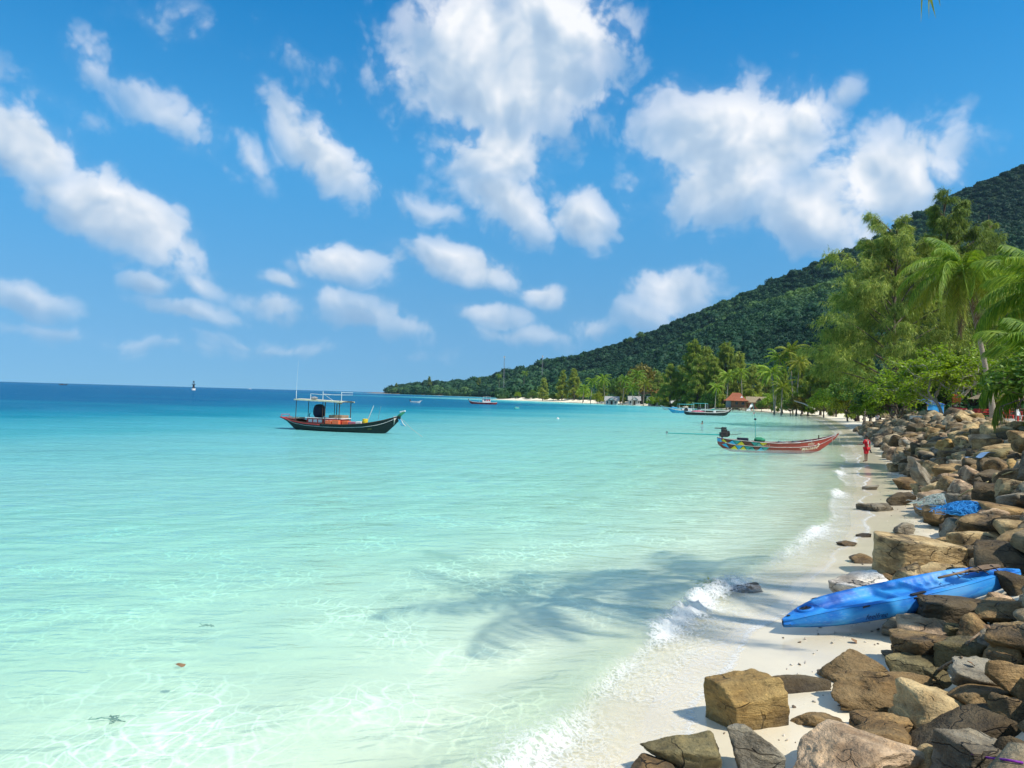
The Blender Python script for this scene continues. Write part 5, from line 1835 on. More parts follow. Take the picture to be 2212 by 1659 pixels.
def engine(parent, x, z, shaft_to, mat=P_IRON, big=1.0):
    """longtail motor: block on a pivot, handle forward, long shaft aft with a propeller"""
    e = MB()
    e.box((x, 0, z + 0.20), (0.50 * big, 0.34 * big, 0.30 * big), bev=0.03)
    e.box((x + 0.02, 0, z + 0.44), (0.34 * big, 0.28 * big, 0.22 * big), bev=0.03)
    o = e.build('engine', mat, parent)
    MB().lathe([(0.02, -0.05), (0.17, -0.05), (0.19, 0), (0.17, 0.05), (0.02, 0.05)], 16).build('flywheel', mat, o, loc=(x + 0.30, 0, z + 0.27), rot=(0, R(90), 0), smooth=True, auto=40)
    MB().box((x, 0, z + 0.62), (0.30, 0.20, 0.12), bev=0.03).build('air_filter', mat, o)
    MB().tube([(x - 0.1, 0.12, z + 0.55), (x - 0.15, 0.14, z + 0.60), (x - 0.55, 0.16, z + 0.60)], 0.035, 6).build('exhaust', mat, o)
    MB().tube([(x - 0.1, 0, z - 0.15), (x - 0.1, 0, z + 0.1)], 0.06, 8).build('pivot_post', P_STEEL, o)
    MB().tube([(x + 0.2, -0.1, z + 0.25), (x + 0.7, -0.12, z + 0.22), (x + 1.1, -0.12, z + 0.30)], 0.018, 6).build('tiller', mat, o)
    p0, p1 = Vector((x - 0.2, 0, z + 0.18)), Vector(shaft_to)
    MB().tube([p0, p0.lerp(p1, 0.5), p1], [0.045, 0.035, 0.03], 7).build('propeller_shaft', P_TEAL, o)
    pr = MB()
    for k in range(3):
        a = k * 2.094 + 0.4
        u = Vector((0, math.cos(a), math.sin(a)))
        w = Vector((0, -math.sin(a), math.cos(a)))
        pr.loft([[p1 + u * 0.03 + w * 0.02, p1 + u * 0.03 - w * 0.02], [p1 + u * 0.13 + w * 0.07 + Vector((0.04, 0, 0)), p1 + u * 0.13 - w * 0.05 - Vector((0.03, 0, 0))], [p1 + u * 0.20 + w * 0.04, p1 + u * 0.20 - w * 0.02]])
    pr.tube([p1 + Vector((0.05, 0, 0)), p1 - Vector((0.07, 0, 0))], 0.035, 7)
    pr.build('propeller', P_STEEL, o)
    return o


# ------------------------------------------------------------------ red longtail boat, second nearest
def red_boat():
    c = G(1664, 971.5)
    t = thing('longtail_boat', 'red wooden longtail boat with triangle-patterned stern near the boy', 'boat', (c.x + 0.30, c.y + 0.3, -0.02), R(1.5))
    H = Hull([(-3.55, 0.42, 0.70, 0.22, 0.30), (-3.3, 0.50, 0.67, 0.02, 0.32), (-2.8, 0.58, 0.62, -0.18, 0.36), (-1.5, 0.68, 0.53, -0.22, 0.42), (0.0, 0.70, 0.48, -0.22, 0.44), (1.4, 0.62, 0.54, -0.22, 0.36),
              (2.4, 0.46, 0.68, -0.16, 0.22), (2.95, 0.34, 0.78, -0.02, 0.12), (3.5, 0.20, 0.92, 0.36, 0.06), (4.05, 0.07, 1.08, 0.85, 0.02), (4.25, 0.015, 1.15, 1.08, 0.004)])
    h = H.build(P_RED, t, inner=P_MAROON, rail=[(0.985, P_STEEL, 0.022), (0.55, P_STEEL, 0.016)])
    MB().box((-3.52, 0, 0.55), (0.08, 0.8, 0.22), bev=0.02).build('transom', P_BLUE, t)
    # painted triangles on both sides of the stern
    cols = [P_BLUE, P_YELL, P_TEAL, P_BLUE, P_MAROON, P_TEAL, P_YELL, P_BLUE, P_RED, P_TEAL]
    V, F, fm = [], [], []
    mats = [P_BLUE, P_YELL, P_TEAL, P_MAROON, P_IRON]
    seq_u = [1, 3, 0, 2, 1, 3, 3, 2, 2, 1, 2, 2, 0, 2]
    seq_l = [0, 3, 1, 0, 1, 2, 2, 3, 0, 2, 1, 1, 0, 2]
    for sg in (-1, 1):
        for v0, v1, seq, xo in ((0.58, 0.95, seq_u, -3.42), (0.10, 0.52, seq_l, -3.25)):
            w = 0.28
            for k in range(10):
                xa = xo + k * w
                tri = [(xa - w, v0), (xa + w, v0), (xa, v1)] if k % 2 == 0 else [(xa - w, v1), (xa + w, v1), (xa, v0)]
                for kk, (shr, mi, off) in enumerate(((1.0, 4, 0.004), (0.86, seq[k % len(seq)], 0.008))):
                    cx = sum(p[0] for p in tri) / 3
                    cv = sum(p[1] for p in tri) / 3
                    b = len(V)
                    pts = [(max(-3.5, cx + (p[0] - cx) * shr), cv + (p[1] - cv) * shr) for p in tri]
                    # split each edge so that the paint follows the planking
                    ring = []
                    for i in range(3):
                        for q in (0, 1 / 3, 2 / 3):
                            a, bb = pts[i], pts[(i + 1) % 3]
                            ring.append((a[0] + (bb[0] - a[0]) * q, a[1] + (bb[1] - a[1]) * q))
                    cc = (sum(p[0] for p in ring) / 9, sum(p[1] for p in ring) / 9)
                    V.append(H.side(cc[0], cc[1], sg, off))
                    V.extend(H.side(p[0], p[1], sg, off) for p in ring)
                    for i in range(9):
                        F.append((b, b + 1 + i, b + 1 + (i + 1) % 9))
                        fm.append(mi)
    me = mesh('painted_triangles', V, F, mats, fmat=fm)
    kind(obj('painted_triangles', me, h), 'stuff')
    LET = simple('cream_lettering', (0.80, 0.74, 0.55), (0.66, 0.60, 0.45), 30, 0.6)

    def put(x0, v0):
        def fn(a, b_):
            x = x0 + a
            bm, zs, zk, bb = H.at(x)
            return Vector(H.side(x, v0 + b_ / (zs - zk - 0.08), -1, 0.012))
        return fn
    text_on('" MAUWIN', put(1.50, 0.22), 0.26, LET, h, shear=0.25, bold=0.012)
    text_on('3', put(2.72, 0.36), 0.34, LET, h, bold=0.02)
    text_on('มาวิน', put(2.05, 0.66), 0.21, LET, h, bold=0.008)
    text_on('เรือประมง 250 x 70', put(-1.25, 0.66), 0.10, LET, h)
    engine(t, -3.25, 0.70, (-6.95, 0.0, 0.90))
    for x in (-1.7, 0.6, 1.5, 2.3):
        b, zs, zk, bb = H.at(x)
        MB().box((x, 0, zs + 0.01), (0.10, 2 * b + 0.02, 0.04), bev=0.008).build('thwart', P_STEEL, t)
    MB().box((-2.05, -0.1, 0.62), (0.62, 0.45, 0.22), bev=0.03).build('cool_box', P_NAVY, t)
    fp = MB().tube([(-1.15, 0.05, 0.2), (-1.22, 0.05, 2.0), (-1.40, 0.05, 2.98)], [0.022, 0.018, 0.012], 6).build('flag_pole', P_TEAL, t)
    fl = MB()
    fl.loft([[(-1.40 - 0.02 * k + 0.05 * math.sin(k), 0.05 + 0.03 * math.sin(k * 1.7), 2.95 - 0.07 * k), (-1.40 - 0.02 * k - (0.06 + 0.028 * k), 0.05 + 0.05 * math.sin(k * 1.3), 2.97 - 0.07 * k)] for k in range(8)])
    fl.build('flag', P_WHITE, fp)
    MB().loft([[(-1.33, 0.03, 2.42 - 0.05 * k), (-1.25, 0.07, 2.40 - 0.05 * k)] for k in range(4)]).build('flag_red_stripe', P_BRIGHTRED, fp)
    rs = np.random.RandomState(4)
    k = MB()
    d_, F_ = ICO[2]
    k.add(d_ * np.array([0.07, 0.07, 0.06]) * (1 + 0.3 * rs.rand(len(d_), 1)) + np.array([-1.21, 0.05, 1.95]), F_.tolist())
    k.build('cloth_knot', P_NAVY, fp)
    V = ICO[3][0] * np.array([0.34, 0.2, 0.16])
    V = V * (1 + 0.35 * fbm(V[:, 0] * 6, V[:, 1] * 6, V[:, 2] * 6, 3))[:, None]
    MB().add(V + np.array([-0.95, -0.1, 0.62]), ICO[3][1].tolist()).build('green_tarpaulin', P_GREENCLOTH, t, smooth=True)
    b = H.at(2.95)
    MB().tube([(2.95, 0, 0.6), (2.95, 0, 1.03)], 0.035, 6).build('bow_bitt', P_DARKWOOD, t)
    MB().tube([(4.0, 0.0, 1.08), (4.32, -0.02, 1.02), (4.30, -0.03, 0.75), (4.35, -0.03, 0.55)], 0.014, 5).build('bow_line', P_ROPE, t, smooth=True)
    MB().tube([(3.75, -0.12, 1.0), (3.80, -0.16, 0.6), (3.78, -0.14, 0.0), (3.7, -0.1, -0.35)], 0.009, 5).build('anchor_line', P_ROPE, t, smooth=True)
    return t


red_boat()


# ------------------------------------------------------------------ black fishing boat with a roof
def fishing_boat():
    a, b = G(656, 926.5), G(829, 936.5)
    c = (a + b) / 2
    ang = math.atan2(-2.3, 6.9)
    t = thing('fishing_boat', 'black fishing boat with red cabin and cream flat roof moored left', 'boat', (c.x - 0.1, c.y, -0.03), ang)
    H = Hull([(-5.0, 0.55, 0.93, 0.80, 0.50), (-4.3, 0.72, 0.82, 0.52, 0.60), (-3.6, 0.85, 0.72, -0.05, 0.62), (-2.6, 0.98, 0.63, -0.28, 0.66), (-1.0, 1.05, 0.56, -0.32, 0.70), (0.8, 1.02, 0.58, -0.32, 0.66),
              (2.2, 0.88, 0.70, -0.30, 0.48), (3.2, 0.68, 0.88, -0.20, 0.28), (3.8, 0.50, 1.02, 0.10, 0.15), (4.4, 0.28, 1.20, 0.62, 0.08), (4.85, 0.10, 1.34, 1.08, 0.03)])
    h = H.build(P_BLACK, t, inner=P_DARKWOOD, rail=[(0.985, P_DARKWOOD, 0.030), (0.72, P_WHITE, 0.014)], depth=0.22)
    for sg in (-1, 1):
        MB().tube([H.side(x, 0.90, sg, 0.014) for x in np.linspace(-4.95, -1.2, 14)], 0.055, 6).build('stern_strake', P_BRIGHTRED, h, smooth=True)
    for k in range(7):
        MB().box((-4.75 + k * 0.19, 0, 0.92 - k * 0.018), (0.17, 1.15 + k * 0.06, 0.03)).build('stern_plank', P_ORANGE if k % 2 else P_PINK, t)
    MB().box((-3.85, -0.1, 0.90), (1.0, 0.9, 0.10), bev=0.02).build('stern_mat', P_CREAM, t)
    MB().tube([(-4.9, -0.5, 0.9), (-4.92, -0.5, 1.12), (-4.92, 0.5, 1.12), (-4.9, 0.5, 0.9)], 0.02, 5).build('stern_rail', P_BRIGHTRED, t)
    # deckhouse
    cab = MB().box((-1.15, 0, 0.68), (2.9, 1.25, 0.60), bev=0.02).build('cabin', P_BRIGHTRED, t)
    MB().box((-1.15, 0, 0.96), (3.1, 1.42, 0.06), bev=0.015).build('cabin_roof', P_WHITE, cab)
    for k in range(6):
        x = -2.28 + k * 0.42
        if k == 3:
            x += 0.12
        if k > 3:
            x += 0.16
        for sg in (-1, 1):
            MB().box((x, sg * 0.628, 0.74), (0.33, 0.016, 0.22), bev=0.004).build('window', P_WHITE, cab)
    MB().box((-0.25, 0.0, 1.10), (1.1, 1.0, 0.22), bev=0.02).build('fish_bin', P_WOOD, t)
    for x, w, hgt, m in ((-0.55, 0.50, 0.30, P_ORANGE), (0.05, 0.55, 0.34, P_ORANGE), (0.62, 0.50, 0.30, P_ORANGE), (1.22, 0.60, 0.26, P_PINK), (1.75, 0.45, 0.30, P_WHITE)):
        MB().box((x, -0.36 if x > 0.4 else -0.82, 0.52 + hgt / 2), (w, 0.5 if x > 0.4 else 0.3, hgt), bev=0.025).build('fish_crate', m, t)
    # dark covered engine
    d_, F_ = ICO[4]
    V = np.sign(d_) * np.abs(d_) ** 0.75 * np.array([0.42, 0.40, 0.52])
    V = V * (1 + 0.08 * fbm(d_[:, 0] * 3, d_[:, 1] * 3, d_[:, 2] * 3, 3))[:, None]
    MB().add(V + np.array([-2.0, 0.1, 1.45]), F_.tolist()).build('covered_engine', P_NAVY, t, smooth=True)
    MB().tube([(-2.65, -0.1, 1.3), (-2.75, -0.1, 1.15), (-2.7, -0.1, 0.98)], 0.03, 6).build('hose', P_NAVY, t)
    # roof on posts
    rf = MB()
    rf.loft([[(x, y, 2.36 - 0.10 * (x + 3.55) / 4.0 - 0.05 * (y / 0.9) ** 2 + dz) for y in np.linspace(-0.9, 0.9, 7)] for dz, x in [(0, -3.55), (0.0, -2.5), (0, -1.2), (0, 0.5)]])
    rf.loft([[(x, y, 2.30 - 0.10 * (x + 3.55) / 4.0 - 0.05 * (y / 0.9) ** 2) for y in np.linspace(0.9, -0.9, 7)] for x in (-3.55, -2.5, -1.2, 0.5)])
    rf.box((-1.52, -0.9, 2.24), (4.1, 0.04, 0.10), (0, R(1.4), 0))
    rf.box((-1.52, 0.9, 2.24), (4.1, 0.04, 0.10), (0, R(1.4), 0))
    roof = rf.build('roof', P_CREAM, t)
    for x in (-3.45, -1.15, -0.95, 0.25):
        for y in (-0.8, 0.8):
            MB().tube([(x, y, 0.55), (x + 0.03, y, 2.28)], 0.032 if x > -1 else 0.024, 6).build('roof_post', P_DARKWOOD, t)
    for x, zt in ((-3.45, 2.95), (-2.2, 2.75), (-1.15, 2.95), (0.42, 2.95)):
        MB().tube([(x, -0.8, 2.2), (x, -0.8, zt)], 0.022, 5).build('rail_post', P_WHITE, roof)
    for y in (-0.8, 0.8):
        MB().tube([(-2.2, y, 2.75), (-1.15, y, 2.70), (0.42, y, 2.74)], 0.015, 5).build('roof_rail', P_WHITE, roof)
    MB().tube([(0.42, -0.8, 2.9), (0.42, 0.8, 2.9)], 0.015, 5).build('roof_rail', P_WHITE, roof)
    MB().tube([(-1.1, -0.8, 2.75), (-0.3, -0.75, 2.30)], 0.012, 5).build('roof_stay', P_WHITE, roof)
    V = ICO[3][0] * np.array([0.26, 0.3, 0.10])
    V = V * (1 + 0.4 * fbm(V[:, 0] * 7, V[:, 1] * 7, V[:, 2] * 7, 3))[:, None]
    MB().add(V + np.array([-2.15, -0.4, 2.44]), ICO[3][1].tolist()).build('net_on_roof', P_GREY, roof, smooth=True)
    MB().tube([(-3.45, -0.8, 2.9), (-3.42, -0.8, 4.0), (-3.36, -0.8, 5.2)], [0.009, 0.006, 0.004], 5).build('antenna', P_WHITE, roof)
    MB().box((0.05, -0.45, 2.10), (0.34, 0.22, 0.14), bev=0.03).build('deck_lamp', P_STEEL, roof)
    # foredeck: yellow float, pole, gear
    MB().lathe([(0.05, -0.16), (0.19, -0.15), (0.21, 0), (0.19, 0.15), (0.05, 0.16)], 14).build('yellow_drum', P_YELL, t, loc=(2.15, -0.3, 0.88), smooth=True, auto=40)
    MB().tube([(2.15, 0.0, 0.8), (2.62, 0.05, 2.0)], 0.028, 6).build('marker_pole', P_WHITE, t)
    MB().tube([(2.95, 0.1, 0.9), (3.2, 0.1, 2.0)], 0.010, 5).build('fishing_rod', P_STEEL, t)
    MB().tube([(4.55, 0, 1.10), (4.80, 0, 1.38), (5.15, 0, 1.62)], [0.13, 0.11, 0.07], 8).build('bow_horn', P_GREENCLOTH, t, smooth=True)
    MB().box((5.02, 0, 1.66), (0.42, 0.14, 0.09), (0, R(-12), 0), bev=0.02).build('bow_cap', P_WHITE, t)
    rp = MB()
    for k in range(4):
        rp.tube([(4.45 + 0.03 * k, -0.22 + 0.14 * k, 1.30), (4.50 + 0.02 * k, -0.30, 1.05), (4.48, -0.26, 0.85 - 0.06 * k)], 0.022, 5)
    kind(rp.build('bow_rope_coil', P_ROPE, t, smooth=True), 'stuff')
    MB().tube([(4.9, -0.05, 1.2), (6.2, -0.8, 0.45), (7.4, -1.6, 0.0)], 0.012, 5).build('mooring_line', P_ROPE, t, smooth=True)
    for k in range(3):
        MB().tube([(4.75 + 0.1 * k, -0.1, 1.1), (4.95 + 0.12 * k, -0.15, 0.75), (5.1 + 0.14 * k, -0.12, 0.62)], 0.025, 6).build('fender', P_BLUE if k < 2 else P_WHITE, t, smooth=True)

    def fn(a_, b_):
        x = 2.55 + a_
        bm, zs, zk, bb = H.at(x)
        return Vector(H.side(x, 0.45 + b_ / (zs - zk - 0.08), -1, 0.01))
    text_on('1250', fn, 0.16, simple('faded_yellow_lettering', (0.30, 0.25, 0.06)), h)
    return t


fishing_boat()


# ------------------------------------------------------------------ smaller boats further out
def far_boat(label, px, py, L, heading, hullm, beam=0.9, hgt=0.6, bowz=1.3, group=None, name='longtail_boat', rail=P_WHITE, inner=P_WOOD):
    c = G(px, py)
    t = thing(name, label, 'boat', (c.x, c.y, -0.02), heading, group)
    h = L / 2
    H = Hull([(-h, beam * .6, hgt * 1.25, hgt * .4, beam * .5), (-h * .85, beam * .85, hgt * 1.1, -.15, beam * .6), (-h * .3, beam, hgt, -.25, beam * .66), (h * .3, beam * .95, hgt, -.25, beam * .6), (h * .65, beam * .7, hgt * 1.25, -.15, beam * .3), (h * .85, beam * .38, hgt * 1.6, hgt * .5, beam * .1), (h, 0.04, bowz, bowz - 0.12, 0.01)])
    H.build(hullm, t, inner=inner, rail=[(0.97, rail, 0.04)], n=24)
    return t, H


def canopy(t, x0, x1, w, z0, z1, mat, sag=0.08):
    m = MB()
    m.loft([[(x, y, z1 - sag * (y / w) ** 2) for y in np.linspace(-w, w, 7)] for x in np.linspace(x0, x1, 5)])
    m.loft([[(x, y, z1 - 0.05 - sag * (y / w) ** 2) for y in np.linspace(w, -w, 7)] for x in np.linspace(x0, x1, 5)])
    c = m.build('canopy', mat, t)
    for x in (x0 + 0.1, (x0 + x1) / 2, x1 - 0.1):
        for y in (-w * .92, w * .92):
            MB().tube([(x, y, z0), (x, y, z1 - sag)], 0.03, 5).build('canopy_post', P_WHITE, c)
    return c


t, H = far_boat('long black longtail boat nearest of the moored group, pink cloth aboard', 1529, 897.2, 10.0, R(2), P_BLACK, 0.8, 0.62, 1.75, 'moored boats below the stilt hut')
engine(t, -4.7, 0.85, (-7.0, 0.2, 0.55), big=1.5)
V = ICO[3][0] * np.array([1.3, 0.55, 0.22])
V = V * (1 + 0.35 * fbm(V[:, 0] * 2, V[:, 1] * 4, V[:, 2] * 6, 3))[:, None]
MB().add(V + np.array([-2.2, 0, 0.78]), ICO[3][1].tolist()).build('pink_cover', P_PINK, t, smooth=True)
MB().box((1.4, 0, 0.80), (0.5, 0.5, 0.4), bev=0.05).build('white_drum', P_WHITE, t)
MB().tube([(-0.6, 0, 0.5), (-0.6, 0, 2.6)], 0.05, 6).build('mast', P_WHITE, t)
t, H = far_boat('dark brown longtail boat right behind the black one', 1545, 892.0, 9.5, R(6), P_DARKWOOD, 0.75, 0.6, 1.8, 'moored boats below the stilt hut')
engine(t, -4.4, 0.85, (-6.6, 0.2, 0.5), big=1.5)
t, H = far_boat('pale blue boat with aqua canopy, left of the moored group', 1478, 892.2, 8.0, R(184), P_BLUE, 0.95, 0.65, 1.1, 'moored boats below the stilt hut')
canopy(t, -2.2, 1.6, 0.85, 0.6, 2.2, P_AQUA)
MB().box((-0.5, 0, 0.85), (2.4, 1.1, 0.5), bev=0.05).build('deckhouse', P_WHITE, t)
t, H = far_boat('teal boat with bright aqua canopy, right of the moored group', 1514, 889.0, 8.5, R(4), P_TEAL, 0.95, 0.65, 1.2, 'moored boats below the stilt hut')
canopy(t, -2.6, 1.8, 0.9, 0.6, 2.4, P_AQUA)
t, H = far_boat('white boat with raised bow, leftmost of the moored group', 1458, 886.0, 9.0, R(186), P_WHITE, 0.9, 0.6, 1.5, 'moored boats below the stilt hut', rail=P_BLUE)
MB().box((0.3, 0, 0.75), (1.8, 1.0, 0.4), bev=0.05).build('deckhouse', P_BLUE, t)
for k, (px, py, hd, m, lab) in enumerate([(1560, 884.2, 30, P_WOOD, 'weathered wooden boat drawn up on the sand below the stilt hut'), (1510, 881.5, -20, P_GREY, 'grey boat drawn up on the beach left of the stilt hut'), (1470, 880.5, 160, P_WOOD, 'old wooden boat lying on the far beach behind the moored group')]):
    t, H = far_boat(lab, px, py, 7.5, R(hd), m, 0.8, 0.7, 1.4, 'boats drawn up on the far beach')
    t.location.z = gz(t.location.x, t.location.y) + 0.15

t, H = far_boat('red and white boat with small cabin far out in the bay', 1042, 873.0, 9.4, R(183), P_BRIGHTRED, 1.1, 0.6, 1.7)
cb = MB().box((-1.3, 0, 1.15), (2.6, 1.5, 1.15), bev=0.03).build('cabin', P_WHITE, t)
MB().box((0.03, 0, 1.15), (0.06, 1.2, 0.9)).build('cabin_door', P_BRIGHTRED, cb)
for x in (-2.2, -1.5, -0.8):
    for sg in (-1, 1):
        MB().box((x, sg * 0.76, 1.3), (0.45, 0.03, 0.45)).build('window', P_NAVY if x > -1 else P_BRIGHTRED, cb)
MB().box((-1.3, 0, 1.78), (3.0, 1.8, 0.07), bev=0.02).build('cabin_roof', P_STEEL, cb)
for x in (-2.6, -1.3, -0.2):
    MB().tube([(x, -0.8, 1.8), (x, -0.8, 2.5)], 0.03, 5).build('rail_post', P_WHITE, cb)
MB().tube([(-2.6, -0.8, 2.4), (-1.3, -0.8, 2.55), (-0.2, -0.8, 2.3)], 0.03, 5).build('roof_rail', P_WHITE, cb)
MB().tube([(1.0, 0, 0.5), (1.0, 0, 1.2)], 0.04, 5).build('bitt', P_WHITE, t)

t, H = far_boat('small white dinghy with outboard left of the red and white boat', 898, 870.3, 3.3, R(0), P_WHITE, 0.6, 0.42, 0.75, name='dinghy')
MB().box((-1.7, 0, 0.75), (0.3, 0.26, 0.55), bev=0.06).build('outboard_motor', P_IRON, t)
MB().tube([(1.3, 0, 0.6), (2.0, 0, 0.95)], 0.03, 5).build('bow_pole', P_WHITE, t)

t, H = far_boat('tiny pale boat on the horizon left of the fishing boat', 539, 841.0, 11, R(180), P_WHITE, 1.4, 0.9, 1.8)
MB().box((-1.5, 0, 1.6), (3.5, 1.9, 1.6), bev=0.1).build('cabin', P_WHITE, t)
t, H = far_boat('tiny dark boat on the horizon at far left', 137, 831.8, 12, R(0), P_BLACK, 1.3, 0.9, 2.0)
MB().box((-2.0, 0, 1.3), (3.0, 1.6, 1.0), bev=0.1).build('cabin', P_DARKWOOD, t)

# buoys and the like
c = G(1116, 883.6)
t = thing('mooring_float', 'greenish floating drum in the middle of the bay', 'buoy', (c.x, c.y, 0.1))
MB().lathe([(0.05, -0.55), (0.32, -0.55), (0.34, -0.5), (0.34, 0.5), (0.32, 0.55), (0.05, 0.55)], 14).build('drum', P_TEAL, t, rot=(0, R(90), 0.3), smooth=True, auto=40)
MB().box((0.1, 0, 0.36), (0.7, 0.4, 0.12), bev=0.03).build('lashed_board', P_STEEL, t)
c = G(1205, 905.5)
t = thing('buoy', 'small white ball buoy in front of the moored boats', 'buoy', (c.x, c.y, 0.05))
MB().add(ICO[3][0] * np.array([0.19, 0.19, 0.17]), ICO[3][1].tolist()).build('ball', P_WHITE, t, smooth=True)
MB().tube([(0, 0, 0.15), (0, 0, 0.28)], 0.03, 6).build('eye', P_STEEL, t)

# navigation beacon on the horizon
c = G(418, 843.0)
t = thing('beacon', 'black and white navigation beacon standing in the sea', 'beacon', (c.x, c.y, 0))
MB().lathe([(1.6, -1), (1.6, 1.4), (1.5, 1.5)], 16).build('base', P_WHITE, t, smooth=True, auto=40)
MB().lathe([(0.9, 1.4), (0.75, 4.5), (0.7, 4.6)], 12).build('tower', P_IRON, t, smooth=True, auto=40)
MB().lathe([(1.5, 4.6), (1.55, 4.9), (1.5, 5.0)], 12).build('gallery', P_IRON, t)
tp = MB()
for k in range(4):
    a = k * 1.57
    tp.tube([(1.0 * math.cos(a), 1.0 * math.sin(a), 5.0), (0.5 * math.cos(a), 0.5 * math.sin(a), 6.6)], 0.09, 5)
kind(tp.build('lantern_frame', P_IRON, t), 'stuff')
MB().add(ICO[2][0] * 0.7 + np.array([0, 0, 7.0]), ICO[2][1].tolist()).build('topmark', P_IRON, t)

# ------------------------------------------------------------------ people
SKIN = simple('skin', (0.20, 0.105, 0.065), (0.17, 0.09, 0.055), 6, 0.55)
HAIR = simple('hair', (0.015, 0.012, 0.010), (0.03, 0.022, 0.018), 20, 0.7)
CLOTH_RED = simple('red_jersey', (0.55, 0.012, 0.022), (0.46, 0.012, 0.02), 8, 0.75)
CLOTH_DARK = simple('dark_clothes', (0.015, 0.015, 0.02), (0.025, 0.022, 0.025), 8, 0.85)
CLOTH_BLUE = simple('blue_clothes', (0.03, 0.05, 0.22), (0.02, 0.035, 0.16), 8, 0.85)
CLOTH_PALE = simple('pale_clothes', (0.45, 0.42, 0.40), (0.36, 0.33, 0.31), 8, 0.85)


def skin_mesh(name, J, edges, rad, mat, parent, root, lv=2):
    keys = list(J)
    me = bpy.data.meshes.new(name)
    me.from_pydata([J[k] for k in keys], [(keys.index(a), keys.index(b)) for a, b in edges], [])
    me.materials.append(mat)
    o = obj(name, me, parent)
    o.modifiers.new('skin', 'SKIN').use_smooth_shade = True
    sv = me.skin_vertices[0].data
    for k, v in zip(keys, sv):
        r = rad[k]
        v.radius = r if hasattr(r, '__len__') else (r, r)
        v.use_root = (k == root)
    s = o.modifiers.new('sub', 'SUBSURF')
    s.levels = s.render_levels = lv
    return o


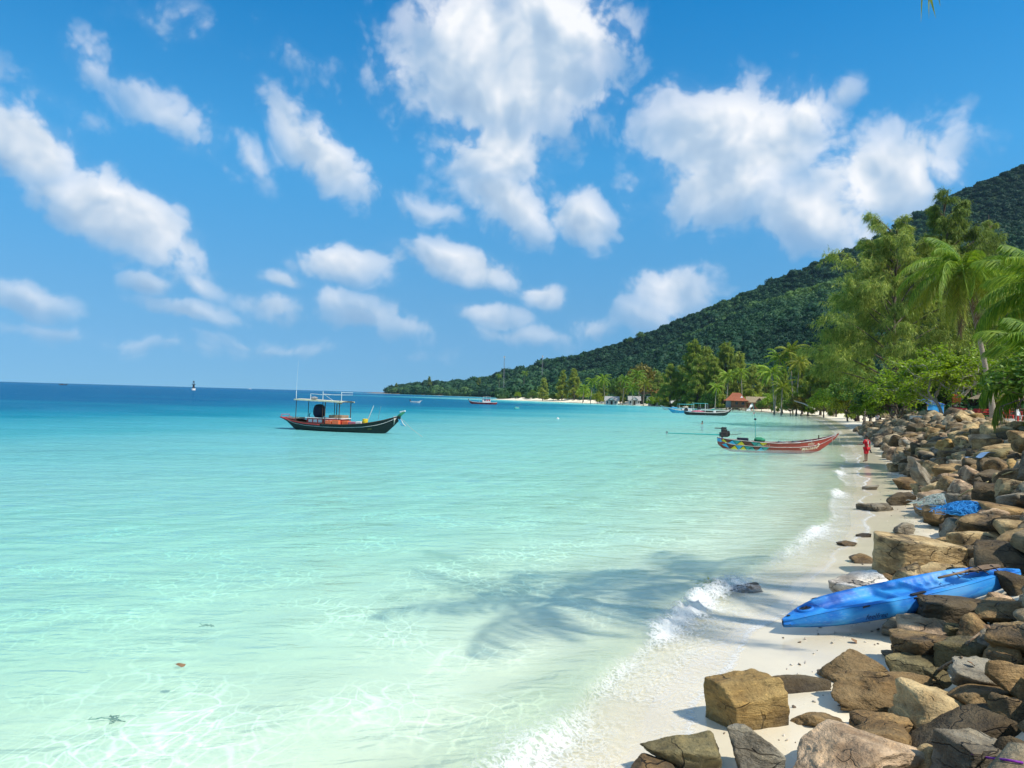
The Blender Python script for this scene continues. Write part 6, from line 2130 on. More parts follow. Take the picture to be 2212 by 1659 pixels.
def person(label, loc, rotz, s, J, shirt=CLOTH_RED, pants=CLOTH_RED, group=None, sleeves=True, skin=SKIN):
    t = thing('person', label, 'person', loc, rotz, group)
    t.scale = (s,) * 3
    chain = [('pelvis', 'waist'), ('waist', 'chest'), ('chest', 'neck'), ('neck', 'head0'), ('head0', 'head1'), ('head1', 'head2'),
             ('chest', 'shL'), ('shL', 'elL'), ('elL', 'wrL'), ('wrL', 'haL'), ('chest', 'shR'), ('shR', 'elR'), ('elR', 'wrR'), ('wrR', 'haR'),
             ('pelvis', 'hipL'), ('hipL', 'knL'), ('knL', 'anL'), ('anL', 'toL'), ('pelvis', 'hipR'), ('hipR', 'knR'), ('knR', 'anR'), ('anR', 'toR')]
    r = dict(pelvis=(.125, .10), waist=(.115, .085), chest=(.135, .095), neck=.048, head0=.062, head1=(.082, .092), head2=.055, shL=.052, elL=.037, wrL=.026, haL=(.03, .018), shR=.052, elR=.037, wrR=.026, haR=(.03, .018),
             hipL=.082, knL=.052, anL=.034, toL=(.032, .02), hipR=.082, knR=.052, anR=.034, toR=(.032, .02))
    J = dict(J)
    E = list(chain)
    for sd in 'LR':
        w, h = Vector(J['wr' + sd]), Vector(J['ha' + sd])
        d = (h - w).normalized()
        side = d.cross(Vector((0.3, 1, 0.2))).normalized()
        for k, (off, ln) in enumerate(((-.022, .052), (-.008, .066), (.008, .063), (.022, .05))):
            n = 'f%d%s' % (k, sd)
            J[n] = tuple(h + side * off + d * ln)
            E.append(('ha' + sd, n))
            r[n] = .008
        n = 'th' + sd
        J[n] = tuple(w + d * 0.03 + side * 0.045)
        E.append(('wr' + sd, n))
        r[n] = .010
    body = skin_mesh('body', J, E, r, skin, t, 'pelvis')
    # face: nose, ears and eyes are small bumps on the head
    h1 = Vector(J['head1'])
    up = (Vector(J['head2']) - Vector(J['head0'])).normalized()
    fw = Vector(J.get('look', (0, 1, 0))).normalized() if 'look' in J else Vector((0, 1, 0))
    sd = fw.cross(up).normalized()
    f = MB()
    for off, rr_ in ((fw * 0.098 - up * 0.01, (.012, .016, .016)), (sd * 0.085, (.012, .02, .028)), (sd * -0.085, (.012, .02, .028))):
        f.add(ICO[2][0] * np.array(rr_) + np.array(h1 + off), ICO[2][1].tolist())
    f.build('nose_and_ears', skin, body, smooth=True)
    e = MB()
    for q in (-1, 1):
        e.add(ICO[1][0] * 0.011 + np.array(h1 + fw * 0.088 + sd * 0.032 * q + up * 0.012), ICO[1][1].tolist())
    e.add(ICO[1][0] * np.array([.02, .008, .006]) + np.array(h1 + fw * 0.088 - up * 0.045), ICO[1][1].tolist())
    e.build('eyes_and_mouth', HAIR, body, smooth=True)
    V, F = ICO[4]
    hv = V * np.array([.090, .100, .092]) + np.array(h1 + up * 0.028 - fw * 0.012)
    keep = [k for k, v in enumerate(V) if Vector(v).dot(up) > -0.15 - 0.5 * max(0, -Vector(v).dot(fw)) + 0.45 * max(0, Vector(v).dot(fw))]
    ks = set(keep)
    idx = {k: i for i, k in enumerate(keep)}
    MB().add(hv[keep], [tuple(idx[i] for i in fc) for fc in F.tolist() if all(i in ks for i in fc)]).build('hair', HAIR, body, smooth=True)
    sj = {k: J[k] for k in ('pelvis', 'waist', 'chest', 'shL', 'shR')}
    es = [('pelvis', 'waist'), ('waist', 'chest'), ('chest', 'shL'), ('chest', 'shR')]
    rs_ = dict(pelvis=(.150, .122), waist=(.138, .108), chest=(.150, .108), shL=.072, shR=.072)
    if sleeves:
        for q in 'LR':
            sj['sl' + q] = tuple(Vector(J['sh' + q]).lerp(Vector(J['el' + q]), 0.85))
            es.append(('sh' + q, 'sl' + q))
            rs_['sl' + q] = .066
    skin_mesh('shirt', sj, es, rs_, shirt, t, 'pelvis')
    pj = {k: J[k] for k in ('pelvis', 'hipL', 'hipR')}
    ep = [('pelvis', 'hipL'), ('pelvis', 'hipR')]
    rp = dict(pelvis=(.145, .118), hipL=.105, hipR=.105)
    for q in 'LR':
        pj['th' + q] = tuple(Vector(J['hip' + q]).lerp(Vector(J['kn' + q]), 0.98))
        ep.append(('hip' + q, 'th' + q))
        rp['th' + q] = .088
    skin_mesh('shorts', pj, ep, rp, pants, t, 'pelvis')
    return t


def standing(**kw):
    J = dict(pelvis=(0, 0, .86), waist=(0, .01, 1.02), chest=(0, 0, 1.25), neck=(0, 0, 1.40), head0=(0, .01, 1.46), head1=(0, .015, 1.545), head2=(0, 0, 1.615),
             shL=(-.17, 0, 1.32), elL=(-.23, -.02, 1.05), wrL=(-.24, .06, .83), haL=(-.24, .09, .76), shR=(.17, 0, 1.32), elR=(.23, -.02, 1.05), wrR=(.25, .05, .83), haR=(.25, .08, .76),
             hipL=(-.09, 0, .82), knL=(-.10, .01, .45), anL=(-.11, -.02, .07), toL=(-.13, .14, .03), hipR=(.09, 0, .82), knR=(.10, .01, .45), anR=(.11, -.02, .07), toR=(.13, .14, .03))
    J.update(kw)
    return J


# boy in red, back half turned, forearm held out over the water
c = hit(1871, 998)
boy = person('boy in red jersey and red shorts standing at the water edge', (c.x, c.y, c.z + 0.005), R(28), 0.86,
             standing(elL=(-.26, .06, 1.07), wrL=(-.42, .19, 1.06), haL=(-.49, .23, 1.07), elR=(.25, -.05, 1.06), wrR=(.29, -.04, .85), haR=(.30, -.03, .78), knR=(.10, .03, .45), toL=(-.17, .12, .03), anR=(.10, .02, .07), toR=(.12, .18, .03), pelvis=(0.01, 0, .86)))
num = text_on('8', lambda a, b_: Vector((-0.075 + a, -0.122 - 0.010 * math.cos(a * 14), 1.10 + b_)), 0.26, P_WHITE, boy, name='jersey_number', bold=0.01)
c2 = boy.matrix_basis
sl = thing('sandal', 'dark sandal dangling from the boy in red', 'sandal', tuple(boy.matrix_basis @ Vector((.31, -.03, .70))), R(28))
sl.scale = (0.86,) * 3
MB().box((0.05, 0, -0.06), (0.03, 0.09, 0.25), (0, R(-35), 0), bev=0.01).build('sole', CLOTH_DARK, sl)
MB().tube([(0.02, -.03, 0.03), (-0.01, 0, 0.06), (0.02, .03, 0.03)], 0.008, 5).build('strap', CLOTH_DARK, sl)

crouch = standing(pelvis=(0, -.05, .50), waist=(0, .02, .62), chest=(0, .18, .78), neck=(0, .28, .88), head0=(0, .32, .92), head1=(0, .37, .98), head2=(0, .40, 1.05),
                  shL=(-.16, .22, .80), elL=(-.18, .36, .58), wrL=(-.12, .42, .36), haL=(-.10, .44, .28), shR=(.16, .22, .80), elR=(.18, .36, .58), wrR=(.12, .42, .36), haR=(.10, .44, .28),
                  hipL=(-.09, -.05, .47), knL=(-.15, .28, .46), anL=(-.12, .02, .07), toL=(-.13, .17, .03), hipR=(.09, -.05, .47), knR=(.15, .28, .46), anR=(.12, .02, .07), toR=(.13, .17, .03))
sit = standing(pelvis=(0, 0, .14), waist=(0, .02, .30), chest=(0, .05, .52), neck=(0, .08, .66), head0=(0, .09, .72), head1=(0, .10, .80), head2=(0, .09, .87),
               shL=(-.16, .05, .58), elL=(-.24, .05, .36), wrL=(-.18, .22, .30), haL=(-.15, .28, .28), shR=(.16, .05, .58), elR=(.24, .05, .36), wrR=(.18, .22, .30), haR=(.15, .28, .28),
               hipL=(-.09, .02, .13), knL=(-.14, .38, .36), anL=(-.12, .55, .07), toL=(-.12, .68, .04), hipR=(.09, .02, .13), knR=(.14, .38, .36), anR=(.12, .55, .07), toR=(.12, .68, .04))
for px, py, rz, J, sh, pa, lab, sc in [
    (2168 / 1.0 - 0, 0, 0, None, None, None, None, 1),
    (1871 - 0.0, 925, 70, crouch, CLOTH_DARK, CLOTH_DARK, 'person in dark clothes bending down on the far sand', 1.0),
    (1848, 911, 200, sit, CLOTH_DARK, CLOTH_DARK, 'person sitting alone on the far sand', 1.0),
    (1895, 922, -30, standing(), CLOTH_PALE, CLOTH_DARK, 'person standing by the end of the rocks beyond the boy', 0.95),
    (1921, 899, 150, sit, CLOTH_BLUE, CLOTH_DARK, 'person in blue sitting among the far rocks', 1.0),
    (1856, 899, 160, standing(), CLOTH_PALE, CLOTH_PALE, 'bare-armed person standing above the far rocks', 1.0),
]:
    if J is None:
        continue
    c = hit(px, py)
    person(lab, (c.x, c.y, c.z + 0.01), R(rz), sc, J, sh, pa)

# swimmer: only head and shoulders clear of the water
c = G(1517, 916)
person('swimmer with head and shoulders above the water', (c.x, c.y, -1.24), R(60), 1.0, standing(elL=(-.34, .16, 1.22), wrL=(-.40, .36, 1.20), haL=(-.42, .44, 1.19), elR=(.34, .16, 1.22), wrR=(.40, .36, 1.20), haR=(.42, .44, 1.19)), SKIN, CLOTH_BLUE, sleeves=False)

# ------------------------------------------------------------------ kayak
_dg = bpy.context.evaluated_depsgraph_get()


def surf(px, py, off=0.0, push=0.0):
    """first solid surface along the sight line (boulders included)"""
    d = ray(px, py).normalized()
    o = Vector((0, 0, CAMZ))
    for k in range(6):
        ok, p, n, i, ob, m = S.ray_cast(_dg, o, d)
        if not ok:
            return hit(px, py)
        if ob.name.split('.')[0] in ('boulder', 'beach', 'boulder_heap', 'hull', 'deck'):
            return p + Vector((0, push, off))
        o = p + d * 0.02
    return p


def kayak_mat():
    m, nb, out = new_mat('blue_polyethylene')
    tc = nb.node('ShaderNodeTexCoord').outputs['Object']
    st = nb.node('ShaderNodeMapping', {'Vector': tc})
    st.inputs['Scale'].default_value = (0.55, 1.0, 1.3)
    n = nb.noise(st.outputs[0], 2.2, 4, 0.55, 0.8)
    n2 = nb.noise(tc, 24, 4, 0.65)
    col = nb.mix(nb.smooth(n, 0.40, 0.68), (0.008, 0.135, 0.50), (0.032, 0.29, 0.65))
    col = nb.mix(nb.smooth(nb.noise(st.outputs[0], 1.2, 3, 0.5), 0.60, 0.74, 0, 0.45), col, (0.22, 0.42, 0.66))
    scr = nb.node('ShaderNodeMapping', {'Vector': tc})
    scr.inputs['Scale'].default_value = (2.0, 14, 30)
    scr.inputs['Rotation'].default_value = (0, 0.1, 0)
    sc = nb.noise(scr.outputs[0], 3.0, 5, 0.7)
    col = nb.mix(nb.smooth(sc, 0.54, 0.72, 0, 0.5), col, (0.30, 0.42, 0.55))
    p = nb.node('ShaderNodeBsdfPrincipled', {'Base Color': col, 'Roughness': nb.smooth(n2, 0.3, 0.7, 0.46, 0.64), 'Specular IOR Level': 0.35})
    b = nb.node('ShaderNodeBump', {'Height': n2, 'Strength': 0.12, 'Distance': 0.01})
    nb.put(p.inputs['Normal'], b.outputs[0])
    nb.l.new(p.outputs[0], out.inputs[0])
    return m


BLACKP = simple('black_plastic', (0.012, 0.012, 0.014), (0.02, 0.02, 0.022), 12, 0.5)


def kayak():
    L = (KAYAK_B - KAYAK_A).length
    t = thing('kayak', 'blue plastic sit-on-top kayak drawn up between sand and boulders', 'kayak')
    ex = (KAYAK_B - KAYAK_A).normalized()
    side = Vector((0, 0, 1)).cross(ex).normalized()              # away from the lens
    up0 = ex.cross(side)
    rl = R(-3)
    side2 = side * math.cos(rl) + up0 * math.sin(rl)              # deck rolled a little towards the lens
    upz = ex.cross(side2)
    KM = Matrix((ex, side2, upz)).transposed().to_4x4()
    KM.translation = KAYAK_A - upz * 0.145
    t.matrix_world = KM

    def wid(s):
        return 0.40 * max(0.0, 1 - abs(2 * s - 1) ** 2.5) ** 0.85 + 0.012

    def keel(s):
        return 0.10 * abs(2 * s - 1) ** 3.5

    def sheer(s):
        e = abs(2 * s - 1)
        return 0.285 - 0.015 * (1 - e) - 0.115 * max(0, (e - 0.55) / 0.45) ** 1.7

    def box(x, a, b, f):
        return float(sstep(a - f, a + f, np.array(x)) * (1 - sstep(b - f, b + f, np.array(x))))

    def recess(s, eta):
        r = 0.13 * box(s, .155, .435, .018) + 0.075 * box(s, .445, .535, .012) + 0.13 * box(s, .555, .735, .014) + 0.075 * box(s, .745, .83, .012) + 0.07 * box(s, .865, .945, .015)
        for k in range(4):                                            # foot rests moulded into the sides
            r -= 0.05 * box(s, .575 + k * .035, .587 + k * .035, .006) * (abs(eta) > 0.42)
        m = 1 - float(sstep(0.60, 0.82, np.array(abs(eta))))
        return r * m
    hull, deck = MB(), MB()
    N = 150
    rh, rd = [], []
    for i in range(N + 1):
        s = 0.002 + 0.996 * i / N
        x, w, zk, zs = s * L, wid(s), keel(s), sheer(s)
        pr = [(-1.0, zs - 0.005), (-1.03, zs - 0.05), (-1.04, zk + (zs - zk) * .55), (-0.98, zk + (zs - zk) * .30), (-0.80, zk + 0.045), (-0.55, zk + 0.012), (-0.28, zk + 0.02), (0, zk - 0.004)]
        pr = pr + [(-a, b) for a, b in pr[-2::-1]]
        rh.append([(x, w * a, b) for a, b in pr])
        et = np.linspace(-1, 1, 33)
        rd.append([(x, w * e, zs + 0.018 * (1 - e ** 8) + 0.015 * (1 - e * e) * (recess(s, 0) < 0.01) - recess(s, e)) for e in et])
    hull.loft(rh)
    deck.loft([r[::-1] for r in rd])
    BLUE = kayak_mat()
    h = hull.build('hull', BLUE, t, smooth=True)
    d = deck.build('deck', BLUE, t, smooth=True)
    # round bow hatch with a raised rim and a sunken lid
    s = 0.095
    z = sheer(s) + 0.035
    prof = [(0.075, -0.02), (0.105, -0.02), (0.112, 0.0), (0.105, 0.016), (0.088, 0.018), (0.078, 0.0)]
    MB().lathe(prof, 26).build('hatch_rim', BLUE, d, loc=(s * L, 0, z), rot=(0, R(-6), 0), smooth=True)
    lid = MB().lathe([(0.001, 0.004), (0.06, 0.004), (0.078, 0.001), (0.076, -0.01)], 26).build('hatch_lid', BLACKP, d, loc=(s * L, 0, z), rot=(0, R(-6), 0), smooth=True)
    MB().box((0, 0, 0.012), (0.10, 0.018, 0.016), bev=0.004).build('lid_grip', BLACKP, d, loc=(s * L, 0, z), rot=(0, R(-6), 0.5))
    MB().lathe([(0.001, 0.0), (0.022, 0.0), (0.024, -0.006)], 14).build('drain_plug', BLACKP, d, loc=(0.028 * L, 0.0, sheer(.028) + 0.042))
    # carry handles and strap eyes along the near gunwale
    for s, far in ((0.19, 1), (0.42, 1), (0.27, -1), (0.46, -1), (0.62, 1), (0.80, 1)):
        y = far * wid(s) * 0.985
        MB().tube([(s * L - .05, y, sheer(s) - .02), (s * L - .03, y + far * .016, sheer(s) - .005), (s * L + .03, y + far * .016, sheer(s) - .005), (s * L + .05, y, sheer(s) - .02)], 0.010, 6).build('strap_eye', BLACKP, d, smooth=True)
    s = .475
    MB().box((s * L, -wid(s) * 0.90, sheer(s) + 0.028), (0.22, 0.05, 0.018), (0, 0, 0.06), bev=0.006).build('side_handle', BLACKP, d)
    for a, b in ((0.80, 0.84), (0.86, 0.90)):
        MB().tube([(a * L, -wid(a) * .8, sheer(a) + .03), ((a + b) / 2 * L, 0, sheer(a) + .07), (b * L, wid(b) * .8, sheer(b) + .03)], 0.007, 5).build('bungee_cord', BLACKP, d, smooth=True)
    MB().tube([(s_ * L, -0.05 + 0.10 * math.sin(s_ * 150), sheer(s_) + 0.045 + 0.015 * math.cos(s_ * 210)) for s_ in np.linspace(.70, .80, 40)], 0.007, 5).build('coiled_cord', simple('dark_rope', (0.06, 0.06, 0.055)), d, smooth=True)
    # the maker's word on the near side

    def fn(a, b_):
        s = (0.94 + a) / L
        w, zk, zs = wid(s), keel(s), sheer(s)
        z = zk + (zs - zk) * .36 + b_
        return Vector((s * L, -(w * np.interp(z, [zk + (zs - zk) * .30, zk + (zs - zk) * .55, zs - .05], [0.98, 1.04, 1.03]) + 0.005), z))
    text_on('feelfree', fn, 0.095, simple('moulded_letters', (0.006, 0.03, 0.12)), h, shear=0.3)
    # paddle lying on the after deck
    p = thing('paddle', 'brown wooden paddle lying on the after deck of the kayak', 'paddle')
    p.matrix_world = KM @ Matrix.Translation((0.76 * L, -0.02, sheer(.8) + 0.035)) @ Matrix.Rotation(R(5), 4, 'Z') @ Matrix.Rotation(R(2), 4, 'Y')
    WB = simple('paddle_wood', (0.24, 0.155, 0.085), (0.15, 0.095, 0.05), 5, 0.7, 0.2, 30, stretch=(1, 8, 8))
    MB().tube([(-0.45, 0.01, 0.0), (-0.2, 0, 0.01), (0.1, 0, 0.012)], 0.017, 8).build('shaft', WB, p, smooth=True)
    bl = MB()
    xs = np.linspace(-0.02, 0.58, 16)
    for sg in (1, -1):
        bl.loft([[(x, sg * y, 0.012 + sg * 0.009) for y in np.linspace(-1, 1, 7) * (0.018 + 0.085 * math.sin(min(1, (x + 0.02) / 0.42) * math.pi * 0.5) * (1 - max(0, (x - 0.46) / 0.13) ** 2))] for x in xs])
    bl.build('blade', WB, p, smooth=True)
    return t


kayak()

# ------------------------------------------------------------------ tangled nets
def net_pile(name, label, c, size, n, mats, seed, r=0.006):
    rs = np.random.RandomState(seed)
    t = thing(name, label, 'fishing net', c)
    for part, m, share in mats:
        V, F, b = [], [], 0
        for i in range(int(n * share)):
            p0 = rs.normal(0, 0.42, 3) * np.array(size)
            p0[2] = abs(p0[2]) * 0.6
            pts = [p0]
            d = unit(rs.normal(size=3))
            for k in range(9):
                d = unit(d + rs.normal(0, 0.55, 3))
                q = pts[-1] + d * 0.07
                dome = size[2] * max(0.05, 1 - (q[0] / size[0]) ** 2 * 0.8 - (q[1] / size[1]) ** 2 * 0.8)
                q[2] = np.clip(q[2], -0.05, dome)
                pts.append(q)
            v, f = tube_np(pts, r, 3)
            V.append(v)
            F.append(f + b)
            b += len(v)
        # the packed heart of the heap
        dd, FF = ICO[4]
        hv = dd * np.array(size) * np.array([.78, .78, .62]) * (1 + 0.35 * fbm(dd[:, 0] * 2.5 + seed, dd[:, 1] * 2.5, dd[:, 2] * 2.5, 4))[:, None]
        o = obj(part, mesh(part, *join([(np.vstack(V), np.vstack(F)), (hv * share ** 0.5, FF)]), m, smooth=True), t)
        kind(o, 'stuff')
    return t


NET_W = simple('white_net', (0.55, 0.58, 0.54), (0.40, 0.46, 0.42), 14, 0.9, 0.8, 40)
NET_G = simple('pale_green_net', (0.30, 0.50, 0.44), (0.42, 0.55, 0.50), 14, 0.9, 0.8, 40)
NET_B = simple('blue_net', (0.04, 0.33, 0.74), (0.02, 0.21, 0.56), 14, 0.85, 0.8, 40)
c = surf(2042, 1088)
net_pile('fishing_net', 'tangled white and pale green net heaped on the boulders', c + Vector((0, 0.15, 0.0)), (0.52, 0.40, 0.24), 260, [('white_strands', NET_W, 0.75), ('green_strands', NET_G, 0.25)], 3)
c = surf(2098, 1106)
net_pile('fishing_net', 'bright blue tangled net beside the white one', c + Vector((0, 0.1, 0.02)), (0.55, 0.36, 0.20), 300, [('strands', NET_B, 1.0)], 8)
# loose ropes over the stones
RY = simple('yellow_rope', (0.36, 0.31, 0.15), (0.28, 0.23, 0.11), 30, 0.9)


def rope_px(label, pts, mat, r, name='rope'):
    t = thing(name, label, 'rope')
    P = [surf(px, py, r * 1.5) for px, py, dz, q in pts]
    MB().tube([tuple(p) for p in catmull([tuple(p) for p in P], 6)], r, 6).build('strand', mat, t, smooth=True)


rope_px('old yellow rope lying across the boulders above the white net', [(2070, 1075, .35, 1), (2100, 1058, .42, 1), (2135, 1042, .42, 1), (2165, 1028, .42, 1), (2188, 1020, .40, 1)], RY, 0.016)
rope_px('purple rope on the grey block in the bottom right corner', [(2100, 1632, .42, 0), (2130, 1640, .42, 0), (2170, 1645, .42, 0), (2210, 1652, .42, 0)], simple('purple_rope', (0.22, 0.03, 0.30), (0.18, 0.02, 0.25), 30, 0.8), 0.008)

# blue tarpaulin strip between the upper stones
c = surf(2120, 990)
t = thing('tarpaulin', 'faded blue tarpaulin strip caught between the upper boulders', 'tarpaulin', c)
MB().loft([[(x, 0.1 * math.sin(x * 5) + y, 0.10 + 0.22 * x + 0.05 * math.sin(x * 9 + y * 5)) for y in np.linspace(-0.12, 0.12, 6)] for x in np.linspace(-0.55, 0.45, 16)]).build('sheet', simple('faded_blue', (0.16, 0.28, 0.42), (0.10, 0.18, 0.30), 4, 0.7), t, smooth=True)

# driftwood and dead leaves between the near stones
DW = simple('driftwood', (0.30, 0.22, 0.14), (0.14, 0.09, 0.055), 6, 0.85, 0.5, 20, stretch=(1, 8, 8))
for lab, pts, r in [('dark driftwood stick between the boulders right of the faceted one', [(2028, 1452, .25), (2050, 1437, .32), (2078, 1424, .36)], 0.017), ('long brown branch wedged between boulders at the right edge', [(2085, 1395, .35), (2115, 1372, .45), (2140, 1350, .52)], 0.013)]:
    P = [surf(px, py, r * 1.2) for px, py, dz in pts]
    t = thing('driftwood', lab, 'driftwood')
    MB().tube([tuple(p) for p in catmull([tuple(p) for p in P], 5)], [r * (1.1 - 0.05 * k) for k in range(11)], 7).build('stick', DW, t, smooth=True)
LF = simple('dead_leaf', (0.24, 0.14, 0.07), (0.17, 0.095, 0.045), 12, 0.7)


def dead_leaf(label, loc, s, rz, tilt=0.3, m=LF):
    t = thing('dead_leaf', label, 'leaf', loc, rz)
    b = MB()
    b.loft([[(x, y * (0.01 + 0.42 * math.sin(math.pi * (x + 0.5)) ** 0.8), 0.06 * math.cos(y * 2) + 0.10 * x * x + 0.05 * math.sin(5 * x + 3 * y)) for y in np.linspace(-1, 1, 9)] for x in np.linspace(-0.5, 0.5, 12)])
    o = b.build('blade', m, t, smooth=True, rot=(tilt, 0.2, 0))
    o.scale = (s,) * 3
    k = MB().tube([(-0.7, 0, 0.05), (-0.5, 0, 0.09), (0, 0, 0.06), (0.48, 0, 0.09)], 0.012, 5).build('midrib', m, t, rot=(tilt, 0.2, 0))
    k.scale = (s,) * 3


c = G(390, 1436, 0.03)
dead_leaf('brown leaf floating on the clear water at lower left', c, 0.10, 0.6, 0.15)
for px, py, dz, s, lab in [(2118, 1420, .36, .11, 'big curled orange leaf between boulders right of the faceted one'), (2098, 1440, .30, .09, 'dry leaf lying just below the curled orange leaf'), (2132, 1360, .5, .07, 'small dry leaf on the branch at the right edge'), (1845, 1389, .05, .10, 'dark leaf on the wet sand below the kayak')]:
    dead_leaf(lab, surf(px, py, 0.03), s, px * 0.3, 0.5)

# algae on the rock awash
c = hit(1560, 1264)
o = obj('algae', mesh('algae', *leaf_quads(np.array([[c.x - 0.12, c.y, 0.04]]) + RS.normal(0, 1, (260, 3)) * np.array([.12, .10, .012]), RS.normal(size=(260, 3)) * np.array([1, .6, .1]) + np.array([-.5, 0, 0]), np.array([[0, 0, 1.0]]) + RS.normal(0, .2, (260, 3)), 0.09, 0.025), L_LIME))
kind(o, 'stuff', 'bright green algae trailing from the rock awash', 'algae')
# bits of weed drifting near the surface
WEED = simple('weed', (0.10, 0.20, 0.13), (0.07, 0.14, 0.10), 9, 0.8)
for px, py, lab in [(455, 1352 + 0, 'dark wisp of seaweed under the water, lower left'), (245, 1550, 'faint green weed tuft on the sea bed at lower left')]:
    c = G(px, py, -0.28)
    t = thing('seaweed', lab, 'seaweed', c)
    b = MB()
    rs = np.random.RandomState(px)
    for k in range(9):
        p = [rs.normal(0, .03, 3) * np.array([1.6, 1, .1])]
        for j in range(4):
            p.append(p[-1] + rs.normal(0, .03, 3) * np.array([1.2, .7, .2]))
        b.tube(p, 0.005, 4)
    kind(b.build('fronds', WEED, t), 'stuff')


# ------------------------------------------------------------------ radio masts on the headland
for px, yt, Y, lab in [(1089.5, 769, 930, 'lattice radio mast standing alone on the headland, left of two'), (1172, 768, 985, 'lattice radio mast on the hill shoulder, right of two')]:
    c = D(px, yt, Y)
    zb = float(hz(np.array([c.x]), np.array([Y]))[0]) - 1
    h = c.z - zb
    t = thing('radio_mast', lab, 'mast', (c.x, Y, zb), 0, 'radio masts on the skyline')
    MT = P_GREY
    for k in range(3):
        a = k * 2.094
        MB().tube([(0.75 * math.cos(a), 0.75 * math.sin(a), 0), (0.55 * math.cos(a), 0.55 * math.sin(a), h)], 0.14, 5).build('mast_leg', MT, t)
    br = MB()
    n = int(h / 1.6)
    for i in range(n):
        for k in range(3):
            a, b = k * 2.094, (k + 1) * 2.094
            r0, r1 = 0.75 - 0.2 * i / n, 0.75 - 0.2 * (i + 1) / n
            br.tube([(r0 * math.cos(a), r0 * math.sin(a), h * i / n), (r1 * math.cos(b), r1 * math.sin(b), h * (i + 1) / n)], 0.06, 4)
    kind(br.build('lattice', MT, t), 'stuff')
    for k in range(3):
        a = k * 2.094 + 0.5
        MB().box((0.9 * math.cos(a), 0.9 * math.sin(a), h - 1.4), (0.45, 0.35, 2.4), (0, 0, a), bev=0.05).build('antenna_panel', P_WHITE, t)

# ------------------------------------------------------------------ buildings
P_WALL = simple('white_wall', (0.70, 0.70, 0.67), (0.58, 0.58, 0.55), 2, 0.85)
P_ROOFG = simple('grey_roof', (0.36, 0.36, 0.35), (0.26, 0.26, 0.25), 2, 0.8)
P_ROOFW = simple('white_roof', (0.62, 0.62, 0.60), (0.50, 0.50, 0.48), 2, 0.7)
P_RUST = simple('rust_roof', (0.34, 0.10, 0.045), (0.25, 0.085, 0.04), 3, 0.85, 0.3, 12)
P_THATCH = simple('thatch', (0.36, 0.28, 0.17), (0.22, 0.165, 0.10), 6, 0.95, 0.8, 30, stretch=(5, 5, 0.6))
P_PLANK = simple('house_plank', (0.22, 0.10, 0.055), (0.15, 0.07, 0.04), 4, 0.8, 0.3, 20, stretch=(1, 1, 8))
P_GLASS = simple('dark_window', (0.02, 0.025, 0.03), (0.03, 0.035, 0.04), 4, 0.15)


def gable(t, w, d, z0, hr, mat, over=0.5, name='roof', x=0, y=0, lift=0.0):
    """ridge along x, slabs with thickness"""
    m = MB()
    hw, hd = w / 2 + over, d / 2 + over
    for sg in (-1, 1):
        for dz in (0.0, 0.08):
            ring = [(x - hw, y + sg * hd, z0 - over * hr / (d / 2) + dz + lift), (x + hw, y + sg * hd, z0 - over * hr / (d / 2) + dz + lift), (x + hw, y, z0 + hr + dz + lift), (x - hw, y, z0 + hr + dz + lift)]
            m.add(ring, [(0, 1, 2, 3)])
        m.box((x, y + sg * hd, z0 - over * hr / (d / 2) + 0.03 + lift), (2 * hw, 0.06, 0.12))
    return m.build(name, mat, t)


def bungalow(label, px, py, Y, w, rz, wall=P_WALL, roof=P_ROOFG, h=2.7, hr=1.6, pts=True):
    c = D(px, py, Y)
    z = gz(c.x, Y)
    t = thing('bungalow', label, 'house', (c.x, Y, z), rz, 'bungalows on the far beach')
    wl = MB().box((0, 0, 0.35 + h / 2), (w, 4.2, h)).build('wall', wall, t)
    MB().box((0, -0.6, 0.16), (w + 1.2, 6.0, 0.32), bev=0.03).build('plinth', wall, t)
    rf = gable(t, w, 4.2, h + 0.35, hr, roof, 0.7)
    for sg in (-1, 1):
        MB().add([(sg * w / 2, -2.1, h + .35), (sg * w / 2, 2.1, h + .35), (sg * w / 2, 0, h + .35 + hr)], [(0, 1, 2)]).build('gable_wall', wall, t)
    # porch gable facing the water
    pg = MB()
    for sg in (-1, 1):
        for dz in (0, .08):
            pg.add([(sg * 1.7, -4.0, h + .1 + dz), (sg * 1.7, -1.6, h + .1 + dz), (0, -1.6, h + 1.5 + dz), (0, -4.0, h + 1.5 + dz)], [(0, 1, 2, 3)])
    pg.build('porch_roof', roof, t)
    MB().add([(-1.5, -3.8, h + .15), (1.5, -3.8, h + .15), (0, -3.8, h + 1.3)], [(0, 1, 2)]).build('porch_gable', wall, t)
    for x in (-1.4, 1.4):
        MB().box((x, -3.6, h / 2 + 0.3), (0.22, 0.22, h - 0.2), bev=0.02).build('porch_post', wall, t)
    dr = MB().box((0, -2.115, 1.35), (1.0, 0.05, 2.0)).build('door', P_DARKWOOD, t)
    MB().box((0.38, -2.16, 1.3), (0.06, 0.05, 0.14)).build('handle', P_STEEL, dr)
    for x in (-w * .32, w * .32):
        wn = MB().box((x, -2.11, 1.7), (1.1, 0.06, 1.1)).build('window', P_GLASS, t)
        MB().box((x, -2.15, 1.7), (0.06, 0.05, 1.1)).build('mullion', wall, wn)
        MB().box((x, -2.17, 1.12), (1.3, 0.12, 0.07)).build('sill', wall, wn)


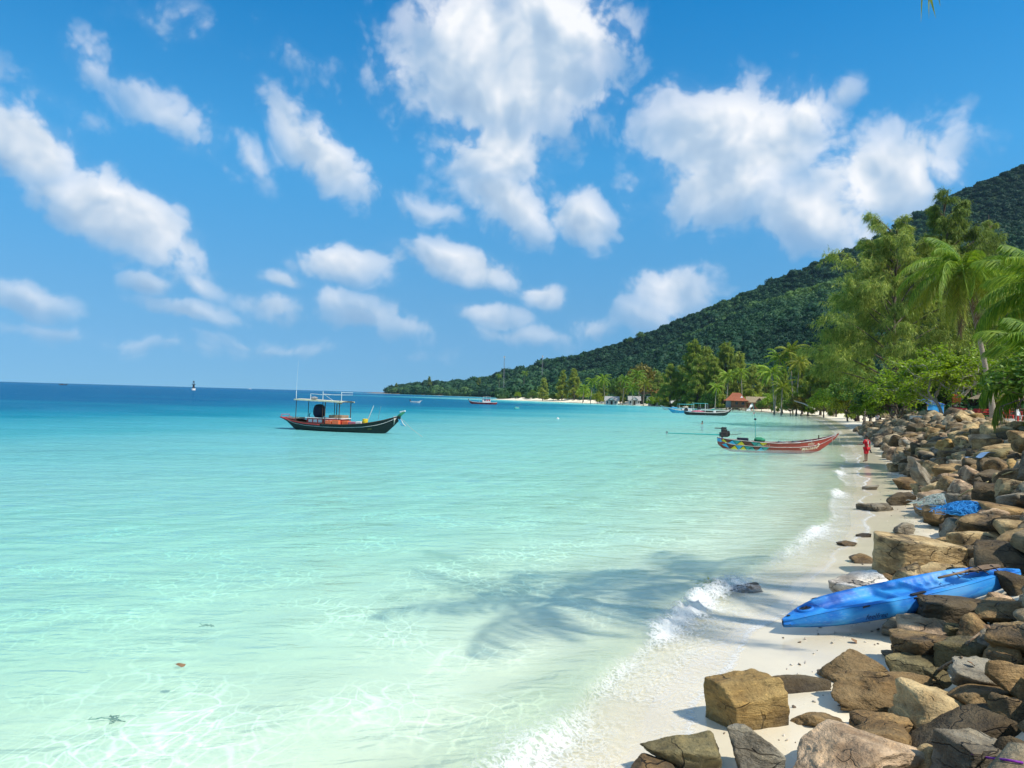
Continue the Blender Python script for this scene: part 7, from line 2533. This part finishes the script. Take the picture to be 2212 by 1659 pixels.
bungalow('white bungalow with grey gable roof at the left of the far beach', 1322, 866, 372, 6.0, R(-12))
bungalow('grey-roofed white bungalow in the middle of the far beach', 1413, 864, 352, 5.5, R(-8), roof=P_ROOFW)
bungalow('white-walled bungalow half hidden by palms between the other two', 1370, 864, 366, 5.0, R(-5), roof=P_ROOFG)
c = D(1421, 848, 392)
z = gz(c.x, 392)
t = thing('bungalow', 'bungalow with rust-red roof showing above the grey-roofed one', 'house', (c.x, 392, z), 0)
MB().box((0, 0, 2.4), (5, 4, 4.8)).build('wall', P_PLANK, t)
gable(t, 5, 4, 4.8, 1.9, P_RUST, 0.8)
for x in (-1.4, 1.4):
    MB().box((x, -2.03, 3.6), (1.0, 0.06, 1.0)).build('window', P_GLASS, t)
# open white pavilion
c = D(1462, 866, 330)
t = thing('pavilion', 'open beach pavilion with white roof left of the casuarina clump', 'pavilion', (c.x, 330, gz(c.x, 330)), R(-10))
for x in (-2.4, 2.4):
    for y in (-1.8, 1.8):
        MB().tube([(x, y, 0), (x, y, 2.4)], 0.10, 6).build('post', P_WHITE, t)
gable(t, 5.4, 4.2, 2.4, 1.5, P_ROOFW, 0.6)
MB().box((2.3, 0.6, 1.0), (0.15, 2.0, 2.0)).build('screen_wall', P_WALL, t)
MB().box((0, 0.6, 0.45), (2.4, 1.0, 0.9), bev=0.03).build('counter', P_DARKWOOD, t)


def stilt_hut():
    Y = 268
    c = D(1590, 877, Y)
    z = gz(c.x, Y) - 0.1
    t = thing('stilt_hut', 'wooden hut on stilts with rust-red roof above the far beach', 'hut', (c.x, Y, z), R(-18))
    MB().box((0, 0, 1.55), (7.4, 4.6, 0.18)).build('floor', P_WOOD, t)
    for x in (-3.4, -1.1, 1.1, 3.4):
        for y in (-2.1, 0, 2.1):
            MB().tube([(x, y, 0), (x, y, 1.5)], 0.12, 6).build('stilt', P_DARKWOOD, t)
    w = MB().box((0.9, 0.3, 2.9), (5.2, 3.8, 2.6)).build('wall', P_PLANK, t)
    for k in range(8):
        MB().box((-1.55 + k * 0.68, -1.62, 2.9), (0.05, 0.04, 2.5)).build('batten', P_DARKWOOD, w)
    MB().box((-2.6, 0.6, 2.8), (1.9, 3.0, 2.4)).build('porch_screen', P_GREY, t)
    for x in (0.2, 2.4):
        wn = MB().box((x, -1.62, 3.1), (0.9, 0.06, 0.9)).build('window', P_GLASS, t)
        MB().box((x, -1.68, 2.6), (1.1, 0.1, 0.08)).build('sill', P_WOOD, wn)
    rf = MB()
    # steep central part with flared eaves, hipped at the ends
    e, r1, rz1, rz2, rt = (4.4, 3.0), (2.4, 1.1), 4.1, 5.3, (1.3, 0.05)
    def ring(a, z_):
        return [(-a[0], -a[1], z_), (a[0], -a[1], z_), (a[0], a[1], z_), (-a[0], a[1], z_)]
    rf.loft([ring(e, 4.0), ring((e[0] * .80, e[1] * .75), 4.45), ring(r1, 5.6), ring(rt, 6.9)], closed=True, caps=True)
    rf.build('roof', P_RUST, t)
    MB().add([(1.2, -1.75, 4.75), (2.6, -1.75, 4.75), (1.9, -1.2, 5.9)], [(0, 1, 2)]).build('gable_panel', P_ROOFW, t)
    # long low rear wing
    wg = MB().box((8.4, 2.4, 2.7), (9.0, 3.4, 2.6)).build('rear_wing', P_PLANK, t)
    gable(t, 9.6, 3.4, 4.0, 1.6, P_THATCH, 0.5, 'rear_roof', 8.6, 2.4)
    for x in (8.0, 11.5):
        m = MB()
        for sg in (-1, 1):
            m.add([(x + sg * 1.0, 0.0, 4.2), (x + sg * 1.0, 1.8, 4.2), (x, 1.8, 5.3), (x, 0.0, 5.3)], [(0, 1, 2, 3)])
        m.build('dormer', P_ROOFG, t)
    st = MB()
    for k in range(6):
        st.box((-3.9 - k * 0.28, -1.6, 1.4 - k * 0.25), (0.3, 1.0, 0.06))
    kind(st.build('steps', P_WOOD, t), 'stuff')
    return t


stilt_hut()

# fallen palm trunk and bare white trunks
A, B_ = D(1716, 866, 186), D(1760, 884, 178)
t = thing('fallen_palm', 'bare palm trunk leaning out low over the far rocks', 'tree trunk', A)
MB().tube([(0, 0, 0), tuple((B_ - A) * 0.5 + Vector((0, 0, 0.25))), tuple(B_ - A)], [0.13, 0.16, 0.22], 7).build('trunk', BARK_PALE, t, smooth=True)
for i, (px, yt, yb, Y, lab) in enumerate([(1866, 818, 868, 118, 'left of three bare white trunks under the trees'), (1879, 812, 872, 114, 'middle of three bare white trunks under the trees'), (1894, 826, 874, 112, 'right of three bare white trunks under the trees')]):
    a, b = D(px, yt, Y), D(px + 3, yb, Y)
    b.z = gz(b.x, Y) - 0.1
    t = thing('bare_trunk', lab, 'tree trunk', b, 0, 'bare white trunks')
    MB().tube([(0, 0, 0), tuple((a - b) * 0.5 + Vector((0.1, 0, 0))), tuple(a - b)], [0.16, 0.12, 0.09], 7).build('trunk', BARK_PALE, t, smooth=True)
    MB().tube([tuple((a - b) * 0.7), tuple((a - b) * 0.8 + Vector((0.7, 0, 0.5)))], [0.05, 0.03], 5).build('branch', BARK_PALE, t, smooth=True)


# ------------------------------------------------------------------ thatched beach bar and its furniture on the bank
def zb(x, y):
    return gz(x, y)


def beach_bar():
    Y = 64.0
    c = D(2186, 893, Y)
    z = zb(c.x, Y)
    t = thing('beach_bar', 'thatched open beach bar behind the leaning palm', 'hut', (c.x, Y, z), R(8))
    for x in (-1.9, 0, 1.9):
        for y in (-1.4, 1.4):
            MB().tube([(x, y, 0), (x, y, 2.0)], 0.07, 7).build('post', P_WOOD, t)
    rf = MB()
    for k in range(4):
        a, b = 2.6 - k * 0.62, 2.1 - k * 0.5
        z0, z1 = 1.75 + k * 0.42, 1.75 + (k + 1) * 0.42 + 0.1
        rf.loft([[(-a, -b, z0), (a, -b, z0), (a, b, z0), (-a, b, z0)], [(-a + .85, -b + .68, z1), (a - .85, -b + .68, z1), (a - .85, b - .68, z1), (-a + .85, b - .68, z1)]], closed=True, caps=True)
    rf_o = rf.build('thatch_roof', P_THATCH, t)
    kind(rf_o, 'stuff')
    fr = MB()
    rs = np.random.RandomState(2)
    for k in range(120):
        x = rs.uniform(-2.6, 2.6)
        fr.add([(x - .03, -2.12, 1.85), (x + .03, -2.12, 1.85), (x + rs.normal(0, .02), -2.15, 1.55 + rs.uniform(-.1, .1))], [(0, 1, 2)])
    kind(fr.build('thatch_fringe', P_THATCH, rf_o), 'stuff')
    MB().box((0, -1.4, 1.0), (4.1, 0.35, 0.07), bev=0.01).build('bar_top', P_WOOD, t)
    for k in range(9):
        MB().box((-1.9 + k * 0.475, -1.38, 0.5), (0.42, 0.04, 0.95)).build('counter_board', P_DARKWOOD, t)
    MB().box((0.3, 1.3, 1.2), (3.4, 0.1, 1.6)).build('back_shelf', P_DARKWOOD, t)
    for k in range(7):
        MB().lathe([(0.001, 0), (0.045, 0), (0.045, 0.2), (0.015, 0.26), (0.015, 0.32), (0.001, 0.32)], 8).build('bottle', [P_WHITE, P_YELL, P_TEAL][k % 3], t, loc=(-1.0 + k * 0.42, 1.15, 1.25))
    return t


beach_bar()


def place(px, py, Y):
    c = D(px, py, Y)
    return Vector((c.x, Y, zb(c.x, Y)))


def bench(label, px, Y, rz, mat=P_BRIGHTRED):
    t = thing('bench', label, 'bench', place(px, 895, Y), rz, 'red benches on the bank')
    for k in range(3):
        MB().box((0, -0.16 + k * 0.16, 0.45), (1.5, 0.14, 0.05), bev=0.008).build('seat_plank', mat, t)
    for k in range(2):
        MB().box((0, 0.30, 0.62 + k * 0.2), (1.5, 0.04, 0.14), bev=0.008).build('back_plank', mat, t)
    for x in (-0.65, 0.65):
        for y in (-0.2, 0.28):
            MB().box((x, y, 0.45 if y > 0 else 0.22), (0.07, 0.07, 0.90 if y > 0 else 0.44)).build('leg', mat, t)


def table(label, px, Y, rz, mat=P_BRIGHTRED):
    t = thing('table', label, 'table', place(px, 895, Y), rz)
    for k in range(4):
        MB().box((0, -0.27 + k * 0.18, 0.74), (1.5, 0.165, 0.05), bev=0.008).build('top_plank', mat, t)
    for x in (-0.6, 0.6):
        for y in (-0.25, 0.25):
            MB().box((x, y, 0.36), (0.08, 0.08, 0.72)).build('leg', mat, t)


bench('red bench left of the leaning palm trunk', 2075, 58, R(6))
bench('red bench right behind the leaning palm trunk', 2128, 60, R(-10))
bench('red bench in front of the thatched bar', 2168, 59, R(4))
table('long dark red table between the benches left of the palm trunk', 2098, 59.5, R(3))
table('red table in front of the bar, right of the palm trunk', 2186, 57.5, R(-4))
for px, Y, lab in [(2158, 58.2, 'white plastic chair just right of the palm trunk'), (2205, 56.5, 'white plastic chair at the right edge in front of the bar')]:
    t = thing('chair', lab, 'chair', place(px, 895, Y), R(20), 'white plastic chairs')
    MB().box((0, 0, 0.43), (0.46, 0.44, 0.04), bev=0.015).build('seat', P_WHITE, t)
    MB().box((0, 0.22, 0.68), (0.46, 0.04, 0.46), (R(-10), 0, 0), bev=0.015).build('backrest', P_WHITE, t)
    for x in (-0.2, 0.2):
        for y in (-0.19, 0.19):
            MB().tube([(x, y, 0.42), (x * 1.15, y * 1.15, 0)], 0.022, 6).build('leg', P_WHITE, t)
# red-orange board hung under the tree
p = place(2066, 885, 60)
t = thing('sign_board', 'red-orange board standing on posts under the almond tree', 'sign', p, R(5))
for k in range(3):
    MB().box((0, 0, 1.45 + k * 0.24), (0.72, 0.04, 0.22), bev=0.008).build('board', P_ORANGE, t)
for x in (-0.3, 0.3):
    MB().box((x, 0.05, 0.95), (0.07, 0.06, 1.9)).build('post', P_PLANK, t)
MB().box((0, 0.0, 0.55), (0.66, 0.3, 0.9), bev=0.01).build('cabinet', P_MAROON, t)
# blue hut under the trees
p = place(2012, 888, 76)
t = thing('blue_shelter', 'bright blue tarpaulin shelter under the trees left of the palm', 'shelter', p, R(6))
TB = simple('blue_tarpaulin', (0.015, 0.25, 0.55), (0.02, 0.18, 0.42), 3, 0.7, 0.4, 6)
MB().loft([[(x, -0.6 + 0.04 * math.sin(x * 6), z_) for x in np.linspace(-0.9, 0.9, 14)] for z_ in np.linspace(0, 1.55, 6)]).build('front_sheet', TB, t, smooth=True)
MB().loft([[(x, y, 1.55 + 0.25 * (y + .6) + 0.04 * math.sin(x * 5)) for x in np.linspace(-1.0, 1.0, 12)] for y in np.linspace(-0.75, 1.3, 8)]).build('roof_sheet', simple('blue_tarpaulin_roof', (0.03, 0.07, 0.34), (0.02, 0.05, 0.24), 3, 0.7), t, smooth=True)
for x in (-0.9, 0.9):
    for y in (-0.6, 1.2):
        MB().tube([(x, y, 0), (x, y, 1.6 + 0.25 * (y + .6))], 0.035, 6).build('pole', P_WOOD, t)
# white concrete edge in front of the furniture
t = thing('low_wall', 'low pale concrete kerb along the bank by the palm', 'wall', place(2075, 900, 56.5), R(-14))
for k in range(7):
    MB().box((-3.0 + k * 1.02, 0, 0.06), (1.0, 0.30, 0.26), (0, R(0.6 * (k % 3 - 1)), 0), bev=0.02).build('block', simple('pale_concrete', (0.62, 0.58, 0.50), (0.48, 0.45, 0.38), 5, 0.9) if k == 0 else bpy.data.materials['pale_concrete'], t)

# ------------------------------------------------------------------ shell bits and twigs left by the tide
def litter():
    rs = np.random.RandomState(9)
    i0 = int(np.argmin(np.hypot(SHORE[:, 0] + 0.7, SHORE[:, 1] - 3.7)))
    P = SHORE[i0:]
    L = np.concatenate([[0], np.cumsum(np.hypot(*(P[1:] - P[:-1]).T))])
    tx, ty = np.gradient(P[:, 0]), np.gradient(P[:, 1])
    tl = np.hypot(tx, ty)
    parts = []
    for k in range(520):
        s_ = rs.rand() ** 1.3 * 34
        d = 0.7 + abs(rs.normal(0.9, 0.6))
        x = np.interp(s_, L, P[:, 0]) + np.interp(s_, L, ty / tl) * d
        y = np.interp(s_, L, P[:, 1]) - np.interp(s_, L, tx / tl) * d
        r = rs.uniform(0.006, 0.022)
        V, F = ICO[1]
        q = np.array(Euler((rs.rand(), rs.rand(), rs.rand() * 6)).to_matrix())
        sc = np.array([r * rs.uniform(1, 3.5 if k % 5 == 0 else 1.6), r, r * 0.5])
        parts.append((V * sc @ q.T + np.array([x, y, gz(x, y) + r * 0.2]), F))
    V, F = join(parts)
    m, nb, out = new_mat('shell_bits')
    isl = nb.node('ShaderNodeNewGeometry').outputs['Random Per Island']
    p = nb.node('ShaderNodeBsdfPrincipled', {'Base Color': nb.ramp(isl, [(0, (0.10, 0.07, 0.045)), (0.4, (0.25, 0.18, 0.12)), (0.6, (0.6, 0.54, 0.45)), (1, (0.35, 0.30, 0.25))]), 'Roughness': 0.7})
    nb.l.new(p.outputs[0], out.inputs[0])
    kind(obj('shell_litter', mesh('shell_litter', V, F, m)), 'stuff', 'shell bits and twigs scattered on the sand', 'litter')


litter()

# ------------------------------------------------------------------ sea haze
def haze():
    m, nb, out = new_mat('haze')
    v = nb.node('ShaderNodeVolumePrincipled', {'Color': (0.46, 0.72, 1.0), 'Density': 0.000045, 'Anisotropy': 0.2})
    nb.l.new(v.outputs[0], out.inputs['Volume'])
    b = MB().box((0, 0, 200), (12200, 12200, 480))
    o = b.build('haze', m)
    kind(o, 'stuff', 'thin sea haze', 'haze')


haze()
